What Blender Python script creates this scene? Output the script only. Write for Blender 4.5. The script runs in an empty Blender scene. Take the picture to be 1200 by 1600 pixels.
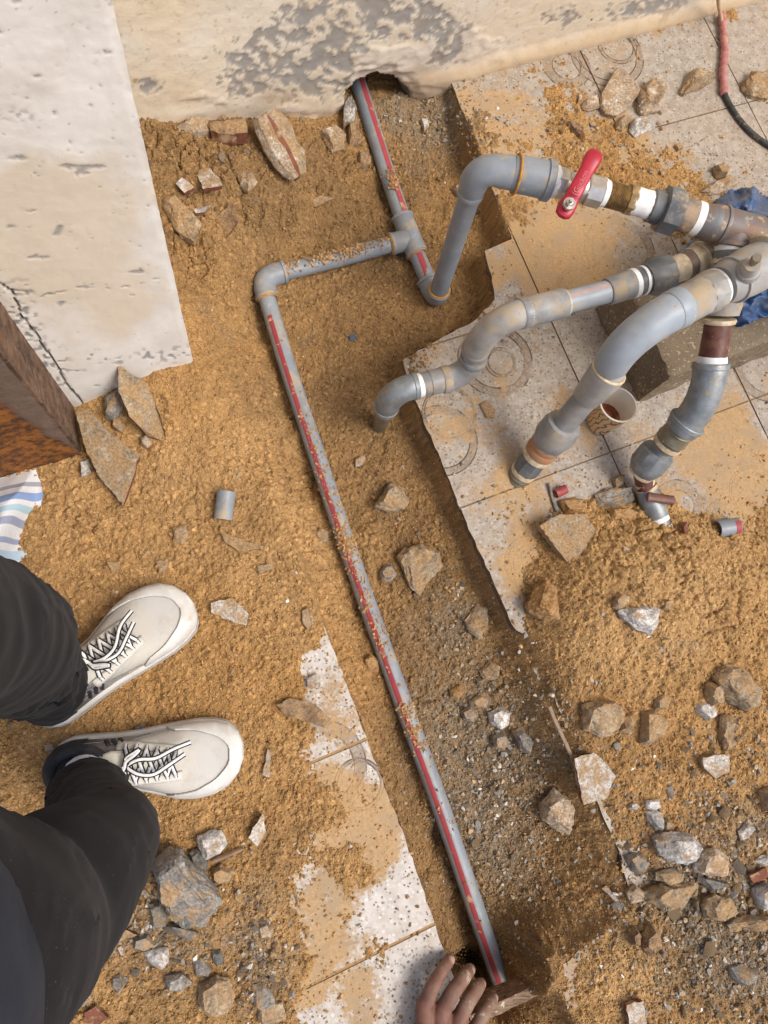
import bpy, bmesh, math, random
import numpy as np
from mathutils import Vector, Matrix

# ------------------------------------------------------------------ camera
SC = bpy.context.scene
COL = SC.collection
F, H = 1202.0, 1.3
_Z = np.array([185., 260., 1202.]); _Z /= np.linalg.norm(_Z)
_Y = np.array([0, 1, 0.]) - _Z[1] * _Z; _Y /= np.linalg.norm(_Y)
_X = np.cross(_Y, _Z)
R = np.array([_X, _Y, _Z])

def P(px, py, z=0.0):
    d = R @ np.array([(px - 600) / F, -(py - 800) / F, -1.0])
    return np.array([0, 0, H]) + d * ((z - H) / d[2])

def pixv(x, y, z):
    w = np.stack([x, y, z - H], -1)
    c = w @ R
    return 600 + F * c[..., 0] / -c[..., 2], 800 - F * c[..., 1] / -c[..., 2]

def depth(p):
    return -float((np.array(p) - [0, 0, H]) @ R[:, 2])

cam = bpy.data.cameras.new('camera')
cam.sensor_fit = 'VERTICAL'; cam.sensor_height = 36.0
cam.lens = F / 1600 * 36.0
cam.clip_start = 0.01; cam.clip_end = 200
co = bpy.data.objects.new('camera', cam); COL.objects.link(co)
M4 = Matrix([[*R[0], 0], [*R[1], 0], [*R[2], H], [0, 0, 0, 1]])
co.matrix_world = M4
SC.camera = co

# ------------------------------------------------------------------ light
SUN_EL, SUN_AZ = math.radians(58), math.radians(118)   # azimuth from +Y towards +X
wd = bpy.data.worlds.new('World'); SC.world = wd; wd.use_nodes = True
nt = wd.node_tree; nt.nodes.clear()
sky = nt.nodes.new('ShaderNodeTexSky'); sky.sky_type = 'NISHITA'; sky.sun_disc = False
sky.sun_elevation = SUN_EL; sky.sun_rotation = SUN_AZ
sky.air_density = 0.8; sky.dust_density = 3.5; sky.ozone_density = 0.6
bg = nt.nodes.new('ShaderNodeBackground'); bg.inputs['Strength'].default_value = 0.14
wo = nt.nodes.new('ShaderNodeOutputWorld')
nt.links.new(sky.outputs[0], bg.inputs[0]); nt.links.new(bg.outputs[0], wo.inputs[0])
sl = bpy.data.lights.new('sun', 'SUN'); sl.energy = 1.35; sl.angle = math.radians(25); sl.color = (1, .965, .91)
so = bpy.data.objects.new('sun', sl); COL.objects.link(so)
sd = Vector((math.cos(SUN_EL) * math.sin(SUN_AZ), math.cos(SUN_EL) * math.cos(SUN_AZ), math.sin(SUN_EL)))
so.rotation_euler = sd.to_track_quat('Z', 'Y').to_euler()
so.location = (0, 0, 4)
SC.view_settings.view_transform = 'Standard'; SC.view_settings.look = 'None'
SC.view_settings.gamma = 1; SC.view_settings.use_curve_mapping = False
SC.view_settings.exposure = 0.62

rnd = random.Random(7)
NR = np.random.default_rng(7)

# ------------------------------------------------------------------ numpy noise
def _h(i, j, s):
    i = i.astype(np.int64); j = j.astype(np.int64)
    n = (i * 374761393 + j * 668265263 + s * 974634777) & 0xffffffff
    n = ((n ^ (n >> 13)) * 1274126177) & 0xffffffff
    n = ((n ^ (n >> 16)) * 2246822519) & 0xffffffff
    return ((n ^ (n >> 15)) & 0xffffff) / float(0xffffff)

def vn(x, y, cell, s=0):
    x = x / cell; y = y / cell
    i = np.floor(x); j = np.floor(y); fx = x - i; fy = y - j
    fx = fx * fx * (3 - 2 * fx); fy = fy * fy * (3 - 2 * fy)
    return (_h(i, j, s) * (1 - fx) + _h(i + 1, j, s) * fx) * (1 - fy) + (_h(i, j + 1, s) * (1 - fx) + _h(i + 1, j + 1, s) * fx) * fy

def fbm(x, y, cell, s=0, octs=4):
    a, t, r = 1.0, 0.0, 0
    for o in range(octs):
        r = r + a * (vn(x + 13.7 * o, y - 7.1 * o, cell, s + o * 17) - .5); t += a
        cell *= .5; a *= .55
    return r / t * 2

def crumbs(x, y, cell, s, dens, r0, r1):
    """rounded lumps scattered one to a cell: height (m) and a random id per lump"""
    gx = np.floor(x / cell); gy = np.floor(y / cell)
    best = np.zeros_like(x); bid = np.zeros_like(x)
    for di in (-1, 0, 1):
        for dj in (-1, 0, 1):
            i = gx + di; j = gy + dj
            cx = (i + _h(i, j, s)) * cell; cy = (j + _h(i, j, s + 1)) * cell
            k = _h(i, j, s + 2); rr = (r0 + (r1 - r0) * _h(i, j, s + 3) ** 2)
            an = _h(i, j, s + 4) * 3.14; el = .75 + .5 * _h(i, j, s + 5)
            dx = x - cx; dy = y - cy
            ux = (dx * np.cos(an) + dy * np.sin(an)) / el; uy = (-dx * np.sin(an) + dy * np.cos(an)) * el
            d2 = (np.abs(ux) ** 2.4 + np.abs(uy) ** 2.4) / rr ** 2.4
            hgt = np.where((k < dens) & (d2 < 1), rr * np.sqrt(np.clip(1 - d2, 0, 1)), 0)
            m = hgt > best
            best = np.where(m, hgt, best); bid = np.where(m, _h(i, j, s + 6), bid)
    return best, bid

def worley(x, y, cell, s):
    gx_ = np.floor(x / cell); gy_ = np.floor(y / cell); f1 = np.full(x.shape, 9.); f2 = np.full(x.shape, 9.)
    for di in (-1, 0, 1):
        for dj in (-1, 0, 1):
            i = gx_ + di; j = gy_ + dj
            d = np.hypot(x / cell - i - _h(i, j, s), y / cell - j - _h(i, j, s + 1))
            f2 = np.where(d < f1, f1, np.minimum(f2, d)); f1 = np.minimum(f1, d)
    return f2 - f1

def sdf(x, y, poly):
    """signed distance to polygon, negative inside"""
    poly = np.asarray(poly)[:, :2]
    d = np.full(x.shape, 1e9); ins = np.zeros(x.shape, bool)
    n = len(poly)
    for i in range(n):
        ax, ay = poly[i]; bx, by = poly[(i + 1) % n]
        ex, ey = bx - ax, by - ay
        t = np.clip(((x - ax) * ex + (y - ay) * ey) / (ex * ex + ey * ey + 1e-12), 0, 1)
        d = np.minimum(d, (x - ax - t * ex) ** 2 + (y - ay - t * ey) ** 2)
        c = ((ay > y) != (by > y)) & (x < (bx - ax) * (y - ay) / (by - ay + 1e-12) + ax)
        ins ^= c
    d = np.sqrt(d)
    return np.where(ins, -d, d)

def sstep(a, b, x):
    t = np.clip((x - a) / (b - a), 0, 1)
    return t * t * (3 - 2 * t)

def WP(pts, z=0.0):
    return np.array([P(u, v, z)[:2] for u, v in pts])

# ------------------------------------------------------------------ object helpers
def mesh_np(name, v, f, uv=None):
    me = bpy.data.meshes.new(name)
    v = np.asarray(v, float); f = np.asarray(f, np.int32)
    me.vertices.add(len(v)); me.vertices.foreach_set('co', v.ravel())
    k = f.shape[1]
    me.loops.add(f.size); me.loops.foreach_set('vertex_index', f.ravel())
    me.polygons.add(len(f)); me.polygons.foreach_set('loop_start', np.arange(0, f.size, k, dtype=np.int32))
    me.update(calc_edges=True); me.validate()
    return me

def link(name, me, mat=None, parent=None, smooth=False, angle=None):
    o = bpy.data.objects.new(name, me); COL.objects.link(o)
    if mat is not None:
        me.materials.clear(); me.materials.append(mat)
    if smooth or angle is not None:
        me.polygons.foreach_set('use_smooth', np.ones(len(me.polygons), bool))
        if angle is not None:
            me.set_sharp_from_angle(angle=math.radians(angle))
    if parent is not None:
        o.parent = parent
        off = Vector((0, 0, 0)); p = parent
        while p is not None:
            off += p.location; p = p.parent
        o.location = -off
    return o

def thing(name, label, cat, loc, group=None):
    o = bpy.data.objects.new(name, None); COL.objects.link(o)
    o.empty_display_size = .03
    o.location = Vector([float(c) for c in loc]); tag(o, label, cat, group)
    return o

def tag(o, label=None, cat=None, group=None, kind=None):
    if label: o['label'] = label
    if cat: o['category'] = cat
    if group: o['group'] = group
    if kind: o['kind'] = kind
    return o

class MB:
    def __init__(s): s.v = []; s.f = []
    def add(s, v, f):
        n = len(s.v); s.v += [tuple(map(float, p)) for p in v]; s.f += [tuple(i + n for i in q) for q in f]; return s
    def mesh(s, name):
        me = bpy.data.meshes.new(name); me.from_pydata(s.v, [], s.f); me.update(); me.validate(); return me
    def build(s, name, mat, parent=None, smooth=False, angle=35):
        return link(name, s.mesh(name), mat, parent, angle=angle)

def vec(p): return np.array(p, float)
def nrm(v): v = vec(v); return v / (np.linalg.norm(v) + 1e-12)

def frames(pts):
    pts = [vec(p) for p in pts]; T = []
    for i in range(len(pts)):
        a = pts[max(i - 1, 0)]; b = pts[min(i + 1, len(pts) - 1)]; T.append(nrm(b - a))
    up = np.array([0, 0, 1.]) if abs(T[0][2]) < .9 else np.array([1., 0, 0])
    N = nrm(np.cross(T[0], up)); out = []
    for t in T:
        N = nrm(N - (N @ t) * t); out.append((t, N, np.cross(t, N)))
    return out

def tube(pts, rad, seg=20, caps=True, poly=False, prof=None):
    """sweep of circles; rad is a number or one per point (or (ra,rb))"""
    fr = frames(pts); v = []; f = []; n = len(pts)
    for i, p in enumerate(pts):
        r = rad[i] if hasattr(rad, '__len__') else rad
        ra, rb = r if hasattr(r, '__len__') else (r, r)
        t, N, B = fr[i]
        for k in range(seg):
            a = 2 * math.pi * k / seg
            v.append(vec(p) + N * ra * math.cos(a) + B * rb * math.sin(a))
    for i in range(n - 1):
        for k in range(seg):
            k2 = (k + 1) % seg
            f.append((i * seg + k, i * seg + k2, (i + 1) * seg + k2, (i + 1) * seg + k))
    if caps:
        f.append(tuple(range(seg - 1, -1, -1))); f.append(tuple(range((n - 1) * seg, n * seg)))
    return v, f

def bend(p0, pc, p1, n=9, k=.75):
    """straight - rounded corner - straight"""
    p0, pc, p1 = vec(p0), vec(pc), vec(p1)
    a = pc + (p0 - pc) * k; b = pc + (p1 - pc) * k
    pts = [p0]
    for i in range(n + 1):
        t = i / n; pts.append((1 - t) ** 2 * a + 2 * t * (1 - t) * pc + t * t * b)
    pts.append(p1)
    return pts

def lathe(p0, p1, prof, seg=24):
    """profile [(t along p0-p1, radius m)]; makes closed body"""
    p0, p1 = vec(p0), vec(p1)
    t, N, B = frames([p0, p1])[0]; v = []; f = []
    for (s, r) in prof:
        c = p0 + (p1 - p0) * s
        for k in range(seg):
            a = 2 * math.pi * (k + .5) / seg
            v.append(c + N * r * math.cos(a) + B * r * math.sin(a))
    n = len(prof)
    for i in range(n - 1):
        for k in range(seg):
            k2 = (k + 1) % seg
            f.append((i * seg + k, i * seg + k2, (i + 1) * seg + k2, (i + 1) * seg + k))
    f.append(tuple(range(seg - 1, -1, -1))); f.append(tuple(range((n - 1) * seg, n * seg)))
    return v, f

def box_pts(c8):
    return c8, [(0, 3, 2, 1), (4, 5, 6, 7), (0, 1, 5, 4), (1, 2, 6, 5), (2, 3, 7, 6), (3, 0, 4, 7)]

# ------------------------------------------------------------------ node helper
class Mat:
    def __init__(s, name, rough=.8, spec=.3):
        s.m = bpy.data.materials.new(name); s.m.use_nodes = True
        s.t = s.m.node_tree; s.b = s.t.nodes['Principled BSDF']
        s.b.inputs['Roughness'].default_value = rough
        s.b.inputs['Specular IOR Level'].default_value = spec
        s._c = None; s.co
    def n(s, t): return s.t.nodes.new(t)
    def lk(s, a, b):
        if hasattr(a, 'is_output') or isinstance(a, bpy.types.NodeSocket): s.t.links.new(a, b)
        else:
            if hasattr(a, '__len__') and len(a) == 3 and b.type == 'RGBA': a = (*a, 1)
            b.default_value = a
    @property
    def co(s):
        if s._c is None:
            tc = s.n('ShaderNodeTexCoord'); oi = s.n('ShaderNodeObjectInfo')
            ad = s.n('ShaderNodeVectorMath'); ad.operation = 'MULTIPLY_ADD'
            s.t.links.new(oi.outputs['Random'], ad.inputs[0]); ad.inputs[1].default_value = (3.1, 5.3, 7.7)
            s.t.links.new(tc.outputs['Object'], ad.inputs[2]); s._c = ad.outputs[0]; s.raw = tc.outputs['Object']; s.rand = oi.outputs['Random']
        return s._c
    def noise(s, scale, detail=4, rough=.55, vec=None, dist=0):
        n = s.n('ShaderNodeTexNoise'); s.lk(vec if vec is not None else s.co, n.inputs['Vector'])
        n.inputs['Scale'].default_value = scale; n.inputs['Detail'].default_value = detail
        n.inputs['Roughness'].default_value = rough; n.inputs['Distortion'].default_value = dist
        return n.outputs['Fac']
    def voro(s, scale, feat='F1', vec=None, out='Distance', rnd=1):
        n = s.n('ShaderNodeTexVoronoi'); n.feature = feat; s.lk(vec if vec is not None else s.co, n.inputs['Vector'])
        n.inputs['Scale'].default_value = scale; n.inputs['Randomness'].default_value = rnd
        return n.outputs[out]
    def scale(s, v, vec=None):
        n = s.n('ShaderNodeVectorMath'); n.operation = 'MULTIPLY'
        s.lk(vec if vec is not None else s.co, n.inputs[0]); n.inputs[1].default_value = v; return n.outputs[0]
    def ramp(s, fac, a, b, c0=0.0, c1=1.0):
        n = s.n('ShaderNodeMapRange'); n.interpolation_type = 'SMOOTHSTEP'
        s.lk(fac, n.inputs[0]); n.inputs[1].default_value = a; n.inputs[2].default_value = b
        n.inputs[3].default_value = c0; n.inputs[4].default_value = c1
        return n.outputs[0]
    def math(s, op, a, b=0.0, c=0.0):
        n = s.n('ShaderNodeMath'); n.operation = op; s.lk(a, n.inputs[0]); s.lk(b, n.inputs[1]); s.lk(c, n.inputs[2]); return n.outputs[0]
    def mix(s, fac, a, b, mode='MIX'):
        n = s.n('ShaderNodeMix'); n.data_type = 'RGBA'; n.blend_type = mode
        s.lk(fac, n.inputs[0]); s.lk(a, n.inputs[6]); s.lk(b, n.inputs[7]); return n.outputs[2]
    def attr(s, name, out='Fac'):
        n = s.n('ShaderNodeAttribute'); n.attribute_name = name; return n.outputs[out]
    def sep(s, v):
        n = s.n('ShaderNodeSeparateXYZ'); s.lk(v, n.inputs[0]); return n.outputs
    def geo(s, out): return s.n('ShaderNodeNewGeometry').outputs[out]
    def bump(s, h, st=.5, dist=.002, normal=None):
        n = s.n('ShaderNodeBump'); n.inputs['Strength'].default_value = st; n.inputs['Distance'].default_value = dist
        s.lk(h, n.inputs['Height'])
        if normal is not None: s.lk(normal, n.inputs['Normal'])
        return n.outputs[0]
    def fin(s, col=None, rough=None, normal=None, metal=None):
        if col is not None: s.lk(col, s.b.inputs['Base Color'])
        if rough is not None: s.lk(rough, s.b.inputs['Roughness'])
        if normal is not None: s.lk(normal, s.b.inputs['Normal'])
        if metal is not None: s.b.inputs['Metallic'].default_value = metal
        return s.m

OCHRE = (.43, .246, .094)
DUSTY = (.5, .36, .2)

def upface(m, a=.2, b=.8):
    return m.ramp(m.sep(m.geo('Normal'))[2], a, b)

def simple(name, col, col2=None, scale=60, rough=.6, dust=0.0, bump=.15, dist=.001, metal=0.0, spec=.35, dustcol=DUSTY, speck=None):
    m = Mat(name, rough, spec)
    c = m.mix(m.ramp(m.noise(scale, 5), .35, .65), col, col2 if col2 else tuple(x * .8 for x in col))
    if speck: c = m.mix(m.ramp(m.noise(speck[0], 3), speck[1], speck[1] + .06), c, speck[2])
    r = rough
    if dust > 0:
        d = m.math('MULTIPLY', m.ramp(m.noise(scale * .5, 6, .65), .62 - .3 * dust, .72 - .2 * dust), .8)
        c = m.mix(d, c, dustcol); r = m.mix(d, (rough,) * 3, (.95,) * 3)
    nm = m.bump(m.noise(scale * 6, 4), bump, dist)
    return m.fin(c, r, nm, metal)

# ------------------------------------------------------------------ soil height field
def TPS(ctrl, lam=2e-4):
    pts = np.array([P(u, v, h / 1000.)[:2] for u, v, h in ctrl]); val = np.array([c[2] for c in ctrl]) / 1000.
    d = np.linalg.norm(pts[:, None] - pts[None], axis=-1)
    K = np.where(d > 0, d * d * np.log(d + 1e-12), 0) + np.eye(len(pts)) * lam
    A = np.zeros((len(pts) + 3,) * 2); A[:-3, :-3] = K; A[:-3, -3] = 1; A[:-3, -2:] = pts; A[-3:, :-3] = A[:-3, -3:].T
    w = np.linalg.solve(A, np.concatenate([val, [0, 0, 0]]))
    def ev(x, y):
        r = w[-3] + w[-2] * x + w[-1] * y
        for (px, py), wi in zip(pts, w[:-3]):
            q = (x - px) ** 2 + (y - py) ** 2 + 1e-12
            r = r + wi * .5 * q * np.log(q)
        return r
    return ev

FT = TPS([(215, 160, 90), (330, 172, 52), (430, 190, 20), (530, 205, -35), (600, 175, -40), (690, 150, -42), (560, 130, -45), (640, 110, -45),
          (255, 300, 75), (270, 400, 55), (300, 470, 42), (350, 300, 45), (320, 540, 28), (425, 270, 18), (470, 300, -5), (520, 270, -35), (560, 250, -45),
          (600, 250, -66), (680, 220, -64), (740, 300, -72), (770, 350, -72), (560, 340, -60), (500, 380, -58), (440, 385, -45), (390, 420, -35), (340, 450, 10),
          (500, 480, -76), (600, 480, -80), (700, 440, -78), (755, 430, -72), (540, 600, -78), (600, 720, -78), (640, 650, -74), (640, 800, -72), (700, 900, -72), (480, 520, -75),
          (470, 610, -74), (520, 700, -75), (400, 540, -52), (395, 480, -50), (360, 560, -5), (410, 620, -45), (370, 650, -8), (440, 700, -50), (400, 720, -18), (300, 650, 22), (280, 610, 35), (250, 580, 45),
          (340, 750, 8), (250, 800, 10), (180, 620, 30), (110, 680, 10), (120, 800, 18), (60, 760, 20), (430, 790, -15), (470, 790, -55), (150, 900, 8), (0, 900, 10), (-80, 700, 20),
          (560, 850, -74), (620, 960, -78), (720, 1000, -72), (780, 1080, -74), (680, 1080, -82), (700, 1200, -90), (790, 1200, -82), (850, 1200, -66), (760, 1330, -98), (850, 1330, -86), (890, 1290, -66),
          (900, 1360, -60), (800, 1440, -100), (850, 1440, -66), (700, 1400, -104), (690, 1330, -98), (720, 1480, -118), (745, 1520, -185), (770, 1545, -150), (710, 1540, -130), (800, 1490, -90),
          (840, 1480, -40), (870, 1470, -25), (830, 1530, -34), (760, 1570, -60), (800, 1600, -60), (850, 1560, -45), (860, 1620, -55), (760, 1640, -70),
          (560, 960, -70), (590, 1060, -68), (640, 1200, -80), (500, 880, -60)])

FR = TPS([(800, 200, -14), (760, 200, -3), (780, 260, 1), (760, 180, -8), (860, 175, 2), (880, 200, 3), (940, 220, 0), (820, 220, 0), (920, 215, 5), (1000, 260, 2), (1080, 290, 3), (1000, 210, -3), (950, 60, -14), (1050, 90, -14), (1180, 60, -14), (1150, 220, -14),
          (1000, 20, 2), (720, 130, -10), (850, 85, -3), (900, 370, -14), (960, 420, -14), (840, 400, -12), (810, 440, -12), (700, 550, -10), (660, 570, -2), (740, 520, -5), (900, 560, -14), (800, 600, -14), (700, 680, -14), (760, 720, -14),
          (880, 650, -14), (1000, 660, -14), (1100, 700, -14), (1180, 640, -14), (1100, 500, -14), (1180, 720, -6), (1060, 760, -12), (940, 740, -14), (850, 760, -8), (760, 830, -14), (820, 860, -8), (800, 930, -14), (800, 800, -5),
          (880, 850, 12), (900, 810, 8), (930, 800, 5), (980, 835, 30), (1040, 858, 54), (1100, 848, 42), (1160, 850, 18), (1210, 840, 12), (1150, 790, -4), (1090, 800, -2), (1000, 900, 70), (950, 920, 60), (900, 900, 48), (860, 930, 30), (830, 990, 5), (880, 1000, 34), (1050, 930, 72),
          (1000, 970, 62), (1000, 1030, 48), (930, 1040, 40), (1120, 930, 54), (1200, 950, 30), (1130, 1040, 34), (1200, 1080, 34), (880, 1080, 15), (850, 1070, 4), (950, 1110, 20), (1050, 1120, 24), (900, 1170, 5), (880, 1190, -2), (960, 1200, 12), (1050, 1200, 14), (1150, 1200, 22),
          (930, 1290, -6), (960, 1350, -8), (1000, 1300, 8), (1100, 1300, 20), (1200, 1300, 26), (1000, 1400, 4), (1100, 1400, 16), (1200, 1420, 26), (960, 1420, 0), (920, 1480, 1), (900, 1520, 2), (900, 1570, 2), (960, 1480, 6), (1000, 1540, 8), (1100, 1500, 16), (1200, 1550, 20), (950, 1620, 5), (1100, 1640, 12),
          (1280, 700, -10), (1280, 1000, 28), (1280, 1300, 24), (1280, 1600, 20), (1280, 300, -14)])

FL = TPS([(-80, 780, 16), (100, 800, 16), (250, 800, 10), (340, 780, 7), (400, 780, 2), (430, 800, 5), (445, 830, 5), (420, 880, 9), (470, 920, 8), (488, 945, 6), (400,840,10), (494, 975, 3), (450, 1000, 9), (520, 1040, -3), (545, 1090, -3), (480, 1050, 6), (420, 1080, 12), (520, 1130, -5), (495, 1170, -2), (560, 1200, -4), (550, 1150, -2), (520, 1210, -3), (480, 1230, 3), (460, 1180, 4), (430, 1200, 4),
          (508, 990, -3), (532, 1045, -5), (556, 1105, -5), (578, 1165, -5), (592, 1215, -3), (606, 1255, -3), (628, 1310, -5), (560, 1260, -1), (530, 1280, 1), (480, 1290, 7), (570, 1320, -2), (545, 1380, -3), (520, 1350, 1), (500, 1330, -2), (480, 1390, -6), (475, 1450, -6), (490, 1480, -4), (620, 1330, -7), (640, 1400, -8), (600, 1450, -8), (560, 1440, -7), (650, 1470, -8), (560, 1490, -7), (500, 1510, -6), (530, 1540, -7), (620, 1540, -8), (680, 1500, -8), (560, 1590, -7), (540, 1570, -6), (600, 1640, -8), (480, 1560, -3),
          (450, 1340, 8), (440, 1440, 6), (450, 1500, 5), (430, 1580, 5), (380, 1300, 14), (380, 1400, 14), (350, 1500, 12), (300, 1580, 12), (300, 1300, 15), (200, 1400, 16), (200, 1550, 12), (50, 1500, 16), (50, 1300, 14), (200, 1280, 12), (200, 1200, 12), (320, 1150, 13), (320, 1020, 13), (200, 1060, 12), (60, 1080, 10), (60, 1180, 10), (400, 1000, 12), (350, 900, 12), (150, 900, 12), (0, 950, 12), (-80, 1200, 12), (-80, 1500, 14), (420, 1250, 8), (160, 1650, 12)])

LIP_R = [(705, 128), (722, 172), (742, 218), (757, 262), (776, 312), (800, 374), (757, 392), (768, 432), (774, 468), (740, 503), (690, 527), (630, 562), (640, 600), (655, 640), (677, 690), (720, 797), (760, 885), (800, 975), (822, 1030), (850, 1095), (880, 1160), (905, 1215), (925, 1280), (945, 1330), (958, 1375), (975, 1420), (963, 1440), (915, 1478), (872, 1515), (882, 1560), (900, 1605), (930, 1720)]
REG_R = LIP_R + [(1700, 1750), (1900, -300), (1250, -120), (1170, -8), (950, 50)]
LIP_L = [(420, 765), (445, 820), (470, 880), (498, 958), (522, 1020), (545, 1080), (568, 1140), (592, 1207), (615, 1265), (640, 1330), (662, 1395), (679, 1446), (694, 1487), (712, 1540), (745, 1640), (775, 1720)]
REG_L = LIP_L + [(-500, 1750), (-500, 765)]
WR, WL = WP(REG_R), WP(REG_L)

def base_h(x, y):
    t = np.clip(FT(x, y), -.2, .1); r = np.clip(FR(x, y), -.03, .078); uf, vf = pixv(x, y, np.zeros_like(x)); r = r - .09 * sstep(1330, 1560, uf) - .09 * sstep(1680, 1860, vf); l = np.clip(FL(x, y), -.02, .02)
    jx = .008 * fbm(x, y, .03, 5); 
    dr = sdf(x, y, WR) + jx * .6; dl = sdf(x, y, WL) + jx
    uz, vz_ = pixv(x, y, np.zeros_like(x)); soft = sstep(960, 1010, vz_) * sstep(1440, 1400, vz_)
    wr = 1 - sstep(-.002 - .040 * soft, .012 + .034 * soft, dr + .010 * soft * fbm(x, y, .045, 15, 3))
    far = sstep(.30, .0, y)            # the left lip fades out towards the pillar
    wl = 1 - (.55 * sstep(.0, .012, dl) + .45 * sstep(.008, .065, dl))
    h = t * (1 - wl) + l * wl
    h = h * (1 - wr) + r * wr
    return h, wr, wl, dr, dl

def zone_maps(x, y):
    """soil kinds: amounts of grey gravel and of brown moist earth"""
    u, v = pixv(x, y, np.zeros_like(x))
    n = fbm(x, y, .09, 31, 4); n2 = fbm(x, y, .035, 41, 4)
    def blob(cu, cv, ru, rv): return np.exp(-(((u - cu) / ru) ** 2 + ((v - cv) / rv) ** 2))
    g = blob(690, 165, 75, 60) * 1.0 + blob(640, 140, 60, 40) + blob(740, 1180, 90, 150) * 1.1 + blob(800, 1330, 90, 150) * .75 + blob(730, 950, 60, 70) * .6 + blob(1100, 1420, 140, 130) * .85 + blob(230, 1440, 120, 90) * .75 + blob(410, 1500, 60, 120) * .5 + blob(1170, 1250, 90, 90) * .4 + blob(850, 1150, 60, 60) * .4 + blob(1040, 1010, 40, 18) * .6 + blob(1180, 1540, 70, 90) * .7
    g = np.clip(g + n * .55 + n2 * .25, 0, 1)
    b = blob(600, 540, 170, 240) * .85 + blob(640, 1200, 70, 280) * .9 + blob(800, 1300, 120, 230) * .95 + blob(720, 1000, 90, 160) * .5 + blob(370, 270, 190, 150) * .95 + blob(640, 260, 100, 120) * .5 + blob(770, 1480, 110, 110) * .9 + blob(1100, 1450, 150, 150) * .35 + blob(780, 420, 60, 160) * .3 + blob(650, 850, 70, 120) * .45
    b = b + blob(1110, 1480, 170, 130) * .5 + blob(250, 1480, 150, 120) * .3 + blob(890, 1250, 60, 130) * .4 - blob(960, 1530, 80, 50) * .5
    patch = sstep(.12, .45, fbm(x, y, .22, 43, 4)) * .38
    b = np.clip(b + patch + n2 * .35 + .15 * n, 0, 1)
    fine = blob(200, 840, 130, 70) * .5 + blob(420, 960, 60, 120) * .5 + blob(560, 560, 150, 130) * 1 + blob(240, 1030, 200, 120) * .8 + blob(1000, 900, 130, 60) * .5 + blob(1000, 1530, 100, 60) * .6
    return np.clip(g, 0, 1), np.clip(b, 0, 1), np.clip(fine, 0, 1)

PIPE_AX = np.array([P(u, v, z) for u, v, z in [(418, 470, -.050), (445, 560, -.056), (500, 725, -.058), (541, 850, -.060), (574, 945, -.062), (609, 1040, -.066), (648, 1150, -.074), (690, 1262, -.084), (723, 1360, -.096), (757, 1462, -.112), (780, 1525, -.126)]])
def pipe_left(x, y):
    """distance to the long pipe's axis, positive on its left side"""
    best = np.full(x.shape, 9.); side = np.zeros(x.shape)
    for a, b in zip(PIPE_AX[:-1], PIPE_AX[1:]):
        ex, ey = b[0] - a[0], b[1] - a[1]; t = np.clip(((x - a[0]) * ex + (y - a[1]) * ey) / (ex * ex + ey * ey), 0, 1)
        d = np.hypot(x - a[0] - t * ex, y - a[1] - t * ey); sg = ex * (y - a[1]) - ey * (x - a[0])
        m = d < best; best = np.where(m, d, best); side = np.where(m, -np.sign(sg), side)
    return best * side

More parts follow.
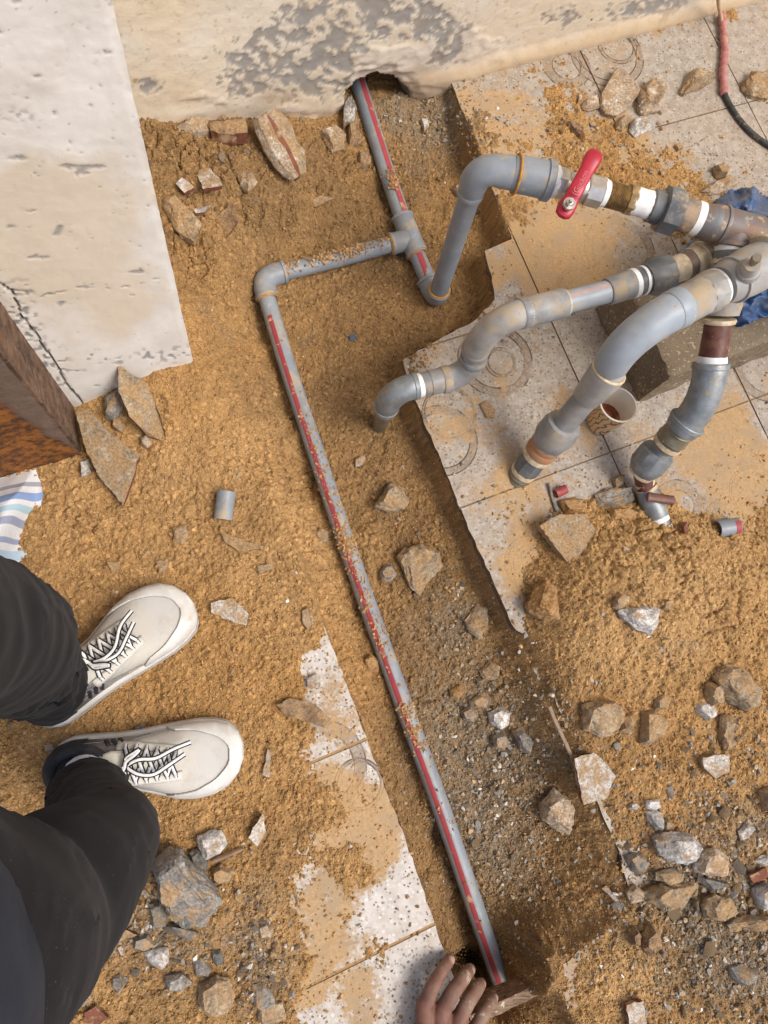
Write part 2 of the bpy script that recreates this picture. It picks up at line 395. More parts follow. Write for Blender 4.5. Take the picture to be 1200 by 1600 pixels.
def soil_h(x, y):
    h, wr, wl, dr, dl = base_h(x, y)
    pdist = pipe_left(x, y)
    hollow = sstep(.050, .026, pdist) * sstep(-.020, .004, pdist) * (1 - wl) * (.45 + .55 * sstep(-.1, .25, fbm(x, y, .06, 17, 2)))
    g, b, fine = zone_maps(x, y)
    u, v = pixv(x, y, h)
    rough = 1 - .75 * fine
    h = h - .024 * hollow
    strip = sstep(-.075 - .02 * fbm(x, y, .05, 19, 3), -.045, dl) * sstep(.004, -.002, dl) * sstep(1000, 1040, v)
    rough = rough * (1 - .8 * strip); h = h - .010 * strip
    h = h + rough * (.011 * fbm(x, y, .06, 1, 3)) + .004 * fbm(x, y, .02, 9, 3)
    mound = 1.5 * np.exp(-(((u - 290) / 130) ** 2 + ((v - 260) / 170) ** 2)) + np.exp(-(((u - 1060) / 170) ** 2 + ((v - 900) / 90) ** 2)) * .8 + np.exp(-(((u - 520) / 80) ** 2 + ((v - 260) / 40) ** 2)) + .6 * np.exp(-(((u - 130) / 130) ** 2 + ((v - 790) / 80) ** 2))
    cid = np.zeros_like(x)
    wxx = x + .020 * fbm(x, y, .05, 131, 4); wyy = y + .020 * fbm(x, y, .05, 151, 4)
    crk = worley(wxx, wyy, .030, 171); crk2 = worley(wxx, wyy, .012, 181)
    cm = np.clip(mound + .55 * sstep(.0, .4, fbm(x, y, .16, 191, 3)) - .6 * fine, 0, 1)
    h = h - cm * (.011 * sstep(.13, .0, crk) * sstep(.45, .7, vn(x, y, .06, 193)) + .0026 * sstep(.28, .0, crk2)) + cm * .003 * sstep(0, .5, crk) * vn(x, y, .05, 195)
    big, bi = crumbs(x, y, .030, 101, .42, .005, .015)
    big = big * (.8 + .35 * fbm(x, y, .008, 111, 3))
    msk = np.clip(mound + .35 * g, 0, 1.35)
    big = big * msk * .62
    mid, mi = crumbs(x, y, .014, 211, .6, .003, .008); mid = mid * np.clip(.35 + .65 * msk + .35 * vn(x, y, .05, 77) - .55 * fine, .05, 1) * .8
    mid = mid * (.85 + .5 * fbm(x, y, .005, 113, 2))
    sm, si = crumbs(x, y, .0064, 307, .62, .0016, .0044)
    ti, tid = crumbs(x, y, .0036, 331, .75, .0010, .0022)
    h2 = h + np.maximum(big, mid)
    h2 = h2 + np.maximum(sm * 1.35, ti * 1.2 + .0004) * (.7 + .6 * vn(x, y, .05, 341))
    h2 = h2 - .018 * np.exp(-((u - 690) / 60) ** 2 - ((v - 1420) / 110) ** 2) * (1 - wr) * sstep(.03, .07, dl) 
    h2 = h2 - .13 * np.exp(-((u - 738) / 26) ** 2 - ((v - 1520) / 22) ** 2) + (.045 * np.exp(-((u - 846) / 26) ** 2 - ((v - 1466) / 36) ** 2) + .070 * np.exp(-((u - 826) / 34) ** 2 - ((v - 1522) / 17) ** 2)) * (1 + .9 * fbm(x, y, .022, 351, 4))
    cid = np.where(sm > .0008, si, np.where(ti > .0004, .3 + .5 * tid, .35))
    cid = np.where(mid > .003, .5 * cid + .5 * mi, cid)
    return h2, cid, g, b, fine, wr, wl, dr, dl

STEP = .0021
gx = np.arange(-.66, 1.30, STEP); gy = np.arange(-.72, 1.62, STEP)
X, Y = np.meshgrid(gx, gy)
W0 = P(720, 118)[:2]; WA = math.radians(21.3); E1 = np.array([math.cos(WA), math.sin(WA)]); WNRM = np.array([math.sin(WA), -math.cos(WA)])
dist_wall = (X - W0[0]) * WNRM[0] + (Y - W0[1]) * WNRM[1]
U, V = pixv(X, Y, np.zeros_like(X))
vis = (U > -110) & (U < 1310) & (V > -120) & (V < 1710) & (dist_wall > -.17)
idx = -np.ones(X.shape, np.int64); 
xs, ys = X[vis], Y[vis]
hs, cid, sg, sb, sfine, wr_, wl_, dr_, dl_ = soil_h(xs, ys)
GRIDH = np.full(X.shape, -.05); GRIDH[vis] = hs
idx[vis] = np.arange(vis.sum())
q = np.stack([idx[:-1, :-1], idx[:-1, 1:], idx[1:, 1:], idx[1:, :-1]], -1).reshape(-1, 4)
q = q[(q >= 0).all(1)]
hid = (dr_ < -.02) & (hs < -.009)           # under clean paving: nothing to draw
hid |= (dl_ < -.02) & (hs < -.016)
q = q[~hid[q].all(1)]
used = np.unique(q); remap = -np.ones(len(xs), np.int64); remap[used] = np.arange(len(used))
gm = mesh_np('ground', np.stack([xs, ys, hs], -1)[used], remap[q])
def soil_colour(g, b, cid, x, y):
    o = np.array(OCHRE); br = np.array([.20, .122, .056]); gr = np.array([.25, .205, .145]); pale = np.array([.53, .338, .152])
    n = np.clip(.5 + .9 * fbm(x, y, .12, 61, 4), 0, 1)[:, None]
    uu, vv = pixv(x, y, np.zeros_like(x))
    pz = np.exp(-(((uu - 1020) / 190) ** 2 + ((vv - 930) / 130) ** 2)) + .8 * np.exp(-(((uu - 990) / 110) ** 2 + ((vv - 1530) / 70) ** 2)) + .45 * np.exp(-(((uu - 220) / 220) ** 2 + ((vv - 800) / 130) ** 2)) + .5 * np.exp(-(((uu - 540) / 60) ** 2 + ((vv - 1290) / 60) ** 2))
    n = np.clip(n * .8 + np.clip(pz, 0, 1)[:, None] * .8, 0, 1.3)
    c = o * (1 - n * .6) + pale * n * .6
    c = c * (1 - b[:, None] * .75) + br * b[:, None] * .75
    gk = np.clip((g - .25) * 1.5, 0, 1)[:, None]
    gk = gk * (.45 + .55 * (cid[:, None] * 3.7 % 1.0 > .35))
    c = c * (1 - gk) + gr * gk
    c = c * (.62 + .76 * cid[:, None])
    return np.clip(c, .01, .8)
ca = gm.color_attributes.new('soil', 'FLOAT_COLOR', 'POINT')
cc = soil_colour(sg, sb, cid, xs, ys)[used]
ca.data.foreach_set('color', np.concatenate([cc, np.ones((len(cc), 1))], 1).astype(np.float32).ravel())
m = Mat('soil', .95, .15)
c = m.attr('soil', 'Color')
c = m.mix(.55, c, m.mix(m.noise(420, 3), (.55, .5, .45), (1.4, 1.4, 1.35)), 'MULTIPLY')
c = m.mix(m.ramp(m.voro(260, out='Distance'), .16, .08), c, m.mix(m.noise(300, 1), (.3, .26, .2), (.78, .6, .36)))
M_SOIL = m.fin(c, None, m.bump(m.math('ADD', m.noise(700, 5, .7), m.math('MULTIPLY', m.ramp(m.voro(310), .1, .6, 1.0, 0.0), .9)), .8, .0020))
ground = link('ground', gm, M_SOIL, smooth=True)
tag(ground, kind='structure')

# coarser margin of the same soil outside the picture
MST = .008
MX, MY = np.meshgrid(np.arange(-1.1, 1.75, MST), np.arange(-1.05, 1.62, MST))
mu, mv = pixv(MX, MY, np.zeros_like(MX)); mdw = (MX - W0[0]) * WNRM[0] + (MY - W0[1]) * WNRM[1]
mh, mcid, mg, mb_, mf, mwr, mwl, mdr, mdl = soil_h(MX.ravel(), MY.ravel())
mh = mh.reshape(MX.shape) - .004; inn = (mu > -75) & (mu < 1275) & (mv > -85) & (mv < 1675)
ed = np.minimum(np.minimum(MX - MX.min(), MX.max() - MX), MY - MY.min()); mh = mh * sstep(0, .12, ed) - .012 * (1 - sstep(0, .12, ed))
mi = np.arange(MX.size).reshape(MX.shape); mq = np.stack([mi[:-1, :-1], mi[:-1, 1:], mi[1:, 1:], mi[1:, :-1]], -1).reshape(-1, 4)
bad = (inn | (mdw < -.05)).ravel(); mq = mq[~bad[mq].all(1)]
mq = mq[~((mdr.ravel() < -.03) & (mh.ravel() < -.009))[mq].all(1)]
uq = np.unique(mq); rmm = -np.ones(MX.size, int); rmm[uq] = np.arange(len(uq))
gm2 = mesh_np('ground', np.stack([MX, MY, mh], -1).reshape(-1, 3)[uq], rmm[mq])
at = gm2.color_attributes.new('soil', 'FLOAT_COLOR', 'POINT'); c2 = soil_colour(mg, mb_, mcid, MX.ravel(), MY.ravel())[uq]
at.data.foreach_set('color', np.concatenate([c2, np.ones((len(c2), 1))], 1).astype(np.float32).ravel())
tag(link('ground', gm2, M_SOIL, smooth=True), kind='structure')

def gh(x, y):
    """height of the soil surface at a point"""
    i = int(round((y - gy[0]) / STEP)); j = int(round((x - gx[0]) / STEP))
    i = min(max(i, 0), X.shape[0] - 1); j = min(max(j, 0), X.shape[1] - 1)
    return float(GRIDH[i, j])

def surf(x, y):
    p = np.array([x]), np.array([y])
    h = gh(x, y)
    if sdf(p[0], p[1], WR)[0] < -.004 or (sdf(p[0], p[1], WL)[0] < -.004 and pixv(p[0], p[1], np.zeros(1))[0][0] > 380): h = max(h, 0.)
    return h

def ground_at(u, v):
    """point of the real surface seen at a pixel"""
    z = 0.
    for _ in range(12):
        p = P(u, v, z); z = .5 * z + .5 * surf(p[0], p[1])
    return P(u, v, z)

# coarse ground all around
n = 60; a = np.linspace(-7, 7, n); AX, AY = np.meshgrid(a, a)
AZ = -.24 + 0 * AX
inner = (AX > -1.2) & (AX < 1.8) & (AY > -1.15) & (AY < 1.75)
AZ = np.where(inner, -.3, -.012 + .01 * fbm(AX, AY, .5, 3))
me = mesh_np('terrain', np.stack([AX, AY, AZ], -1).reshape(-1, 3),
             np.stack([np.arange(n * n).reshape(n, n)[:-1, :-1], np.arange(n * n).reshape(n, n)[:-1, 1:], np.arange(n * n).reshape(n, n)[1:, 1:], np.arange(n * n).reshape(n, n)[1:, :-1]], -1).reshape(-1, 4))
m = Mat('outer_soil', .95, .15)
og = link('terrain', me, m.fin(m.mix(m.noise(9, 8), OCHRE, (.3, .2, .1)), None, m.bump(m.noise(120, 6), .6, .006)), smooth=True)
tag(og, kind='structure')

# ------------------------------------------------------------------ terrazzo paving
TA = math.radians(20); T1 = np.array([math.cos(TA), math.sin(TA)]); T2 = np.array([-math.sin(TA), math.cos(TA)])
S0, SW, T0, TW = .731, .318, .151, .303

def rough_line(pts, step=.007, amp=.0016, closed=False):
    out = []
    n = len(pts)
    for i in range(n if closed else n - 1):
        a = vec(pts[i]); b = vec(pts[(i + 1) % n]); L = np.linalg.norm(b - a); k = max(1, int(L / step))
        nn = np.array([-(b - a)[1], (b - a)[0]]) / (L + 1e-9)
        for j in range(k):
            p = a + (b - a) * j / k
            out.append(p + nn * (rnd.gauss(0, amp) if j or i else 0))
    if not closed: out.append(vec(pts[-1]))
    return out

def clip_conv(poly, conv):
    for i in range(len(conv)):
        a = conv[i]; b = conv[(i + 1) % len(conv)]; e = b - a; out = []
        for j in range(len(poly)):
            p = poly[j]; q = poly[(j + 1) % len(poly)]
            sp = e[0] * (p - a)[1] - e[1] * (p - a)[0]; sq = e[0] * (q - a)[1] - e[1] * (q - a)[0]
            if sp >= 0: out.append(p)
            if (sp >= 0) != (sq >= 0): out.append(p + (q - p) * (sp / (sp - sq)))
        poly = out
        if len(poly) < 3: return []
    return poly

def slab(poly, z1, z0, bev=.0012, tilt=(0, 0)):
    bm = bmesh.new(); c = np.mean(poly, 0)
    vs = [bm.verts.new((p[0], p[1], z1 + tilt[0] * (p[0] - c[0]) + tilt[1] * (p[1] - c[1]))) for p in poly]
    try: f = bm.faces.new(vs)
    except ValueError: bm.free(); return None
    f.normal_update()
    if f.normal.z < 0: f.normal_flip()
    if bev > 0:
        bmesh.ops.inset_region(bm, faces=[f], thickness=bev, depth=0)
        for v in f.verts: v.co.z += bev * .8
        for v in bm.verts: v.co.z -= bev * .8
    bot = [bm.verts.new((p[0], p[1], z0)) for p in poly]
    n = len(vs)
    for i in range(n):
        j = (i + 1) % n
        try: bm.faces.new((vs[j], vs[i], bot[i], bot[j]))
        except ValueError: pass
    bmesh.ops.recalc_face_normals(bm, faces=bm.faces)
    me = bpy.data.meshes.new('slab'); bm.to_mesh(me); bm.free()
    return me

RINGS = [(885, 103, .031, .052), (964, 72, .036, .044), (948, 84, .066, .082), (774, 562, .056, .072), (782, 566, .024, .030), (702, 645, .046, .050), (690, 688, .052, .066), (1196, 575, .052, .070), (968, 392, .058, .074), (905, 452, .040, .046), (1000, 330, .050, .054), (1150, 835, .060, .074), (1060, 790, .030, .050), (1180, 770, .05, .054), (500, 1200, .055, .075), (560, 1225, .035, .040), (830, 880, .034, .050)]
def terrazzo(name, base, pink, dirt_amt, blobs):
    m = Mat(name, .55, .35); co = m.co
    c = m.mix(m.ramp(m.noise(55, 5), .35, .65), base, pink)
    cell = m.voro(150, out='Color'); dd = m.voro(150); sx = m.sep(cell)
    c = m.mix(m.math('MULTIPLY', m.ramp(dd, .50, .34), m.ramp(sx[0], .30, .5)), c, m.mix(sx[1], tuple(x * .72 for x in base), tuple(min(x * 1.22, .88) for x in base)))
    dk = m.math('MULTIPLY', m.ramp(m.voro(155), .40, .24), m.ramp(m.sep(m.voro(155, out='Color'))[0], .74, .76))
    c = m.mix(m.math('MULTIPLY', dk, .78), c, (.10, .09, .085))
    dk2 = m.math('MULTIPLY', m.ramp(m.voro(210), .4, .3), m.ramp(m.sep(m.voro(210, out='Color'))[2], .8, .82))
    c = m.mix(m.math('MULTIPLY', dk2, .6), c, (.12, .105, .09))
    # inlaid ring ornament in every tile
    band = None; line = None
    for (u, v, r0, r1) in RINGS:
        p = P(u, v); n = m.n('ShaderNodeVectorMath'); n.operation = 'DISTANCE'; m.lk(m.raw, n.inputs[0]); n.inputs[1].default_value = (p[0], p[1], 0); d = n.outputs['Value']
        bb = m.math('MULTIPLY', m.ramp(d, r0 - .001, r0), m.ramp(d, r1, r1 - .001))
        l = m.math('MAXIMUM', m.ramp(m.math('ABSOLUTE', m.math('SUBTRACT', d, r0)), .0017, .0008), m.ramp(m.math('ABSOLUTE', m.math('SUBTRACT', d, r1)), .0017, .0008))
        band = bb if band is None else m.math('MAXIMUM', band, bb); line = l if line is None else m.math('MAXIMUM', line, l)
    c = m.mix(m.math('MULTIPLY', band, m.ramp(m.noise(16), .25, .6, .35, .85)), c, m.mix(m.ramp(dd, .35, .5), (.30, .235, .17), (.20, .15, .105)))
    c = m.mix(m.math('MULTIPLY', line, m.ramp(m.noise(24, 4), .44, .56)), c, (.06, .048, .04))
    # trodden-in soil
    f = m.noise(13, 8, .62, vec=m.raw)
    bias = None
    for (u, v, r, k) in blobs:
        p = P(u, v); n = m.n('ShaderNodeVectorMath'); n.operation = 'DISTANCE'; m.lk(m.raw, n.inputs[0]); n.inputs[1].default_value = (p[0], p[1], 0)
        g = m.math('MULTIPLY', m.ramp(n.outputs['Value'], r, r * .35), k)
        bias = g if bias is None else m.math('ADD', bias, g)
    f2 = m.math('ADD', f, bias); fine = m.noise(120, 6, .65, vec=m.raw)
    f2 = m.math('ADD', f2, m.math('MULTIPLY', m.math('SUBTRACT', fine, .5), .62))
    strk = m.noise(1, 5, .6, vec=m.scale((30, 150, 30), m.raw)); f2 = m.math('ADD', f2, m.math('MULTIPLY', m.math('SUBTRACT', strk, .5), .30))
    d = m.ramp(f2, .64 - dirt_amt, .84 - dirt_amt)
    soilc = m.mix(m.ramp(m.noise(230, 6, .75), .35, .65), (.36, .215, .09), (.50, .325, .15)); soilc = m.mix(m.ramp(m.noise(22, 5), .4, .7), soilc, (.36, .25, .14))
    c = m.mix(m.math('MULTIPLY', d, .93), c, soilc)
    film = m.ramp(m.noise(5, 4, vec=m.raw), .35, .7)
    c = m.mix(m.math('MULTIPLY', film, .16 + dirt_amt * .6), c, (.38, .27, .165), 'MIX')
    blot = m.math('MULTIPLY', m.ramp(m.noise(55, 7, .75, vec=m.raw), .54, .66), m.ramp(m.noise(7, 3, vec=m.raw), .42, .6)); c = m.mix(m.math('MULTIPLY', blot, .8), c, (.24, .135, .07))
    up = upface(m, .3, .7)
    c = m.mix(up, m.mix(m.noise(70, 4), (.30, .16, .10), (.38, .27, .16)), c)
    h = m.math('ADD', m.math('MULTIPLY', fine, .6), m.math('MULTIPLY', d, .5)); h = m.math('SUBTRACT', h, m.math('MULTIPLY', line, .8))
    return m.fin(c, m.mix(d, (.5,) * 3, (.95,) * 3), m.bump(h, .5, .0016))

M_TER = terrazzo('terrazzo', (.39, .345, .285), (.30, .255, .205), .125,
                 [(880, 385, .16, .42), (800, 330, .10, .25), (760, 420, .06, .3), (1130, 700, .13, .32), (900, 690, .06, .16), (810, 780, .10, .22), (1060, 760, .10, .12), (700, 640, .10, .10), (1180, 760, .13, .25), (780, 200, .15, .2), (950, 230, .12, .22), (830, 880, .09, .3), (1010, 250, .12, .18), (1150, 40, .10, -.25), (1100, 150, .2, -.2), (940, 560, .12, -.2)])
M_TERW = terrazzo('white_terrazzo', (.56, .52, .465), (.46, .415, .35), .12,
                  [(560, 1300, .10, .34), (540, 1375, .08, .28), (515, 1240, .06, .25), (535, 1130, .05, .12), (545, 1500, .09, .2), (450, 1470, .09, .2), (640, 1450, .12, -.22), (650, 1530, .1, -.15), (560, 1300, .08, .35), (520, 1240, .08, .12), (470, 1540, .06, .3), (570, 1565, .06, .18)])
m = Mat('mortar', .95, .1); c = m.mix(m.noise(60, 6), (.36, .26, .16), (.2, .15, .1))
M_MORTAR = m.fin(c, None, m.bump(m.noise(150, 6), .8, .003))

TL_R = [q for q in LIP_R if q[1] < 980] + [(806, 985), (838, 1000), (870, 1100), (915, 1200), (935, 1260), (968, 1330), (985, 1400), (985, 1425), (966, 1441), (915, 1478), (872, 1515), (882, 1560), (900, 1605), (930, 1720)]
lipr = rough_line([p for p in WP(TL_R)], .011, amp=.0009)
REGR = lipr + [vec(p) for p in WP(REG_R[len(LIP_R):])]
lipl = rough_line([p for p in WP([q for q in LIP_L if q[1] > 930])], .011, amp=.0009)
REGL = lipl + [vec(p) for p in WP([(380, 1720), (380, 1000)])]

def pavement(reg, name, srange, trange, mat, bedz, bedmat, gap, soff):
    bed = slab(reg, bedz, -.034, 0)
    root = link('pavement', bed, bedmat); tag(root, kind='structure')
    for i in srange:
        for j in trange:
            s0 = S0 + soff + SW * i + gap; s1 = S0 + soff + SW * (i + 1) - gap; t0 = T0 + TW * j + gap; t1 = T0 + TW * (j + 1) - gap
            sq = [T1 * s0 + T2 * t0, T1 * s1 + T2 * t0, T1 * s1 + T2 * t1, T1 * s0 + T2 * t1]
            pl = clip_conv(reg, sq)
            if len(pl) < 3: continue
            a = .5 * abs(sum(pl[k][0] * pl[(k + 1) % len(pl)][1] - pl[k][1] * pl[(k + 1) % len(pl)][0] for k in range(len(pl))))
            if a < 2e-4: continue
            me = slab(pl, .0006 * rnd.random(), -.021, .001, (rnd.gauss(0, .002), rnd.gauss(0, .002)))
            if me: link('tile', me, mat, root)
    return root
pavement(REGR, 'pavement', range(-2, 3), range(-4, 4), M_TER, -.0030, M_MORTAR, .0014, 0)
m = Mat('sandy_joint', .95, .1); M_JOINT = m.fin(m.mix(m.noise(200, 5, .7), (.30, .18, .08), (.46, .30, .14)), None, m.bump(m.noise(300, 5), .8, .002))
pavement(REGL, 'pavement', range(-5, -1), range(-4, 1), M_TERW, -.0014, M_JOINT, .0026, .06)

# ------------------------------------------------------------------ house wall with the knocked-out hole
ss = np.arange(-.80, .95, .004); zz = np.arange(-.14, .52, .004)
SS, ZZ = np.meshgrid(ss, zz)
HOLE = np.array([(546, 150), (557, 138), (568, 126), (576, 121), (600, 121), (615, 125), (630, 136), (642, 150), (646, 165), (650, 200), (660, 260), (530, 260), (538, 190)])
def wall_xyz(s, z, d): return W0[0] + E1[0] * s + WNRM[0] * d, W0[1] + E1[1] * s + WNRM[1] * d, z
wx, wy, wz = wall_xyz(SS, ZZ, 0)
WU, WV = pixv(wx, wy, wz)
def blobs(u, v, L): 
    r = 0
    for cu, cv, ru, rv, k in L: r = r + k * np.exp(-(((u - cu) / ru) ** 2 + ((v - cv) / rv) ** 2))
    return r
nz = fbm(SS, ZZ, .07, 501, 6); nf = fbm(SS, ZZ * 1.3, .018, 531, 4); ns = fbm(SS + ZZ * .6, ZZ * .6, .012, 571, 3)
peel = blobs(WU, WV, [(430, 112, 60, 42, 1.1), (388, 125, 34, 40, .8), (480, 65, 85, 60, 1.1), (600, 25, 85, 45, 1.0), (670, 30, 45, 34, .8), (520, 125, 40, 36, .95), (705, 78, 24, 28, .95), (320, 60, 10, 10, .3), (845, 30, 34, 14, .72), (880, 15, 30, 13, .75), (960, 22, 55, 13, .75), (1030, 8, 70, 11, .75), (770, 40, 14, 12, .5), (225, 138, 18, 14, .8), (240, 130, 16, 14, .5), (330, 145, 12, 10, .35)])
peelm = sstep(.505, .53, peel * .92 + nz * .6 + nf * .55)
flake = sstep(.13, .19, ns * .6 + nf * .55 + .05) * sstep(.3, .7, peel)
peelm = peelm * (1 - flake * .9)
white = sstep(.4, .55, blobs(WU, WV, [(620, 95, 55, 26, 1.0), (575, 100, 25, 25, .8), (680, 110, 40, 26, .9), (560, 130, 40, 16, .7), (740, 85, 70, 40, .6), (470, 170, 70, 14, .5), (330, 155, 60, 20, .6), (700, 60, 50, 30, .5)]) + nz * .35 + nf * .12)
base_dirt = sstep(.055, .012, ZZ + .012 * nz) * sstep(-.25, 0.0, SS) + .8 * blobs(WU, WV, [(430, 150, 40, 14, .9), (470, 185, 60, 10, .7), (520, 175, 30, 16, .5), (250, 0, 40, 30, .3), (660, 115, 22, 14, .6), (300, 150, 60, 12, .5)])
dirt = np.clip(base_dirt + .25 * nz + .15 * nf, 0, 1)
disp = .004 * fbm(SS, ZZ, .25, 601, 3) + .0010 * nf - .0018 * peelm + .0022 * white * (1 + .8 * nf)
disp = disp + .014 * sstep(.040, .004, ZZ + .006 * nz) * sstep(-.2, .02, SS)              # worn fillet along the paving
disp = disp - .006 * sstep(-.01, -.06, ZZ) * (1 + nf)
gouge = blobs(WU, WV, [(470, 185, 80, 9, 1), (560, 150, 40, 18, .6), (665, 120, 30, 20, .8)]); disp = disp - .006 * gouge * (.5 + nf)
hd = sdf(WU, WV, HOLE)
disp = disp - .010 * sstep(26, 0, hd + 10 * nf)
vx, vy, vz = wall_xyz(SS, ZZ, disp)
nr, ncn = SS.shape
ii = np.arange(nr * ncn).reshape(nr, ncn)
fq = np.stack([ii[:-1, :-1], ii[:-1, 1:], ii[1:, 1:], ii[1:, :-1]], -1).reshape(-1, 4)
inh = (hd + 5 * nf < 0).ravel()
fq = fq[~inh[fq].any(1)]
me = mesh_np('wall', np.stack([vx, vy, vz], -1).reshape(-1, 3), fq)
for nm_, arr in (('peel', peelm), ('white', white), ('dirt', dirt)):
    at = me.attributes.new(nm_, 'FLOAT', 'POINT'); at.data.foreach_set('value', arr.astype(np.float32).ravel())
bm = bmesh.new(); bm.from_mesh(me)
bmesh.ops.delete(bm, geom=[v for v in bm.verts if not v.link_faces], context='VERTS')
zt, zb = ZZ.max() - 1e-4, ZZ.min() + 1e-4
hole_e = [e for e in bm.edges if len(e.link_faces) == 1 and all(zb < v.co.z < zt for v in e.verts) and all(abs((v.co.x - W0[0]) * E1[0] + (v.co.y - W0[1]) * E1[1] + .12) < .2 for v in e.verts)]
for k in range(7):
    r = bmesh.ops.extrude_edge_only(bm, edges=hole_e)
    hole_e = [g for g in r['geom'] if isinstance(g, bmesh.types.BMEdge)]
    for v in {v for e in hole_e for v in e.verts}:
        d = .022
        v.co.x -= WNRM[0] * d + rnd.gauss(0, .003); v.co.y -= WNRM[1] * d; v.co.z += rnd.gauss(.001, .004)
lay = bm.verts.layers.float['dirt']; lw = bm.verts.layers.float['white']; lp = bm.verts.layers.float['peel']
bm.verts.ensure_lookup_table()
for v in bm.verts:
    dd_ = (v.co.x - W0[0]) * WNRM[0] + (v.co.y - W0[1]) * WNRM[1]
    if dd_ < -.025: v[lay] = .35; v[lw] = 0; v[lp] = .9
bm.to_mesh(me); bm.free()
m = Mat('plaster', .85, .2)
cream = m.mix(m.ramp(m.noise(7, 5), .35, .7), (.69, .585, .43), (.73, .66, .54))
cream = m.mix(m.ramp(m.noise(90, 5), .55, .75), cream, (.5, .42, .30))
cream = m.mix(m.ramp(m.noise(30, 2), .70, .76), cream, (.46, .31, .17))
grey = m.mix(m.noise(60, 6), (.27, .25, .22), (.38, .36, .325))
grey = m.mix(m.math('MULTIPLY', m.ramp(m.noise(24, 5), .5, .7), .5), grey, (.42, .36, .25))
wht = m.mix(m.noise(45, 6), (.72, .665, .58), (.60, .50, .37))
c = m.mix(m.attr('white'), cream, wht); c = m.mix(m.attr('peel'), c, grey)
c = m.mix(m.math('MULTIPLY', m.attr('dirt'), .85), c, m.mix(m.noise(40, 6), (.40, .27, .15), (.52, .39, .24)))
spot = m.math('MULTIPLY', m.ramp(m.voro(26), .09, .06), m.ramp(m.sep(m.voro(26, out='Color'))[1], .9, .92))
c = m.mix(spot, c, (.1, .08, .06))
M_WALL = m.fin(c, None, m.bump(m.math('ADD', m.noise(200, 5, .6), m.math('MULTIPLY', m.noise(30, 3), 2.0)), .35, .002))
wall = thing('house_wall', 'long cream plastered wall with peeling grey patches and a knocked-out hole at its foot', 'wall', (W0[0], W0[1], 0))
link('plaster_face', me, M_WALL, wall, smooth=True)
def wall_box(s0, s1, z0, z1, d0, d1):
    p = [wall_xyz(s, d=d, z=z) for z in (z0, z1) for s, d in ((s0, d0), (s1, d0), (s1, d1), (s0, d1))]
    return box_pts(p)
b = MB(); b.add(*wall_box(-2.2, -.80, -.3, 2.4, 0, -.2)).add(*wall_box(.946, 2.6, -.3, 2.4, 0, -.2)).add(*wall_box(-.80, .946, .515, 2.4, .001, -.2)).add(*wall_box(-.80, .946, -.3, 2.4, -.16, -.2))
b.build('wall_core', M_WALL, wall)

# ------------------------------------------------------------------ plastered column
A0 = P(305, 578); B0 = P(116, 645)                      # front foot corners (right, left)
A0 = np.array([A0[0], A0[1], 0]); B0 = np.array([B0[0], B0[1], 0])
def lean(p0, u, v):
    """height at which the vertical through p0 comes closest to the pixel ray, and the ray's point there"""
    best = None
    for z in np.linspace(.15, .95, 161):
        q = P(u, v, z); d = np.hypot(*(q[:2] - p0[:2]))
        if best is None or d < best[0]: best = (d, z, q)
    return best
dA, zA, qA = lean(A0, 175, 0); dB, zB, qB = lean(B0, 0, 473)
slA = (qA[:2] - A0[:2]) / zA; slB = (qB[:2] - B0[:2]) / zB
print('column lean', slA, slB)
slA *= .8; slB *= .8
ca_ = np.arange(0, 1.0001, .011); cz = np.arange(-.08, .86, .0026)
CA, CZ = np.meshgrid(np.linspace(0, 1, 96), cz)
def colpt(a, z, d=0):
    ax = A0[0] + slA[0] * z; ay = A0[1] + slA[1] * z; bx = B0[0] + slB[0] * z; by = B0[1] + slB[1] * z
    ex, ey = bx - ax, by - ay; L = np.sqrt(ex * ex + ey * ey)
    nx, ny = -ey / L, ex / L          # outwards (towards the camera side)
    s = np.sign(nx * (0 - ax) + ny * (-1 - ay)); nx, ny = nx * s, ny * s
    return ax + ex * a + nx * d, ay + ey * a + ny * d, z
X0, Y0, _ = colpt(CA, CZ)
CU, CV = pixv(X0, Y0, CZ)
fa = fbm(CU, CV, 60, 701, 5); fs = vn(CU, CV * 2.6, 11, 733); fs2 = vn(CU, CV * 2.2, 5.5, 761); fs3 = vn(CU + CV * .4, CV * 2.2, 26, 781)
pit = sstep(.86, .93, fs * .75 + .25 * fs3 + .06 * fa) + .7 * sstep(.86, .93, fs2 * .8 + .2 * fs3) + .8 * sstep(.90, .95, fs3 + .08 * fa) + sstep(.62, .7, vn(CU, CV * 1.6, 7, 799)) * sstep(.25, .6, blobs(CU, CV, [(20, 500, 40, 60, 1.2), (80, 570, 30, 40, .7), (250, 555, 60, 20, .6), (30, 180, 60, 20, .4)]) + .3 * fa)
pit = np.clip(pit, 0, 1)
def polyline_d(u, v, pl):
    d = np.full(u.shape, 1e9)
    for (ax, ay), (bx, by) in zip(pl[:-1], pl[1:]):
        ex, ey = bx - ax, by - ay; t = np.clip(((u - ax) * ex + (v - ay) * ey) / (ex * ex + ey * ey), 0, 1)
        d = np.minimum(d, np.hypot(u - ax - t * ex, v - ay - t * ey))
    return d
CRACK = [(0, 443), (18, 455), (25, 468), (33, 492), (45, 510), (60, 525), (66, 540), (82, 560), (92, 577), (103, 598), (114, 612), (124, 622), (130, 634)]
cd = polyline_d(CU + 2.0 * fbm(CU, CV, 8, 811, 2), CV, CRACK)
crack = sstep(2.0, .7, cd)
cr2 = sstep(1.4, .5, polyline_d(CU + 3 * fbm(CU, CV, 9, 821, 2), CV + 3 * fbm(CU, CV, 9, 831, 2), [(45, 470), (75, 460), (130, 450), (190, 448), (235, 442)])) * sstep(.45, .6, vn(CU, CV, 14, 841))
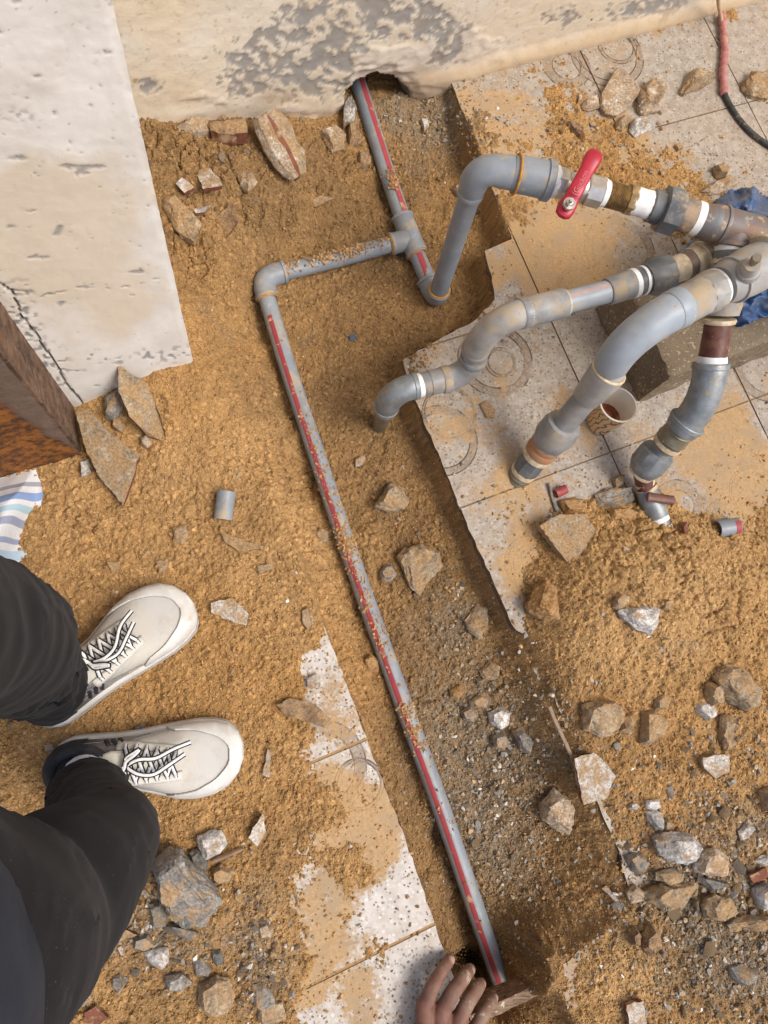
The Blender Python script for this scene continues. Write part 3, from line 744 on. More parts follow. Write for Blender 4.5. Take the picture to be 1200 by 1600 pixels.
edge_rough = sstep(.05, 0, CA) * .004 + sstep(.93, 1.0, CA) * .006
dd_ = .0010 * fa + .0003 * fbm(CU, CV, 12, 851, 3) - .0012 * pit - .004 * crack - .0012 * cr2 - edge_rough * .5 * (.3 + np.abs(fbm(CU, CV, 30, 861, 5)))
vx, vy, _ = colpt(CA + (sstep(.02, 0, CA) - sstep(.98, 1, CA)) * .005 * fbm(CU * 0 + 3, CV, 40, 871, 6), CZ, dd_)
nr, ncn = CA.shape; ii = np.arange(nr * ncn).reshape(nr, ncn)
fq = np.stack([ii[:-1, :-1], ii[1:, :-1], ii[1:, 1:], ii[:-1, 1:]], -1).reshape(-1, 4)
vv = np.stack([vx, vy, CZ], -1).reshape(-1, 3)
# turn the right and left edges back into the depth of the column
back = .30
n0 = len(vv); ext = []; extf = []
for col, sgn in ((0, 1), (ncn - 1, -1)):
    ids = ii[:, col]; b0 = len(vv) + len(ext)
    for k, i in enumerate(ids):
        bx, by, bz = colpt(CA[k, col] + (.02 if sgn > 0 else -.02), CZ[k, col], -back); ext.append((bx, by, bz))
    for k in range(nr - 1):
        qd = (ids[k], ids[k + 1], b0 + k + 1, b0 + k); extf.append(qd if sgn < 0 else qd[::-1])
allv = np.concatenate([vv, np.array(ext)]); allf = np.concatenate([fq, np.array(extf)])
me = mesh_np('column', allv, allf)
def addattr(me, name, arr, n):
    a = np.zeros(n, np.float32); a[:arr.size] = arr.ravel(); at = me.attributes.new(name, 'FLOAT', 'POINT'); at.data.foreach_set('value', a)
addattr(me, 'pit', np.clip(pit * .9, 0, 1), len(allv)); addattr(me, 'crack', np.clip(crack + .6 * cr2, 0, 1), len(allv))
stain = np.clip(sstep(.2, .7, blobs(CU, CV, [(60, 400, 120, 120, .8), (120, 330, 120, 90, .6), (200, 470, 70, 60, .6), (40, 320, 90, 60, .6)]) + .5 * fa), 0, 1)
addattr(me, 'stain', stain, len(allv))
bm = bmesh.new(); bm.from_mesh(me); bmesh.ops.recalc_face_normals(bm, faces=bm.faces); bm.to_mesh(me); bm.free()
m = Mat('limewash', .88, .2)
c = m.mix(m.ramp(m.noise(16, 6), .35, .65), (.80, .765, .70), (.72, .68, .605))
c = m.mix(m.math('MULTIPLY', m.attr('stain'), .8), c, (.70, .60, .45))
c = m.mix(m.ramp(m.noise(150, 4), .66, .76), c, (.50, .47, .42))
c = m.mix(m.attr('pit'), c, m.mix(m.noise(90), (.20, .20, .20), (.33, .32, .30)))
c = m.mix(m.attr('crack'), c, (.05, .045, .04))
M_COLUMN = m.fin(c, None, m.bump(m.noise(260, 6, .7), .25, .001))
colr = thing('column', 'square white limewashed column with a crack down its lower corner', 'column', (A0[0], A0[1], 0))
link('plaster_face', me, M_COLUMN, colr, angle=50)
b = MB()
p = [colpt(a, z, d) for z in (.857, 2.4) for a, d in ((.0, -.001), (1, -.001), (.99, -back + .005), (.01, -back + .005))]
b.add(*box_pts(p)); b.build('column_shaft', M_COLUMN, colr)

# ------------------------------------------------------------------ rusty steel post
c1 = P(131, 713, .0); c2 = P(122, 655, .0)
e = nrm(np.array([T1[0], T1[1], 0])); e2 = nrm(np.array([c2[0] - c1[0], c2[1] - c1[1], 0])); dep = .085
def post_pt(a, d, z): return np.array([c1[0] - e[0] * a + e2[0] * d, c1[1] - e[1] * a + e2[1] * d, z])
rust = Mat('rust', .85, .25)
sxyz = rust.sep(rust.raw)
cc_ = rust.mix(rust.ramp(rust.noise(70, 7, .7), .4, .62), (.10, .048, .026), (.33, .125, .028))
cc_ = rust.mix(rust.ramp(rust.noise(18, 6), .45, .62), cc_, (.155, .085, .055))
M_RUST = rust.fin(cc_, None, rust.bump(rust.noise(140, 7, .7), .9, .004))
rust2 = Mat('rust_scale', .8, .3)
cc_ = rust2.mix(rust2.ramp(rust2.noise(45, 7, .75), .35, .65), (.075, .045, .03), (.25, .15, .095)); cc_ = rust2.mix(rust2.ramp(rust2.noise(14, 5), .5, .65), cc_, (.19, .10, .05)); cc_ = rust2.mix(rust2.ramp(rust2.noise(170, 5), .60, .7), cc_, (.32, .22, .15))
M_RUST2 = rust2.fin(cc_, None, rust2.bump(rust2.noise(90, 7, .7), .9, .004))
post = thing('steel_post', 'heavy rusted steel post with flaking scale beside the white column', 'post', c1)
b = MB()
na, nz_ = 40, 160
A_, Z_ = np.meshgrid(np.linspace(0, .26, na), np.linspace(-.10, .9, nz_))
scale_edge = sstep(.004, .016, A_ + .018 * fbm(A_, Z_, .05, 901, 4) + .02 * fbm(A_, Z_, .2, 911, 2) + np.clip(.02 - Z_ * .12, -.02, .02))
D_ = .0042 * (1 - scale_edge) * (1 + .4 * fbm(A_, Z_, .02, 921, 3)) + .0012 * fbm(A_, Z_, .012, 931, 3)
fx = c1[0] - e[0] * A_ - e2[0] * D_; fy = c1[1] - e[1] * A_ - e2[1] * D_
ii = np.arange(na * nz_).reshape(nz_, na)
me = mesh_np('front_face', np.stack([fx, fy, Z_], -1).reshape(-1, 3), np.stack([ii[:-1, :-1], ii[1:, :-1], ii[1:, 1:], ii[:-1, 1:]], -1).reshape(-1, 4))
addattr(me, 'scale', 1 - scale_edge, na * nz_)
rf = Mat('rust_face', .85, .25)
cc_ = rf.mix(rf.ramp(rf.noise(60, 7, .7), .38, .64), (.085, .04, .02), (.36, .135, .028))
ccs = rf.mix(rf.noise(55, 7, .7), (.12, .085, .066), (.25, .17, .12))
cc_ = rf.mix(rf.attr('scale'), cc_, ccs)
low = rf.ramp(rf.math('ADD', rf.sep(rf.raw)[2], rf.math('MULTIPLY', rf.noise(40, 4), .05)), .055, .03)
cc_ = rf.mix(low, cc_, (.085, .042, .028))
link('front_face', me, rf.fin(cc_, None, rf.bump(rf.noise(170, 7, .7), .9, .003)), post, smooth=True)
b.add(*box_pts([post_pt(a, d, z) for z in (-.1, .9) for a, d in ((.26, .004), (0.0, .004), (0.0, dep), (.26, dep))]))
o = b.build('flange', M_RUST2, post)
b = MB(); b.add(*box_pts([post_pt(a, d, z) for z in (.9, 1.8) for a, d in ((.26, -.002), (-.001, -.002), (-.001, dep), (.26, dep))])); b.build('upper_shaft', M_RUST, post)

# ------------------------------------------------------------------ pipework
def pvc(name, c1, c2, dust=.25, rough=.42):
    m = Mat(name, rough, .4)
    c = m.mix(m.ramp(m.noise(30, 5), .3, .7), c1, c2)
    streak = m.ramp(m.noise(60, 6, .7), .60, .72)
    c = m.mix(m.math('MULTIPLY', streak, .55), c, (.42, .41, .38))
    spl = m.math('MULTIPLY', m.ramp(m.voro(95), .26, .18), m.ramp(m.sep(m.voro(95, out='Color'))[0], .80, .82)); c = m.mix(m.math('MULTIPLY', spl, .8), c, (.40, .27, .14))
    grime = m.ramp(m.noise(11, 6, .7), .48, .72); c = m.mix(m.math('MULTIPLY', grime, .25 + .45 * dust), c, (.20, .165, .12))
    scr = m.ramp(m.noise(1, 4, .6, vec=m.scale((260, 90, 160))), .70, .76)
    c = m.mix(m.math('MULTIPLY', scr, .5), c, (.50, .50, .48))
    d = m.math('MULTIPLY', m.ramp(m.noise(26, 7, .7), .66 - .28 * dust, .76 - .2 * dust), upface(m, .1, .8))
    c = m.mix(m.math('MULTIPLY', d, .75), c, (.44, .33, .19))
    r = m.mix(d, m.mix(m.noise(40, 4), (.3,) * 3, (.55,) * 3), (.95,) * 3)
    return m.fin(c, r, m.bump(m.noise(300, 3), .08, .0006))
M_PVC = pvc('grey_pvc', (.205, .23, .255), (.255, .28, .30), .5)
M_PVC_OLD = pvc('old_grey_pvc', (.18, .185, .19), (.29, .29, .28), .8, .5)
M_PVC_PALE = pvc('pale_grey_pvc', (.38, .37, .34), (.27, .265, .25), .75, .4)
M_BLUEGREY = pvc('blue_grey_pvc', (.27, .31, .34), (.33, .36, .385), .4, .34)
M_DARK = pvc('dark_grey_pvc', (.085, .092, .095), (.16, .165, .165), .5, .38)
M_GLUE = simple('orange_glue', (.55, .27, .04), (.42, .18, .03), 90, .4)
M_RED = simple('red_stripe', (.36, .048, .055), (.28, .05, .05), 90, .55, dust=.15, speck=(150, .69, (.36, .24, .15)))
M_TAPE = simple('white_thread_tape', (.80, .79, .76), (.70, .69, .65), 90, .6, bump=.3)
M_CREAM = simple('cream_sealant', (.66, .56, .40), (.50, .38, .22), 110, .6, bump=.4)
M_BRASS = simple('brass', (.42, .29, .13), (.24, .165, .08), 120, .5, metal=.6, bump=.2)
M_NICKEL = simple('nickel', (.62, .58, .51), (.50, .46, .40), 60, .3, metal=.85, bump=.08)
M_GALV = simple('galvanised_steel', (.30, .32, .32), (.20, .22, .225), 45, .46, metal=.45, bump=.4, dust=.25, speck=(70, .62, (.36, .31, .24)))
M_STEEL_RUST = simple('stained_steel', (.17, .18, .185), (.21, .13, .085), 26, .55, metal=.2, bump=.6, dust=.3, speck=(44, .57, (.40, .31, .21)))
M_BROWN = simple('brown_iron', (.10, .035, .025), (.16, .07, .045), 60, .45, bump=.4, speck=(90, .66, (.38, .28, .18)))
M_COPPER = simple('rust_orange_ring', (.40, .17, .07), (.30, .20, .12), 70, .5, bump=.4)
M_OLDBRASS = simple('dull_brass', (.27, .23, .155), (.19, .17, .12), 60, .45, metal=.5, bump=.3, speck=(90, .66, (.45, .36, .2)))
M_LEVER = simple('red_lever_vinyl', (.42, .012, .03), (.34, .01, .025), 40, .35, bump=.05, spec=.5)
M_LEVER_LT = simple('worn_lettering', (.55, .16, .17), (.48, .12, .13), 90, .5)

pw = thing('pipework', 'red-striped grey water pipes joined through a red-levered valve to an old pipe cluster', 'pipework', P(640, 372, -.055))

def px_r(p, hw): return hw * depth(p) / F

def fit(name, a, b, prof, mat, seg=28, parent=None, angle=35):
    """fitting between two (u,v,z) points with half widths in pixels of the photo's scale"""
    p0, p1 = P(*a), P(*b)
    pr = []
    for t, hw in prof:
        pr.append((t, px_r(p0 + (p1 - p0) * t, hw)))
    mb = MB(); mb.add(*lathe(p0, p1, pr, seg))
    return mb.build(name, mat, parent or pw, angle=angle)

def sock(hw, lip=.06): return [(0, hw * .94), (.02, hw), (1 - lip, hw), (1, hw * .96)]

def pipe(name, pts, r, mat, seg=24, parent=None):
    mb = MB(); mb.add(*tube(pts, r, seg)); return mb.build(name, mat, parent or pw, angle=50)

def stripe(pts, r, ang, half, parent, name='red_stripe', mat=None):
    """thin printed band along a pipe: ang measured from straight up, towards the pipe's left"""
    v = []; f = []; k = 5
    fr = frames(pts)
    for (t, N, B), p in zip(fr, pts):
        up = nrm(np.array([0, 0, 1.]) - t[2] * t); side = np.cross(up, t)
        for j in range(k):
            a = ang + half * (2 * j / (k - 1) - 1)
            v.append(vec(p) + (up * math.cos(a) + side * math.sin(a)) * (r + .0004))
    for i in range(len(pts) - 1):
        for j in range(k - 1): f.append((i * k + j, i * k + j + 1, (i + 1) * k + j + 1, (i + 1) * k + j))
    mb = MB(); mb.add(v, f); return mb.build(name, mat or M_RED, parent, angle=60)

def ring(name, c, d, r, w, mat, parent=None):
    c = vec(c); d = nrm(d); pts = []
    t, N, B = frames([c, c + d])[0]
    loop = [c + (N * math.cos(2 * math.pi * k / 32) + B * math.sin(2 * math.pi * k / 32)) * r for k in range(33)]
    mb = MB(); mb.add(*tube(loop, w, 8)); return mb.build(name, mat, parent or pw, angle=60)

RP = .0162
# run from the wall hole to the tee
tee = P(640, 374, -.052)
h0 = P(566, 150, -.030); d0 = nrm(h0 - tee)
run = [tee - d0 * -.025, h0, h0 + d0 * .16]
o = pipe('wall_pipe', [tee + d0 * .02, (tee + h0) / 2 + np.array([0, 0, -.004]), h0, h0 + d0 * .16], RP, M_PVC)
stripe([tee + d0 * .052, (tee + h0) / 2 + np.array([0, 0, -.004]), h0, h0 + d0 * .15], RP, -.25, .33, o)
# tee
cor = P(409, 434, -.048); dc = nrm(cor - tee); dn = nrm(P(682, 457, -.055) - tee)
mb = MB(); RF = .0212
mb.add(*lathe(tee + d0 * .050, tee + dn * .034, [(0, RF * .95), (.03, RF), (.97, RF), (1, RF * .95)], 28))
t_o = mb.build('tee', M_PVC, pw)
mb = MB(); mb.add(*lathe(tee, tee + dc * .042, [(0, RF * .98), (.95, RF * .98), (1, RF * .93)], 28)); mb.build('branch_socket', M_PVC, t_o)
ring('glue_ring', tee + dc * .0425, dc, RF * .86, .0021, M_GLUE, t_o)
ring('glue_ring', tee + dn * .0345, dn, RF * .86, .0021, M_GLUE, t_o)
# branch to the first elbow
el = bend(cor - dc * .040, cor, cor + nrm(P(430, 505, -.055) - cor) * .036, 8, .8)
o = pipe('cross_pipe', [tee + dc * .03, (tee + cor) / 2 + np.array([0, 0, -.003]), cor - dc * .02], RP, M_PVC)
dl = nrm(P(440, 545, -.056) - cor)
el = bend(cor - dc * .046, cor, cor + dl * .042, 10, .62)
o = pipe('elbow', el, [RF * .96] + [RF] * (len(el) - 2) + [RF * .96], M_PVC)
ring('glue_ring', cor + dl * .0425, dl, RF * .86, .0021, M_GLUE, o)
long_px = [(418, 470, -.050), (445, 560, -.056), (471, 640, -.058), (500, 725, -.058), (521, 790, -.059), (541, 850, -.060), (574, 945, -.062), (609, 1040, -.066), (648, 1150, -.074), (690, 1262, -.084), (723, 1360, -.096), (757, 1462, -.112), (780, 1525, -.126), (800, 1580, -.140)]
lp = [P(*q) for q in long_px]; lp = [lp[0] - dl * .03] + lp
# resample smoothly
def resample(pts, n):
    pts = np.array(pts); d = np.r_[0, np.cumsum(np.linalg.norm(np.diff(pts, axis=0), axis=1))]
    s = np.linspace(0, d[-1], n); out = np.stack([np.interp(s, d, pts[:, k]) for k in range(3)], 1)
    for _ in range(6): out[1:-1] = .25 * out[:-2] + .5 * out[1:-1] + .25 * out[2:]
    return list(out)
lpr = resample(lp, 44)
o = pipe('long_pipe', lpr, RP, M_PVC, 28)
stripe(lpr[2:], RP, -.42, .27, o)
# elbow up to the riser
eb = P(682, 466, -.058); rt = P(748, 262, .325); du = nrm(rt - eb)
o = pipe('short_pipe', [tee + dn * .02, eb - dn * .02], RP, M_PVC)
stripe([tee + dn * .038, eb - dn * .045], RP, -.1, .36, o)
el = bend(eb - dn * .043, eb, eb + du * .034, 10, .55)
o = pipe('elbow', el, [RF * .95] + [RF] * (len(el) - 2) + [RF], M_PVC)
ring('glue_ring', eb + du * .0345, du, RF * .90, .0022, M_GLUE, o)
o = pipe('riser', [eb + du * .01, (eb + rt) / 2, rt - du * .01], RP * 1.08, M_PVC, 28)
# top elbow
ta = P(806, 271, .325); dt = nrm(ta - rt); RE = .0225
el = bend(rt - du * .062, rt, rt + dt * .050, 12, .62)
o = pipe('top_elbow', el, [RE * .80] + [RE * .97] + [RE] * (len(el) - 4) + [RE * 1.04, RE * 1.10], M_PVC, 32)
ring('glue_ring', P(807, 272, .325), dt, px_r(ta, 29.5), .0021, M_GLUE, o)
Z1 = .325
fit('socket', (800, 270, Z1), (862, 283, Z1), [(0, 25), (.12, 28), (.80, 28.5), (.82, 31.5), (.98, 31.5), (1, 30)], M_PVC, 32)
fit('thread_tape', (860, 282.5, Z1), (872, 285, Z1), [(0, 25), (.6, 24.5), (1, 22)], M_TAPE)
# ball valve
vv_ = thing('ball_valve', None, None, P(903, 293, Z1)); vv_.parent = pw; vv_.location = Vector([float(c) for c in P(903, 293, Z1)]) - pw.location
fit('hex_end', (868, 284, Z1), (884, 288, Z1), [(0, 23), (.08, 24), (.92, 24), (1, 22.5)], M_NICKEL, 8, vv_)
fit('valve_body', (882, 287.5, Z1), (930, 299, Z1), [(0, 18), (.06, 21), (.12, 21), (.16, 18.5), (.35, 22), (.6, 22), (.8, 18), (1, 19)], M_NICKEL, 32, vv_)
fit('hex_end', (915, 295.5, Z1), (940, 302, Z1), [(0, 23), (.06, 24.5), (.94, 24.5), (1, 23)], M_NICKEL, 8, vv_)
vc = P(897, 293, Z1); nut = P(887, 322, .372); st = nrm(nut - vc)
mb = MB(); mb.add(*lathe(vc + st * .012, nut, [(0, .0075), (.55, .0075), (.56, .0055), (1, .0055)], 16)); mb.build('stem', M_NICKEL, vv_)
tip = P(927, 246, .385); ldir = nrm(tip - nut); lside = nrm(np.cross(ldir, st)); lup = np.cross(lside, ldir)
if lup @ st < 0: lup = -lup; 
def lever_mesh():
    prof = [(-.014, .006, .004, -.004), (-.010, .0115, .006, -.004), (0, .0135, .007, -.004), (.010, .0125, .007, -.003), (.016, .0105, .006, .000), (.022, .0112, .006, .0035), (.035, .0112, .0055, .005), (.055, .0105, .005, .006), (.066, .0112, .006, .006), (.074, .0128, .008, .006), (.083, .0128, .0085, .006), (.090, .0105, .0075, .0055), (.094, .006, .005, .005)]
    L = np.linalg.norm(tip - nut) / .084
    v = []; f = []; k = 16
    for s, w, t, up in prof:
        c = nut + ldir * s * L + lup * (up - .004)
        for j in range(k):
            a = 2 * math.pi * j / k; ca, sa = math.cos(a), math.sin(a)
            v.append(c + lside * w * np.sign(ca) * abs(ca) ** .6 + lup * t * np.sign(sa) * abs(sa) ** .6)
    for i in range(len(prof) - 1):
        for j in range(k): f.append((i * k + j, i * k + (j + 1) % k, (i + 1) * k + (j + 1) % k, (i + 1) * k + j))
    f.append(tuple(range(k))); f.append(tuple(range((len(prof) - 1) * k, len(prof) * k)))
    return v, f
mb = MB(); mb.add(*lever_mesh()); lev = mb.build('lever', M_LEVER, vv_, angle=60)
mb = MB(); mb.add(*lathe(nut + lup * .003, nut + lup * .0085, [(0, .0088), (1, .0088)], 20)); mb.build('washer', M_NICKEL, vv_)
mb = MB(); mb.add(*lathe(nut + lup * .0085, nut + lup * .0145, [(0, .0066), (.85, .0066), (1, .0058)], 6)).add(*lathe(nut + lup * .014, nut + lup * .019, [(0, .0034), (1, .003)], 14)); mb.build('lever_nut', M_NICKEL, vv_)
# worn embossed lettering on the lever
cu = bpy.data.curves.new('lettering', 'FONT'); cu.body = '(Guckona'; cu.size = .0115; cu.extrude = .0003; cu.align_x = 'CENTER'; cu.align_y = 'CENTER'
to = bpy.data.objects.new('tmp', cu); COL.objects.link(to)
dg = bpy.context.evaluated_depsgraph_get(); tm = bpy.data.meshes.new_from_object(to.evaluated_get(dg)); bpy.data.objects.remove(to)
sd_ = -lside if np.cross(ldir, -lside) @ lup > 0 else lside
pos = nut + ldir * np.linalg.norm(tip - nut) * .46 + lup * .0068
sd_ = np.cross(lup, ldir)
Mx = Matrix([[ldir[0], sd_[0], lup[0], pos[0]], [ldir[1], sd_[1], lup[1], pos[1]], [ldir[2], sd_[2], lup[2], pos[2]], [0, 0, 0, 1]])
tm.transform(Mx); link('lettering', tm, M_LEVER_LT, vv_)

fit('thread_tape', (936, 300, Z1), (949, 304, Z1), [(0, 22.5), (.5, 21.5), (1, 19)], M_TAPE)
pr = [(0, 18)]
for k in range(16): pr += [(.03 + k * .058, 18.2), (.03 + k * .058 + .03, 20.0)]
pr += [(1, 18)]
fit('brass_nipple', (944, 302, Z1), (985, 313, Z1), pr, M_BRASS)
fit('brass_hex', (978, 310, Z1), (991, 313.5, Z1), [(0, 21), (.1, 23.5), (.9, 23.5), (1, 22)], M_BRASS, 8)
fit('thread_tape', (988, 313, Z1), (1020, 322, Z1), [(0, 22), (.1, 21.5), (.5, 21), (.9, 22), (1, 20)], M_TAPE)
cu_ = fit('union_end', (1014, 320, Z1), (1040, 327.5, Z1), [(0, 22), (.1, 25), (.7, 26), (1, 27)], M_DARK, 12)
fit('union_nut', (1032, 325, Z1), (1060, 333.5, Z1), [(0, 31), (.06, 36), (.94, 36), (1, 30)], M_DARK, 8)
fit('steel_nipple', (1056, 332, Z1), (1090, 342, Z1), [(0, 27), (.2, 26), (.95, 25.5), (1, 24)], M_STEEL_RUST)
fit('thread_tape', (1082, 339.5, Z1), (1093, 343, Z1), [(0, 26.3), (1, 26)], M_TAPE)
fit('rusty_collar', (1092, 343, Z1), (1120, 351, Z1), [(0, 24), (.2, 26), (.6, 28), (.8, 29), (1, 27)], M_STEEL_RUST)
fit('old_tee', (1114, 349, Z1), (1196, 372, Z1), [(0, 28), (.08, 29), (.9, 29), (.91, 31), (1, 30)], M_STEEL_RUST, 32)
fit('cream_ring', (1193, 371, Z1), (1206, 375, Z1), [(0, 28), (1, 27)], M_CREAM)
fit('end_nipple', (1204, 374, Z1), (1560, 472, Z1), [(0, 26), (1, 24)], M_GALV)
# branch of the old tee down to the grey valve body
fit('tee_branch', (1150, 360, Z1), (1142, 388, Z1 - .012), [(0, 27), (.85, 28), (1, 27)], M_STEEL_RUST)
fit('thread_tape', (1143, 384, Z1 - .01), (1141, 396, Z1 - .014), [(0, 26), (.3, 25), (1, 24)], M_TAPE)
fit('branch_nipple', (1141, 392, Z1 - .012), (1139, 412, Z1 - .02), [(0, 25), (.5, 25.5), (1, 24)], M_DARK, 12)
fit('cream_ring', (1139, 408, Z1 - .02), (1138, 416, Z1 - .022), [(0, 26), (1, 26)], M_CREAM)
fit('cross_joint', (1138, 412, Z1 - .02), (1126, 492, Z1 - .06), [(0, 26), (.3, 27), (.8, 30), (1, 27)], M_PVC_OLD)
# big grey valve body across
ZB = .345
va, vb = (1216, 400, ZB), (1128, 446, ZB)
fit('grey_valve_body', va, vb, [(0, 30), (.1, 34), (.45, 38), (.6, 38), (.9, 33), (1, 30)], M_PVC_PALE, 36)
fit('supply_pipe', (1210, 403, ZB), (1560, 220, ZB), [(0, 27), (1, 24)], M_PVC_PALE)
fit('valve_knob', (1168, 424, ZB + .03), (1176, 412, ZB + .066), [(0, 20), (.35, 18), (.4, 15), (.75, 14), (1, 12)], M_PVC_PALE, 20)
fit('valve_spindle', (1175, 413, ZB + .06), (1183, 402, ZB + .088), [(0, 6), (.7, 6), (.72, 8), (1, 7)], M_OLDBRASS, 10)
fit('cream_ring', (1196, 404, ZB + .004), (1202, 400, ZB + .004), [(0, 37), (.5, 38.5), (1, 37)], M_CREAM)
fit('thread_tape', (1122, 449, ZB), (1114, 453, ZB), [(0, 30), (.3, 31.5), (1, 30)], M_TAPE, 32)
fit('hex_collar', (1119, 451, ZB), (1097, 462, ZB), [(0, 31), (.06, 33), (.9, 33), (1, 32)], M_PVC_PALE, 10)
fit('coupler', (1100, 460, ZB), (1062, 480, ZB), [(0, 31), (.9, 31), (1, 29)], M_PVC_PALE, 36)
q0, qc, q1 = P(1066, 478, ZB), P(975, 526, ZB), P(950, 580, .255)
el = bend(q0, qc, q1, 14, .9)
rr = [px_r(q0, 29)] + list(np.linspace(px_r(q0, 31), px_r(q1, 27), len(el) - 3)) + [px_r(q1, 22), px_r(q1, 17)]
pipe('big_elbow', el, rr, M_BLUEGREY, 36)
ring('cream_ring', P(1063, 480, ZB), nrm(q0 - qc), px_r(q0, 30), .002, M_CREAM)
# down pipe
A = (953, 578, .262); Bp = (812, 744, -.004)
def L(t): return tuple(A[i] + (Bp[i] - A[i]) * t for i in range(2)) + (A[2] + (Bp[2] - A[2]) * t,)
fit('spigot', L(-.06), L(.08), [(0, 17), (1, 18)], M_PVC_PALE)
o = fit('reducer', L(.0), L(.26), [(0, 25), (.03, 29), (.12, 29.5), (.45, 27), (.96, 23), (1, 21)], M_PVC_PALE, 36)
ring('cream_ring', P(*L(.01)), nrm(P(*L(1)) - P(*L(0))), px_r(P(*L(0)), 27), .0028, M_CREAM, o)
fit('down_pipe', L(.2), L(.60), [(0, 20), (1, 19.5)], M_PVC_OLD, 28)
fit('union_nut', L(.50), L(.70), [(0, 22), (.02, 29), (.15, 31), (.65, 31), (.9, 27), (1, 25)], M_PVC_OLD, 10)
fit('orange_ring', L(.68), L(.78), [(0, 25), (.2, 26.5), (.5, 24), (.7, 26), (1, 24)], M_COPPER)
fit('cream_ring', L(.78), L(.82), [(0, 23), (.5, 24), (1, 23)], M_CREAM)
fit('hex_nipple', L(.81), L(.95), [(0, 22), (.3, 21), (.6, 22), (1, 20)], M_DARK, 8)
fit('foot_nipple', L(.93), L(1.06), [(0, 20), (.12, 18.5), (.25, 20), (.37, 18.5), (.5, 20), (.62, 18.5), (.75, 20), (1, 18)], M_OLDBRASS, 20)
fit('cream_ring', L(.94), L(.97), [(0, 20.5), (.5, 21), (1, 20)], M_CREAM)
# right-hand brown and galvanised line
fit('cream_ring', (1124, 498, .272), (1123, 505, .268), [(0, 24.5), (.5, 26), (1, 24.5)], M_CREAM)
fit('brown_nipple', (1123, 503, .27), (1112, 566, .235), [(0, 21), (.8, 21), (.9, 22), (1, 23)], M_BROWN)
fit('thread_tape', (1113, 556, .24), (1111, 571, .232), [(0, 22), (.5, 23.5), (1, 24)], M_TAPE)
q0, qc, q1 = P(1111, 567, .235), P(1104, 628, .205), P(1066, 668, .150)
el = bend(q0, qc, q1, 12, .8)
o = pipe('galvanised_elbow', el, [px_r(q0, 26)] + [px_r(q0, 26.5)] + [px_r(q0, 26)] * (len(el) - 4) + [px_r(q1, 28), px_r(q1, 27)], M_GALV, 32)
fit('brass_nipple', (1076, 658, .165), (1040, 696, .108), [(0, 24), (.3, 23), (.35, 25), (.4, 23), (.65, 24), (.7, 25), (.75, 23), (1, 22)], M_OLDBRASS, 28)
fit('cream_ring', (1067, 667, .15), (1063, 671, .145), [(0, 24.5), (1, 24.5)], M_CREAM)
fit('cream_ring', (1046, 690, .117), (1041, 695, .110), [(0, 24), (1, 23.5)], M_CREAM)
fit('inner_pipe', (1044, 692, .113), (1020, 720, .075), [(0, 17), (1, 16)], M_GALV)
fit('union_nut', (1030, 704, .092), (1003, 736, .050), [(0, 20), (.03, 27), (.2, 28), (.7, 28), (.9, 25), (1, 22)], M_GALV, 10)
fit('cream_ring', (1004, 735, .052), (1001, 738, .047), [(0, 22), (1, 21)], M_CREAM)
fit('brown_nipple', (1003, 736, .05), (1010, 766, .028), [(0, 15), (.4, 14), (1, 14)], M_BROWN)
fit('cream_ring', (1006, 752, .036), (1008, 757, .032), [(0, 15.5), (1, 15.5)], M_CREAM)
fit('stop_valve_body', (1008, 763, .028), (1030, 812, .012), [(0, 14.5), (.05, 16), (.3, 18), (.6, 20), (.9, 17), (1, 15)], M_GALV, 12)
fit('cream_ring', (1009, 762, .028), (1011, 767, .026), [(0, 16.5), (1, 16.5)], M_CREAM)
mb = MB(); pa, pb = P(1012, 776, .048), P(1052, 782, .05)
mb.add(*tube([pa - nrm(pb - pa) * .002, pa, (pa + pb) / 2, pb, pb + nrm(pb - pa) * .003], [(.004, .003), (.009, .005), (.0085, .0045), (.009, .005), (.004, .003)], 14)); mb.build('stop_valve_lever', M_BROWN, pw)
fit('thread_tape', (1028, 808, .014), (1031, 815, .012), [(0, 16), (1, 16)], M_TAPE)
fit('end_nipple', (1030, 812, .013), (1040, 838, .004), [(0, 14), (1, 13)], M_GALV)
fit('thread_tape', (1035, 824, .009), (1038, 830, .008), [(0, 15), (1, 14.5)], M_TAPE)
fit('brown_nipple', (1038, 830, .008), (1050, 856, -.005), [(0, 13.5), (1, 13)], M_BROWN)
# middle old line: manifold flange - union - coupler - elbows - ground
ZM = .27
fit('rusty_flange', (1100, 404, ZM), (1078, 413, ZM), [(0, 27), (.15, 28.5), (.35, 28.5), (.4, 25), (1, 24)], M_CREAM)
fit('stained_nipple', (1080, 412, ZM), (1046, 424, ZM), [(0, 22), (.2, 24), (.35, 22), (.5, 20), (1, 20)], M_STEEL_RUST)
fit('cream_nipple', (1070, 416, ZM), (1040, 426, ZM), [(0, 21.5), (.5, 21), (1, 20)], M_CREAM)
fit('union_nut', (1044, 425, ZM), (1008, 437, ZM), [(0, 23), (.05, 30), (.7, 30), (.9, 26), (1, 24)], M_DARK, 10)
fit('union_end', (1012, 435, ZM), (980, 446, ZM), [(0, 22), (1, 21)], M_DARK, 12)
fit('cream_ring', (1005, 438, ZM), (1001, 439, ZM), [(0, 23), (1, 23)], M_TAPE)
fit('thread_tape', (992, 442, ZM), (985, 444, ZM), [(0, 23), (1, 23)], M_TAPE)
fit('coupler', (985, 444, ZM), (948, 456, ZM), [(0, 22), (.1, 23.5), (.2, 22), (.95, 21.5), (1, 20)], M_PVC_OLD)
o = fit('old_pipe', (952, 455, ZM), (878, 474, ZM), [(0, 18), (1, 18)], M_BLUEGREY)
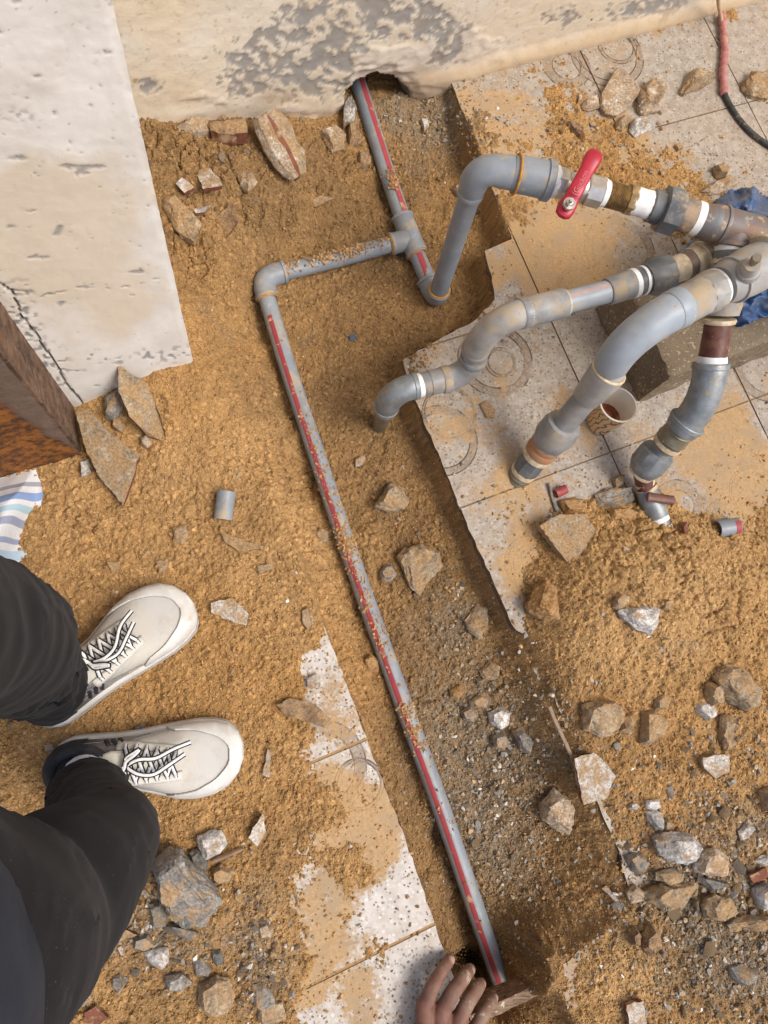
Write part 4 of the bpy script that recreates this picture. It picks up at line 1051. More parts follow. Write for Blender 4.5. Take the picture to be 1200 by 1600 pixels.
stripe([P(950, 455, ZM), P(884, 473, ZM)], px_r(P(915, 464, ZM), 18), -.15, .22, o, 'pink_stripe', simple('faded_pink', (.45, .33, .30), (.36, .29, .27), 80, .5))
fit('cream_ring', (884, 472.5, ZM), (880, 473.5, ZM), [(0, 21), (1, 21)], M_CREAM)
fit('coupler', (882, 473, ZM), (826, 487, ZM), [(0, 21), (.03, 23.5), (.97, 23.5), (1, 22)], M_PVC_OLD, 32)
qa, qc, qb = P(828, 487, ZM), P(768, 501, ZM), P(742, 548, .172)
el = bend(qa, qc, qb, 12, .8)
pipe('elbow', el, [px_r(qa, 22)] + [px_r(qa, 22.5)] * (len(el) - 3) + [px_r(qb, 21), px_r(qb, 19)], M_PVC_PALE, 32)
ring('cream_ring', P(824, 488, ZM), nrm(qa - qc), px_r(qa, 22.5), .0015, M_CREAM)
fit('down_pipe', (749, 537, .19), (734, 572, .13), [(0, 17.5), (1, 17.5)], M_PVC_OLD)
qa, qc, qb = P(740, 560, .15), P(730, 584, .108), P(692, 594, .106)
el = bend(qa, qc, qb, 10, .85)
pipe('elbow', el, [px_r(qa, 20)] + [px_r(qa, 20.5)] * (len(el) - 2) + [px_r(qb, 20)], M_PVC_OLD, 32)
ring('cream_ring', P(739, 561, .148), nrm(qa - qc), px_r(qa, 19), .0018, M_CREAM)
fit('socket', (695, 593, .106), (655, 602, .105), [(0, 20), (.6, 20), (.62, 19), (.85, 19), (1, 18)], M_PVC_OLD)
fit('thread_tape', (660, 601, .105), (650, 603.5, .105), [(0, 18.5), (.5, 19), (1, 18)], M_TAPE)
qa, qc, qb = P(654, 602, .105), P(612, 611, .103), P(602, 640, .035)
el = bend(qa, qc, qb, 12, .8)
pipe('galvanised_elbow', el, [px_r(qa, 18)] + [px_r(qa, 20.5)] * (len(el) - 3) + [px_r(qb, 19), px_r(qb, 18.5)], M_GALV, 28)
fit('ground_nipple', (605, 632, .05), (592, 668, -.085), [(0, 14), (.3, 13.5), (.5, 14), (.55, 12.5), (.8, 12), (1, 11)], M_OLDBRASS, 20)

def lip(parent, p, d, r, ln, mat, name='socket_lip'):
    p = vec(p); d = nrm(d); mb = MB(); mb.add(*lathe(p, p + d * ln, [(0, r * .97), (.12, r), (.88, r), (1, r * .97)], 32)); return mb.build(name, mat, parent)
_by = {}
for o_ in list(pw.children): _by.setdefault(o_.name.split('.')[0], []).append(o_)
els = _by['elbow']
lip(els[0], cor - dc * .046, dc, RF * 1.06, .006, M_PVC); lip(els[0], cor + dl * .036, dl, RF * 1.06, .006, M_PVC)
lip(els[1], eb - dn * .043, dn, RF * 1.06, .006, M_PVC); lip(els[1], eb + du * .027, du, RF * 1.06, .006, M_PVC)
lip(_by['top_elbow'][0], rt - du * .064, du, RE * .93, .012, M_PVC)
lip(t_o, tee + d0 * .044, d0, RF * 1.06, .006, M_PVC); lip(t_o, tee + dn * .028, dn, RF * 1.06, .006, M_PVC); lip(t_o, tee + dc * .036, dc, RF * 1.04, .006, M_PVC)
a_ = P(828, 487, ZM); b_ = P(768, 501, ZM); lip(els[2], a_, b_ - a_, px_r(a_, 24), .016, M_PVC_OLD); b2_ = P(745, 543, .180); lip(els[2], b2_, P(742, 548, .172) - b_, px_r(b2_, 22.5), .014, M_PVC_OLD)
a_ = P(741, 558, .152); lip(els[3], a_, P(730, 584, .108) - a_, px_r(a_, 22), .012, M_PVC_OLD); a_ = P(702, 592, .106); lip(els[3], a_, P(692, 594, .106) - a_, px_r(a_, 21.5), .014, M_PVC_OLD)
gel = _by['galvanised_elbow']
a_ = P(1111, 567, .235); lip(gel[0], a_, P(1104, 628, .205) - a_, px_r(a_, 28.5), .010, M_GALV, 'bead'); a_ = P(1076, 657, .163); lip(gel[0], a_, P(1066, 668, .150) - a_, px_r(a_, 30), .009, M_GALV, 'bead')
a_ = P(652, 602.5, .105); lip(gel[1], a_, P(612, 611, .103) - a_, px_r(a_, 21.5), .008, M_GALV, 'bead'); a_ = P(604, 634, .05); lip(gel[1], a_, P(602, 640, .035) - a_, px_r(a_, 20.5), .007, M_GALV, 'bead')
a_ = P(1040, 492, ZB); lip(_by['big_elbow'][0], P(1066, 478, ZB), P(975, 526, ZB) - P(1066, 478, ZB), px_r(a_, 32.5), .022, M_BLUEGREY)
# rough ridges on the old tee and union, so the iron reads as cast
for t_ in (.12, .86): 
    a_, b_ = P(1114, 349, Z1), P(1196, 372, Z1); lip(_by['old_tee'][0], a_ + (b_ - a_) * t_, b_ - a_, px_r(a_, 31), .006, M_STEEL_RUST, 'bead')
a_, b_ = P(1150, 360, Z1), P(1142, 388, Z1 - .012); lip(_by['tee_branch'][0], a_ + (b_ - a_) * .72, b_ - a_, px_r(a_, 30), .007, M_STEEL_RUST, 'bead')
a_, b_ = va, vb; a_, b_ = P(*va), P(*vb)
for t_, hw_ in ((.22, 38.5), (.78, 37)): lip(_by['grey_valve_body'][0], a_ + (b_ - a_) * t_, b_ - a_, px_r(a_, hw_), .006, M_PVC_PALE, 'rib')

# ------------------------------------------------------------------ stones and broken pieces
from mathutils import noise as mn
def rockmat(name, a, b, dirt=.5, pale=None, scale=28, dcol=(.40, .255, .125)):
    m = Mat(name, .9, .2)
    c = m.mix(m.ramp(m.noise(scale, 7, .65), .36, .64), a, b)
    if pale: c = m.mix(m.ramp(m.noise(scale * .7, 6, .65), .56, .68), c, pale)
    c = m.mix(.8, c, m.mix(m.ramp(m.noise(210, 7, .75), .36, .64), (.50, .48, .46), (1.5, 1.48, 1.44)), 'MULTIPLY')
    c = m.mix(m.ramp(m.noise(260, 3), .62, .70), c, tuple(x * .45 for x in a))
    d = m.ramp(m.math('ADD', m.noise(scale * 1.1, 7, .72), m.math('MULTIPLY', m.sep(m.geo('Normal'))[2], .08)), .66 - .22 * dirt, .78 - .22 * dirt)
    low = m.ramp(m.math('ADD', m.sep(m.raw)[2], m.math('MULTIPLY', m.math('SUBTRACT', m.noise(70, 5), .5), .022)), .016, .006)
    d = m.math('MAXIMUM', d, low)
    c = m.mix(m.math('MULTIPLY', d, .9), c, m.mix(m.ramp(m.noise(260, 5, .7), .35, .65), tuple(x * .62 for x in dcol), tuple(x * 1.15 for x in dcol)))
    h = m.math('ADD', m.noise(120, 7, .68), m.math('MULTIPLY', m.voro(70), .4))
    return m.fin(c, None, m.bump(h, .9, .0036))
K = dict(
    tan=rockmat('tan_stone', (.40, .30, .19), (.27, .20, .125), .7, (.52, .44, .33)),
    beige=rockmat('beige_stone', (.50, .40, .29), (.34, .26, .18), .55, (.62, .56, .47)),
    grey=rockmat('grey_stone', (.30, .28, .245), (.20, .185, .16), .55, (.44, .42, .385)),
    dgrey=rockmat('dark_stone', (.15, .145, .13), (.21, .195, .165), .35),
    white=rockmat('white_stone', (.60, .57, .52), (.34, .325, .30), .35, (.74, .72, .68)),
    clod=rockmat('earth_clod', (.39, .225, .092), (.32, .185, .078), .6, None, 40),
    brown=rockmat('brown_stone', (.27, .18, .105), (.19, .12, .07), .6),
    conc=rockmat('concrete_rubble', (.36, .285, .19), (.25, .195, .13), .75, (.46, .39, .29), 40),
    red=simple('fired_clay', (.215, .075, .04), (.14, .05, .03), 60, .85, .35, .5, .002),
    blue=simple('blue_plastic', (.05, .09, .16), None, 60, .5),
    wtile=rockmat('white_tile_face', (.54, .50, .44), (.42, .37, .30), .5, (.64, .60, .54), 45),
)
def rock_mesh(bm, amp, seed, cuts=2):
    bmesh.ops.triangulate(bm, faces=bm.faces)
    bmesh.ops.subdivide_edges(bm, edges=bm.edges, cuts=cuts, use_grid_fill=True)
    bm.normal_update()
    s = Vector((seed * 1.7 % 31, seed * 3.1 % 17, seed * .7 % 23))
    for v in bm.verts:
        p = v.co
        d = amp * (mn.fractal(p * 60 + s, .7, 2.1, 5) * .75 + .9 * mn.noise(p * 30 + s) - .8 * max(0, .22 - abs(mn.noise(p * 42 - s))) * 3)
        v.co = p + v.normal * d
    me = bpy.data.meshes.new('rock'); bm.to_mesh(me); bm.free(); return me

NSEED = [11]
def rock(poly, thick, kind, label, name='stone', cat='stone', sink=.34, z=None, tilt=None, group=None, inset=.62, mat=None, amp=None):
    NSEED[0] += 1; r = random.Random(NSEED[0])
    cu = sum(p[0] for p in poly) / len(poly); cv = sum(p[1] for p in poly) / len(poly)
    g = ground_at(cu, cv)
    z0 = (g[2] if z is None else z) - thick * sink
    zm = z0 + thick * (.35 + sink * .6)
    ring_ = [P(u, v, zm) for u, v in poly]
    c = np.mean(ring_, 0); tx, ty = tilt if tilt else (r.uniform(-.25, .25), r.uniform(-.25, .25))
    size = np.mean([np.linalg.norm(p - c) for p in ring_])
    pts = []
    for p in ring_:
        d = p - c
        k = r.uniform(-.12, .12)
        pts.append(c + d * .98 + np.array([0, 0, thick * k]))
        pts.append(np.array([*(c + d * .88)[:2], z0]))
        q = c + d * (inset + r.uniform(-.1, .14)); zt = z0 + thick * (1 + r.uniform(-.08, .08)) + (tx * d[0] + ty * d[1]) * .8
        pts.append(np.array([q[0], q[1], max(zt, zm + .001)]))
    base = np.array([c[0], c[1], z0])
    bm = bmesh.new()
    for p in pts: bm.verts.new(p - base)
    h = bmesh.ops.convex_hull(bm, input=bm.verts)
    bmesh.ops.delete(bm, geom=list({e for e in h['geom_interior'] + h['geom_unused'] if isinstance(e, bmesh.types.BMVert)}), context='VERTS')
    me = rock_mesh(bm, amp if amp is not None else min(size * .12, .0052), NSEED[0], 5 if size > .025 else 3)
    o = link(name, me, mat or K[kind], None, angle=28); o.location = base
    return tag(o, label, cat, group)

def shard(poly, thick, label, top='wtile', side='red', z=None, tilt=(0, 0), lift=.004, name='tile_shard', turn=0, cat='tile shard'):
    """flat broken piece of floor tile: face and clay body in two materials"""
    NSEED[0] += 1
    cu = sum(p[0] for p in poly) / len(poly); cv = sum(p[1] for p in poly) / len(poly)
    g = ground_at(cu, cv); z0 = g[2] if z is None else z
    ring_ = [P(u, v, z0 + lift + thick * .8) for u, v in poly]
    pl = rough_line([p[:2] for p in ring_], .006, .0007, True)
    c = np.mean(pl, 0); base = np.array([c[0], c[1], z0])
    pl = [p - c for p in pl]
    me = slab([np.array(p) for p in pl], lift + thick, lift, .0012, tilt)
    for v in me.vertices:
        if v.co.z < lift + .0005: v.co.z += tilt[0] * v.co.x + tilt[1] * v.co.y; v.co.x *= .95; v.co.y *= .95
    o = link(name, me, K[top], None); me.materials.append(K[side])
    for p in me.polygons:
        if p.normal.z < .55: p.material_index = 1
    o.location = base
    return tag(o, label, cat)

R_ = rock
# upper left corner, by the wall
def slab_chunk():
    """big tile chunk propped on edge with a clay stripe along it"""
    zt = .075
    ax = [P(412, 178, .085), P(466, 276, .03)]
    d = nrm(ax[1] - ax[0]); side = nrm(np.cross(d, [0, 0, 1])); up = np.cross(side, d)
    if up[2] < 0: up = -up
    prof = [(-.030, -.020), (-.034, .002), (-.022, .012), (-.004, .018), (.004, .018), (.022, .010), (.030, -.006), (.026, -.022)]
    segs = 7; b1, b2, b3 = MB(), MB(), MB(); r = random.Random(3); rings = []
    Ln = np.linalg.norm(ax[1] - ax[0])
    for i in range(segs + 1):
        t = i / segs; k = (.70, .92, 1, 1.02, 1.0, .93, .78, .50)[i]
        c = ax[0] + (ax[1] - ax[0]) * t
        rings.append([c + side * (x * k + r.gauss(0, .0012)) + up * (y * k + r.gauss(0, .0012)) for x, y in prof])
    def strip(mb, ks):
        for i in range(segs):
            for a in ks:
                b_ = (a + 1) % len(prof)
                mb.add([rings[i][a], rings[i][b_], rings[i + 1][b_], rings[i + 1][a]], [(0, 1, 2, 3)])
    ch = thing('tile_chunk', 'largest broken tile chunk, propped at the wall foot with a red-brown stripe along it', 'tile chunk', ax[0])
    strip(b1, [7, 0, 1, 2]); strip(b2, [3]); strip(b3, [4, 5, 6])
    b1.add(rings[-1], [tuple(range(8))]); b1.add(rings[0], [tuple(range(7, -1, -1))])
    b1.build('mortar_bed', K['conc'], ch); b2.build('clay_stripe', K['red'], ch); b3.build('tile_face', K['beige'], ch)
slab_chunk()
R_([(275, 197), (300, 187), (325, 186), (328, 205), (310, 213), (280, 211)], .03, 'beige', 'pale crumbly chunk left of the red-brown brick strip by the wall')
shard([(328, 194), (385, 189), (387, 211), (345, 213), (329, 208)], .03, 'long red-brown brick strip lying against the wall foot', 'brown', 'red', name='brick_piece', cat='brick piece')
R_([(340, 166), (352, 163), (358, 178), (352, 190), (338, 188)], .03, 'beige', 'small beige stone on top of the brick strip at the wall')
shard([(305, 262), (325, 258), (345, 285), (348, 298), (318, 300)], .012, 'white pointed tile shard in the soil mound by the column', 'wtile', 'red', tilt=(.25, -.3))
shard([(275, 290), (285, 280), (303, 291), (288, 301)], .008, 'small glassy white shard between mound shard and column', 'white', 'red', tilt=(-.3, .2))
R_([(252, 312), (275, 305), (296, 325), (313, 350), (305, 380), (280, 367), (257, 335)], .04, 'tan', 'soil-caked brown stone leaning beside the column edge')
R_([(495, 207), (525, 195), (542, 210), (540, 233), (518, 240)], .035, 'tan', 'tan stone at the wall just left of the hole')
R_([(538, 191), (560, 186), (566, 224), (546, 228)], .045, 'brown', 'brown brick lump touching the pipe below the wall hole')
R_([(536, 160), (548, 150), (560, 170), (552, 190), (536, 196)], .03, 'grey', 'grey broken plaster lump in the left side of the hole', z=-.02)
R_([(558, 240), (575, 235), (580, 255), (570, 268), (558, 262)], .03, 'brown', 'brown stone half buried left of the wall pipe')
R_([(375, 268), (395, 262), (402, 285), (388, 300), (374, 290)], .022, 'tan', 'knobbly tan stone below the largest tile chunk')
shard([(325, 345), (365, 325), (372, 350), (345, 375)], .008, 'thin dark shard lying edge-up in soil above the elbow', 'brown', 'red', tilt=(.3, .4))
shard([(302, 325), (330, 320), (320, 334), (305, 336)], .008, 'narrow white-edged shard beside the soil-caked stone', 'white', 'red', tilt=(.1, -.4))
shard([(488, 312), (500, 306), (520, 312), (505, 318), (492, 320)], .005, 'pale curled plaster flake on soil above the cross pipe', 'beige', 'beige', tilt=(.2, .2))
# by the post
shard([(192, 587), (222, 600), (234, 606), (247, 640), (256, 678), (225, 672), (203, 650), (190, 620)], .020, 'upright soil-covered tile shard leaning on the column foot', 'conc', 'red', tilt=(-.35, .55), lift=.02)
R_([(163, 622), (186, 606), (192, 640), (180, 660), (165, 655)], .045, 'grey', 'grey stone wedged between column foot and the upright shard')
R_([(175, 655), (186, 648), (195, 664), (190, 675), (176, 670)], .025, 'beige', 'small yellowish stone below the wedged grey stone')
R_([(218, 684), (230, 678), (238, 690), (230, 700), (219, 696)], .02, 'beige', 'round pinkish pebble under the upright soil-covered shard')
shard([(122, 648), (142, 646), (175, 680), (201, 702), (220, 712), (206, 750), (190, 787), (152, 742), (134, 700)], .022, 'big flat tile shard with a red clay edge beside the rusty post', 'conc', 'red', tilt=(.15, .30), lift=.012)
R_([(125, 722), (138, 716), (143, 738), (128, 746)], .03, 'white', 'thin whitish chip between post corner and big flat shard')
# left soil
shard([(330, 942), (345, 938), (363, 935), (377, 948), (389, 960), (385, 978), (366, 972), (348, 966), (330, 957)], .010, 'flat speckled white tile chip on soil beyond the upper shoe', 'wtile', 'beige', tilt=(.04, .05))
R_([(210, 1134), (221, 1130), (231, 1138), (230, 1150), (218, 1154), (209, 1146)], .018, 'dgrey', 'round dark pebble between the two shoes')
R_([(70, 1162), (84, 1160), (90, 1170), (78, 1176), (68, 1170)], .014, 'grey', 'flat grey pebble left of the lower shoe')
R_([(270, 825), (290, 820), (298, 840), (285, 850), (270, 845)], .012, 'tan', 'dull tan stone pressed in soil above the upper shoe')
R_([(165, 878), (190, 874), (193, 890), (175, 898)], .012, 'tan', 'flat brown stone pressed in soil above the shoe heel')
R_([(240, 875), (262, 872), (265, 888), (248, 896)], .012, 'tan', 'flat tan stone pressed in soil above the shoe toe')
shard([(345, 832), (370, 840), (415, 856), (375, 862), (350, 846)], .006, 'long thin red-brown sliver below the pipe offcut', 'brown', 'red', tilt=(0, .1))
shard([(472, 955), (480, 950), (491, 967), (482, 985), (474, 974)], .006, 'narrow pale chip standing beside the trench lip', 'beige', 'beige', tilt=(.2, .1))
shard([(402, 885), (425, 880), (428, 887), (405, 896)], .006, 'small greyish chip on soil left of the pipe', 'grey', 'grey')
shard([(432, 1101), (453, 1090), (493, 1100), (517, 1123), (507, 1137), (480, 1128), (447, 1118)], .014, 'soil-coloured brown shard on the left trench lip', 'brown', 'red', tilt=(-.05, .1))
shard([(480, 1060), (497, 1052), (504, 1060), (492, 1075), (481, 1076)], .007, 'small white chip above the brown lip shard', 'white', 'white')
shard([(388, 1308), (400, 1285), (411, 1270), (415, 1300), (402, 1322)], .012, 'white and brown shard standing right of the lower shoe', 'wtile', 'red', tilt=(-.4, .1))
shard([(410, 1210), (418, 1170), (424, 1176), (420, 1215)], .006, 'slim white sliver on soil above the standing shard', 'white', 'white')
R_([(400, 1445), (416, 1438), (428, 1450), (424, 1466), (404, 1468)], .02, 'beige', 'rounded beige stone beside the dirty white paving')
# bottom left rubble
R_([(235, 1347), (262, 1322), (282, 1326), (322, 1366), (348, 1405), (336, 1426), (314, 1456), (290, 1452), (268, 1430), (248, 1398)], .075, 'grey', 'big grey rock in the rubble next to the dark knee', inset=.70, tilt=(-.2, .25))
R_([(308, 1306), (325, 1300), (345, 1298), (356, 1318), (345, 1335), (322, 1342), (310, 1325)], .03, 'white', 'white and orange crumbly stone above the big grey rock')
R_([(295, 1332), (308, 1326), (325, 1345), (322, 1362), (300, 1355)], .025, 'dgrey', 'dark stone wedged above the big grey rock')
R_([(330, 1360), (345, 1348), (365, 1360), (360, 1378), (340, 1382), (330, 1375)], .025, 'tan', 'tan stone to the right of the big grey rock')
R_([(204, 1345), (220, 1332), (236, 1340), (234, 1365), (218, 1376), (206, 1362)], .03, 'tan', 'tan stone squeezed between knee and big grey rock')
R_([(180, 1362), (200, 1358), (222, 1385), (238, 1402), (210, 1395), (188, 1380)], .02, 'grey', 'pale grey stone just under the dark knee')
R_([(232, 1412), (250, 1408), (262, 1430), (258, 1448), (238, 1450)], .03, 'grey', 'grey stone below left of the big grey rock')
R_([(262, 1440), (290, 1445), (312, 1458), (300, 1468), (270, 1460)], .02, 'dgrey', 'flat dark stone tucked under the big grey rock')
R_([(100, 1492), (116, 1478), (132, 1474), (148, 1495), (154, 1515), (134, 1533), (112, 1522)], .045, 'grey', 'pale-topped grey stone beside the trouser leg in the rubble')
shard([(130, 1462), (150, 1452), (190, 1450), (215, 1460), (170, 1478), (148, 1476)], .012, 'soil-coated brown shard in the rubble near the leg', 'conc', 'red')
R_([(222, 1488), (242, 1480), (262, 1482), (266, 1502), (254, 1514), (228, 1502)], .022, 'white', 'whitish angular stone in the bottom rubble')
R_([(210, 1462), (232, 1460), (242, 1478), (225, 1488), (208, 1480)], .022, 'grey', 'grey stone above the whitish angular one')
R_([(174, 1525), (188, 1520), (196, 1540), (186, 1556), (174, 1540)], .018, 'grey', 'small upright grey stone in soil at the bottom left')
R_([(258, 1525), (285, 1520), (300, 1535), (285, 1550), (260, 1548)], .022, 'grey', 'lumpy grey stone at the bottom right of the left rubble')
R_([(308, 1540), (338, 1520), (362, 1526), (368, 1555), (358, 1582), (335, 1592), (310, 1578)], .035, 'tan', 'large brown-grey stone at the bottom left rubble edge')
R_([(118, 1548), (140, 1540), (145, 1562), (130, 1574), (117, 1566)], .02, 'grey', 'green-grey flat stone near the trouser hem at the bottom')
shard([(132, 1582), (150, 1572), (170, 1590), (155, 1602), (135, 1596)], .010, 'red-brown clay shard at the bottom left', 'red', 'red')
R_([(300, 1500), (318, 1498), (332, 1515), (325, 1528), (304, 1526)], .02, 'grey', 'grey stone above the large brown-grey one')
R_([(330, 1485), (345, 1482), (352, 1505), (340, 1512), (331, 1500)], .02, 'dgrey', 'dark wedge stone right of the bottom rubble')
R_([(394, 1540), (410, 1532), (425, 1545), (430, 1570), (412, 1590), (396, 1572)], .025, 'grey', 'grey-green stone against the dirty white paving corner')
R_([(400, 1560), (440, 1565), (446, 1590), (420, 1606), (402, 1596)], .02, 'tan', 'tan slab stone at the bottom edge beside the paving')
# trench
R_([(585, 792), (598, 768), (611, 750), (630, 762), (641, 782), (634, 797), (605, 800)], .035, 'conc', 'triangular gritty stone in the trench right of the pipe')
R_([(620, 870), (632, 855), (655, 850), (688, 862), (690, 884), (675, 905), (655, 930), (640, 920), (636, 890)], .035, 'conc', 'broad flat concrete rubble on the trench bed', inset=.75)
R_([(592, 895), (600, 884), (613, 882), (620, 898), (610, 910), (596, 908)], .028, 'grey', 'round grey stone beside the broad concrete rubble')
R_([(490, 832), (500, 824), (512, 830), (512, 848), (498, 850)], .02, 'conc', 'stone lump left of the pipe where soil crosses it')
R_([(566, 1030), (580, 1020), (594, 1032), (590, 1050), (572, 1052)], .03, 'clod', 'square earth clod pressed against the pipe in the trench', 'earth_clod', 'earth clod')
R_([(760, 1112), (778, 1104), (798, 1112), (797, 1134), (780, 1142), (764, 1130)], .028, 'white', 'round whitish stone on the trench bed')
R_([(732, 1095), (752, 1083), (768, 1092), (760, 1108), (738, 1108)], .022, 'tan', 'flat tan stone above the whitish trench stone')
R_([(704, 1078), (718, 1068), (727, 1078), (714, 1094), (704, 1090)], .018, 'clod', 'yellowish stone left of the flat tan trench stone')
R_([(718, 1112), (735, 1102), (748, 1118), (740, 1128), (722, 1124)], .02, 'grey', 'grey stone in the middle of the trench gravel')
R_([(768, 1150), (788, 1142), (796, 1160), (788, 1174), (772, 1168)], .02, 'grey', 'grey stone below the whitish trench stone')
R_([(746, 1048), (764, 1030), (784, 1040), (778, 1060), (756, 1062)], .022, 'tan', 'tan stone high in the trench gravel')
R_([(725, 970), (745, 940), (762, 950), (764, 985), (748, 1000), (734, 988)], .028, 'conc', 'crumbly concrete lump under the right trench lip')
R_([(800, 1142), (815, 1136), (832, 1160), (828, 1180), (812, 1172)], .028, 'grey', 'brownish grey stone leaning on the right trench wall')
R_([(845, 1255), (865, 1232), (888, 1240), (902, 1256), (900, 1275), (890, 1306), (866, 1296), (846, 1282)], .045, 'beige', 'rose-beige rock sitting on the right trench lip')
# right mound and rubble
R_([(967, 956), (982, 948), (1008, 946), (1030, 953), (1031, 972), (1018, 991), (992, 984), (970, 966)], .035, 'white', 'bright grey-white stone on top of the ochre mound', inset=.55)
R_([(956, 938), (968, 925), (984, 930), (984, 945), (968, 954), (957, 950)], .025, 'tan', 'tan stone above the bright stone on the mound')
R_([(1034, 940), (1045, 934), (1052, 944), (1044, 956), (1035, 952)], .018, 'tan', 'small tan stone right of the bright mound stone')
R_([(910, 1102), (930, 1092), (955, 1094), (975, 1112), (968, 1138), (940, 1156), (912, 1142)], .035, 'tan', 'large flat-topped tan stone below the ochre mound', inset=.75)
R_([(1003, 1110), (1022, 1106), (1045, 1128), (1038, 1150), (1018, 1166), (1001, 1164)], .03, 'tan', 'triangular tan stone right of the flat-topped one')
R_([(970, 1120), (985, 1112), (995, 1125), (985, 1145), (970, 1142)], .022, 'tan', 'small tan stone between the two large tan stones')
R_([(1022, 1092), (1038, 1084), (1048, 1096), (1040, 1110), (1024, 1108)], .02, 'tan', 'brown knob of stone above the triangular tan stone')
R_([(1108, 1062), (1125, 1035), (1160, 1042), (1196, 1080), (1190, 1105), (1162, 1114), (1130, 1092)], .06, 'conc', 'largest soil-stained rock at the right of the mound')
R_([(1100, 1068), (1118, 1062), (1132, 1080), (1130, 1100), (1112, 1105), (1101, 1090)], .04, 'tan', 'square tan stone left of the largest soil-stained rock')
R_([(1085, 1100), (1098, 1095), (1116, 1100), (1120, 1118), (1105, 1127), (1088, 1112)], .022, 'white', 'white-edged stone under the square tan stone')
shard([(1098, 1183), (1115, 1180), (1136, 1177), (1138, 1205), (1118, 1217), (1100, 1200)], .014, 'white tile bit below the largest soil-stained rock', 'wtile', 'beige', tilt=(.1, .1))
shard([(896, 1185), (925, 1175), (945, 1192), (960, 1212), (948, 1246), (912, 1258), (905, 1225)], .016, 'white speckled tile fragment at the right trench lip', 'wtile', 'red', tilt=(.02, .05))
R_([(1022, 1312), (1034, 1302), (1058, 1298), (1082, 1302), (1095, 1320), (1088, 1338), (1070, 1354), (1046, 1350), (1027, 1336)], .05, 'white', 'biggest white stone in the right-hand rubble', inset=.6)
R_([(1010, 1268), (1024, 1262), (1034, 1270), (1035, 1300), (1022, 1296), (1012, 1282)], .025, 'white', 'white chip standing above the biggest white stone')
R_([(1008, 1250), (1030, 1248), (1034, 1262), (1018, 1268), (1009, 1262)], .018, 'white', 'small white stone at the head of the white chip')
R_([(1035, 1280), (1046, 1280), (1052, 1294), (1042, 1300), (1036, 1292)], .015, 'grey', 'small grey stone between white chip and biggest white stone')
R_([(982, 1255), (992, 1252), (1000, 1260), (994, 1268), (982, 1264)], .014, 'white', 'little round white pebble left of the white chip')
R_([(1080, 1346), (1098, 1330), (1118, 1320), (1138, 1338), (1138, 1368), (1110, 1374), (1086, 1362)], .04, 'beige', 'beige rock below right of the biggest white stone')
R_([(1084, 1366), (1110, 1372), (1142, 1380), (1128, 1390), (1106, 1390)], .022, 'dgrey', 'dark slate chip under the beige rock')
R_([(975, 1337), (990, 1330), (1004, 1334), (1016, 1350), (1000, 1367), (988, 1362)], .025, 'grey', 'smooth greenish stone left of the biggest white stone')
R_([(1022, 1362), (1050, 1355), (1070, 1362), (1066, 1378), (1040, 1385), (1024, 1376)], .025, 'tan', 'tan stone just below the biggest white stone')
R_([(1008, 1395), (1032, 1380), (1062, 1385), (1090, 1375), (1092, 1400), (1060, 1420), (1036, 1425), (1012, 1410)], .035, 'conc', 'lumpy concrete rubble under the biggest white stone')
R_([(978, 1395), (992, 1380), (1005, 1392), (1006, 1410), (984, 1412)], .022, 'beige', 'pale stone left of the lumpy concrete rubble')
R_([(1152, 1298), (1164, 1285), (1178, 1292), (1168, 1312), (1156, 1316)], .02, 'white', 'pale pebble alone at the right of the rubble')
R_([(1176, 1345), (1190, 1335), (1210, 1335), (1210, 1350), (1188, 1354)], .02, 'white', 'whitish stone at the right picture edge')
R_([(1180, 1390), (1195, 1375), (1215, 1385), (1215, 1420), (1192, 1424), (1181, 1408)], .035, 'white', 'larger white stone at the right edge below the whitish one')
R_([(1000, 1460), (1016, 1440), (1030, 1455), (1034, 1480), (1018, 1496), (1002, 1482)], .035, 'brown', 'upright brown stone above the ochre slab')
R_([(983, 1458), (994, 1448), (1002, 1460), (998, 1478), (986, 1478)], .022, 'brown', 'smaller brown stone left of the upright brown one')
R_([(1096, 1415), (1115, 1395), (1140, 1400), (1155, 1425), (1130, 1440), (1102, 1436)], .035, 'tan', 'tan rubble stone under the dark slate chip')
R_([(1135, 1445), (1160, 1430), (1210, 1425), (1210, 1445), (1170, 1455), (1140, 1456)], .035, 'conc', 'long concrete rubble piece at the right edge')
R_([(1140, 1512), (1160, 1505), (1185, 1515), (1180, 1535), (1158, 1540), (1142, 1528)], .028, 'grey', 'grey stone low in the right-hand rubble')
R_([(1185, 1235), (1200, 1225), (1215, 1235), (1215, 1268), (1192, 1270)], .035, 'tan', 'tan stone at the right edge beside the mound')
shard([(978, 1570), (1004, 1563), (1010, 1605), (984, 1612)], .012, 'square white tile bit at the bottom on the ochre slab', 'wtile', 'red', lift=.006)
shard([(1170, 1368), (1196, 1355), (1200, 1370), (1176, 1380)], .010, 'red-brown clay bit at the right edge of the rubble', 'red', 'red')
R_([(940, 1388), (948, 1382), (968, 1408), (962, 1414)], .012, 'white', 'thin white splinter beside the ochre slab corner')
R_([(1128, 1115), (1145, 1120), (1150, 1165), (1134, 1175), (1122, 1150)], .03, 'tan', 'long brown stone hanging below the largest soil-stained rock')
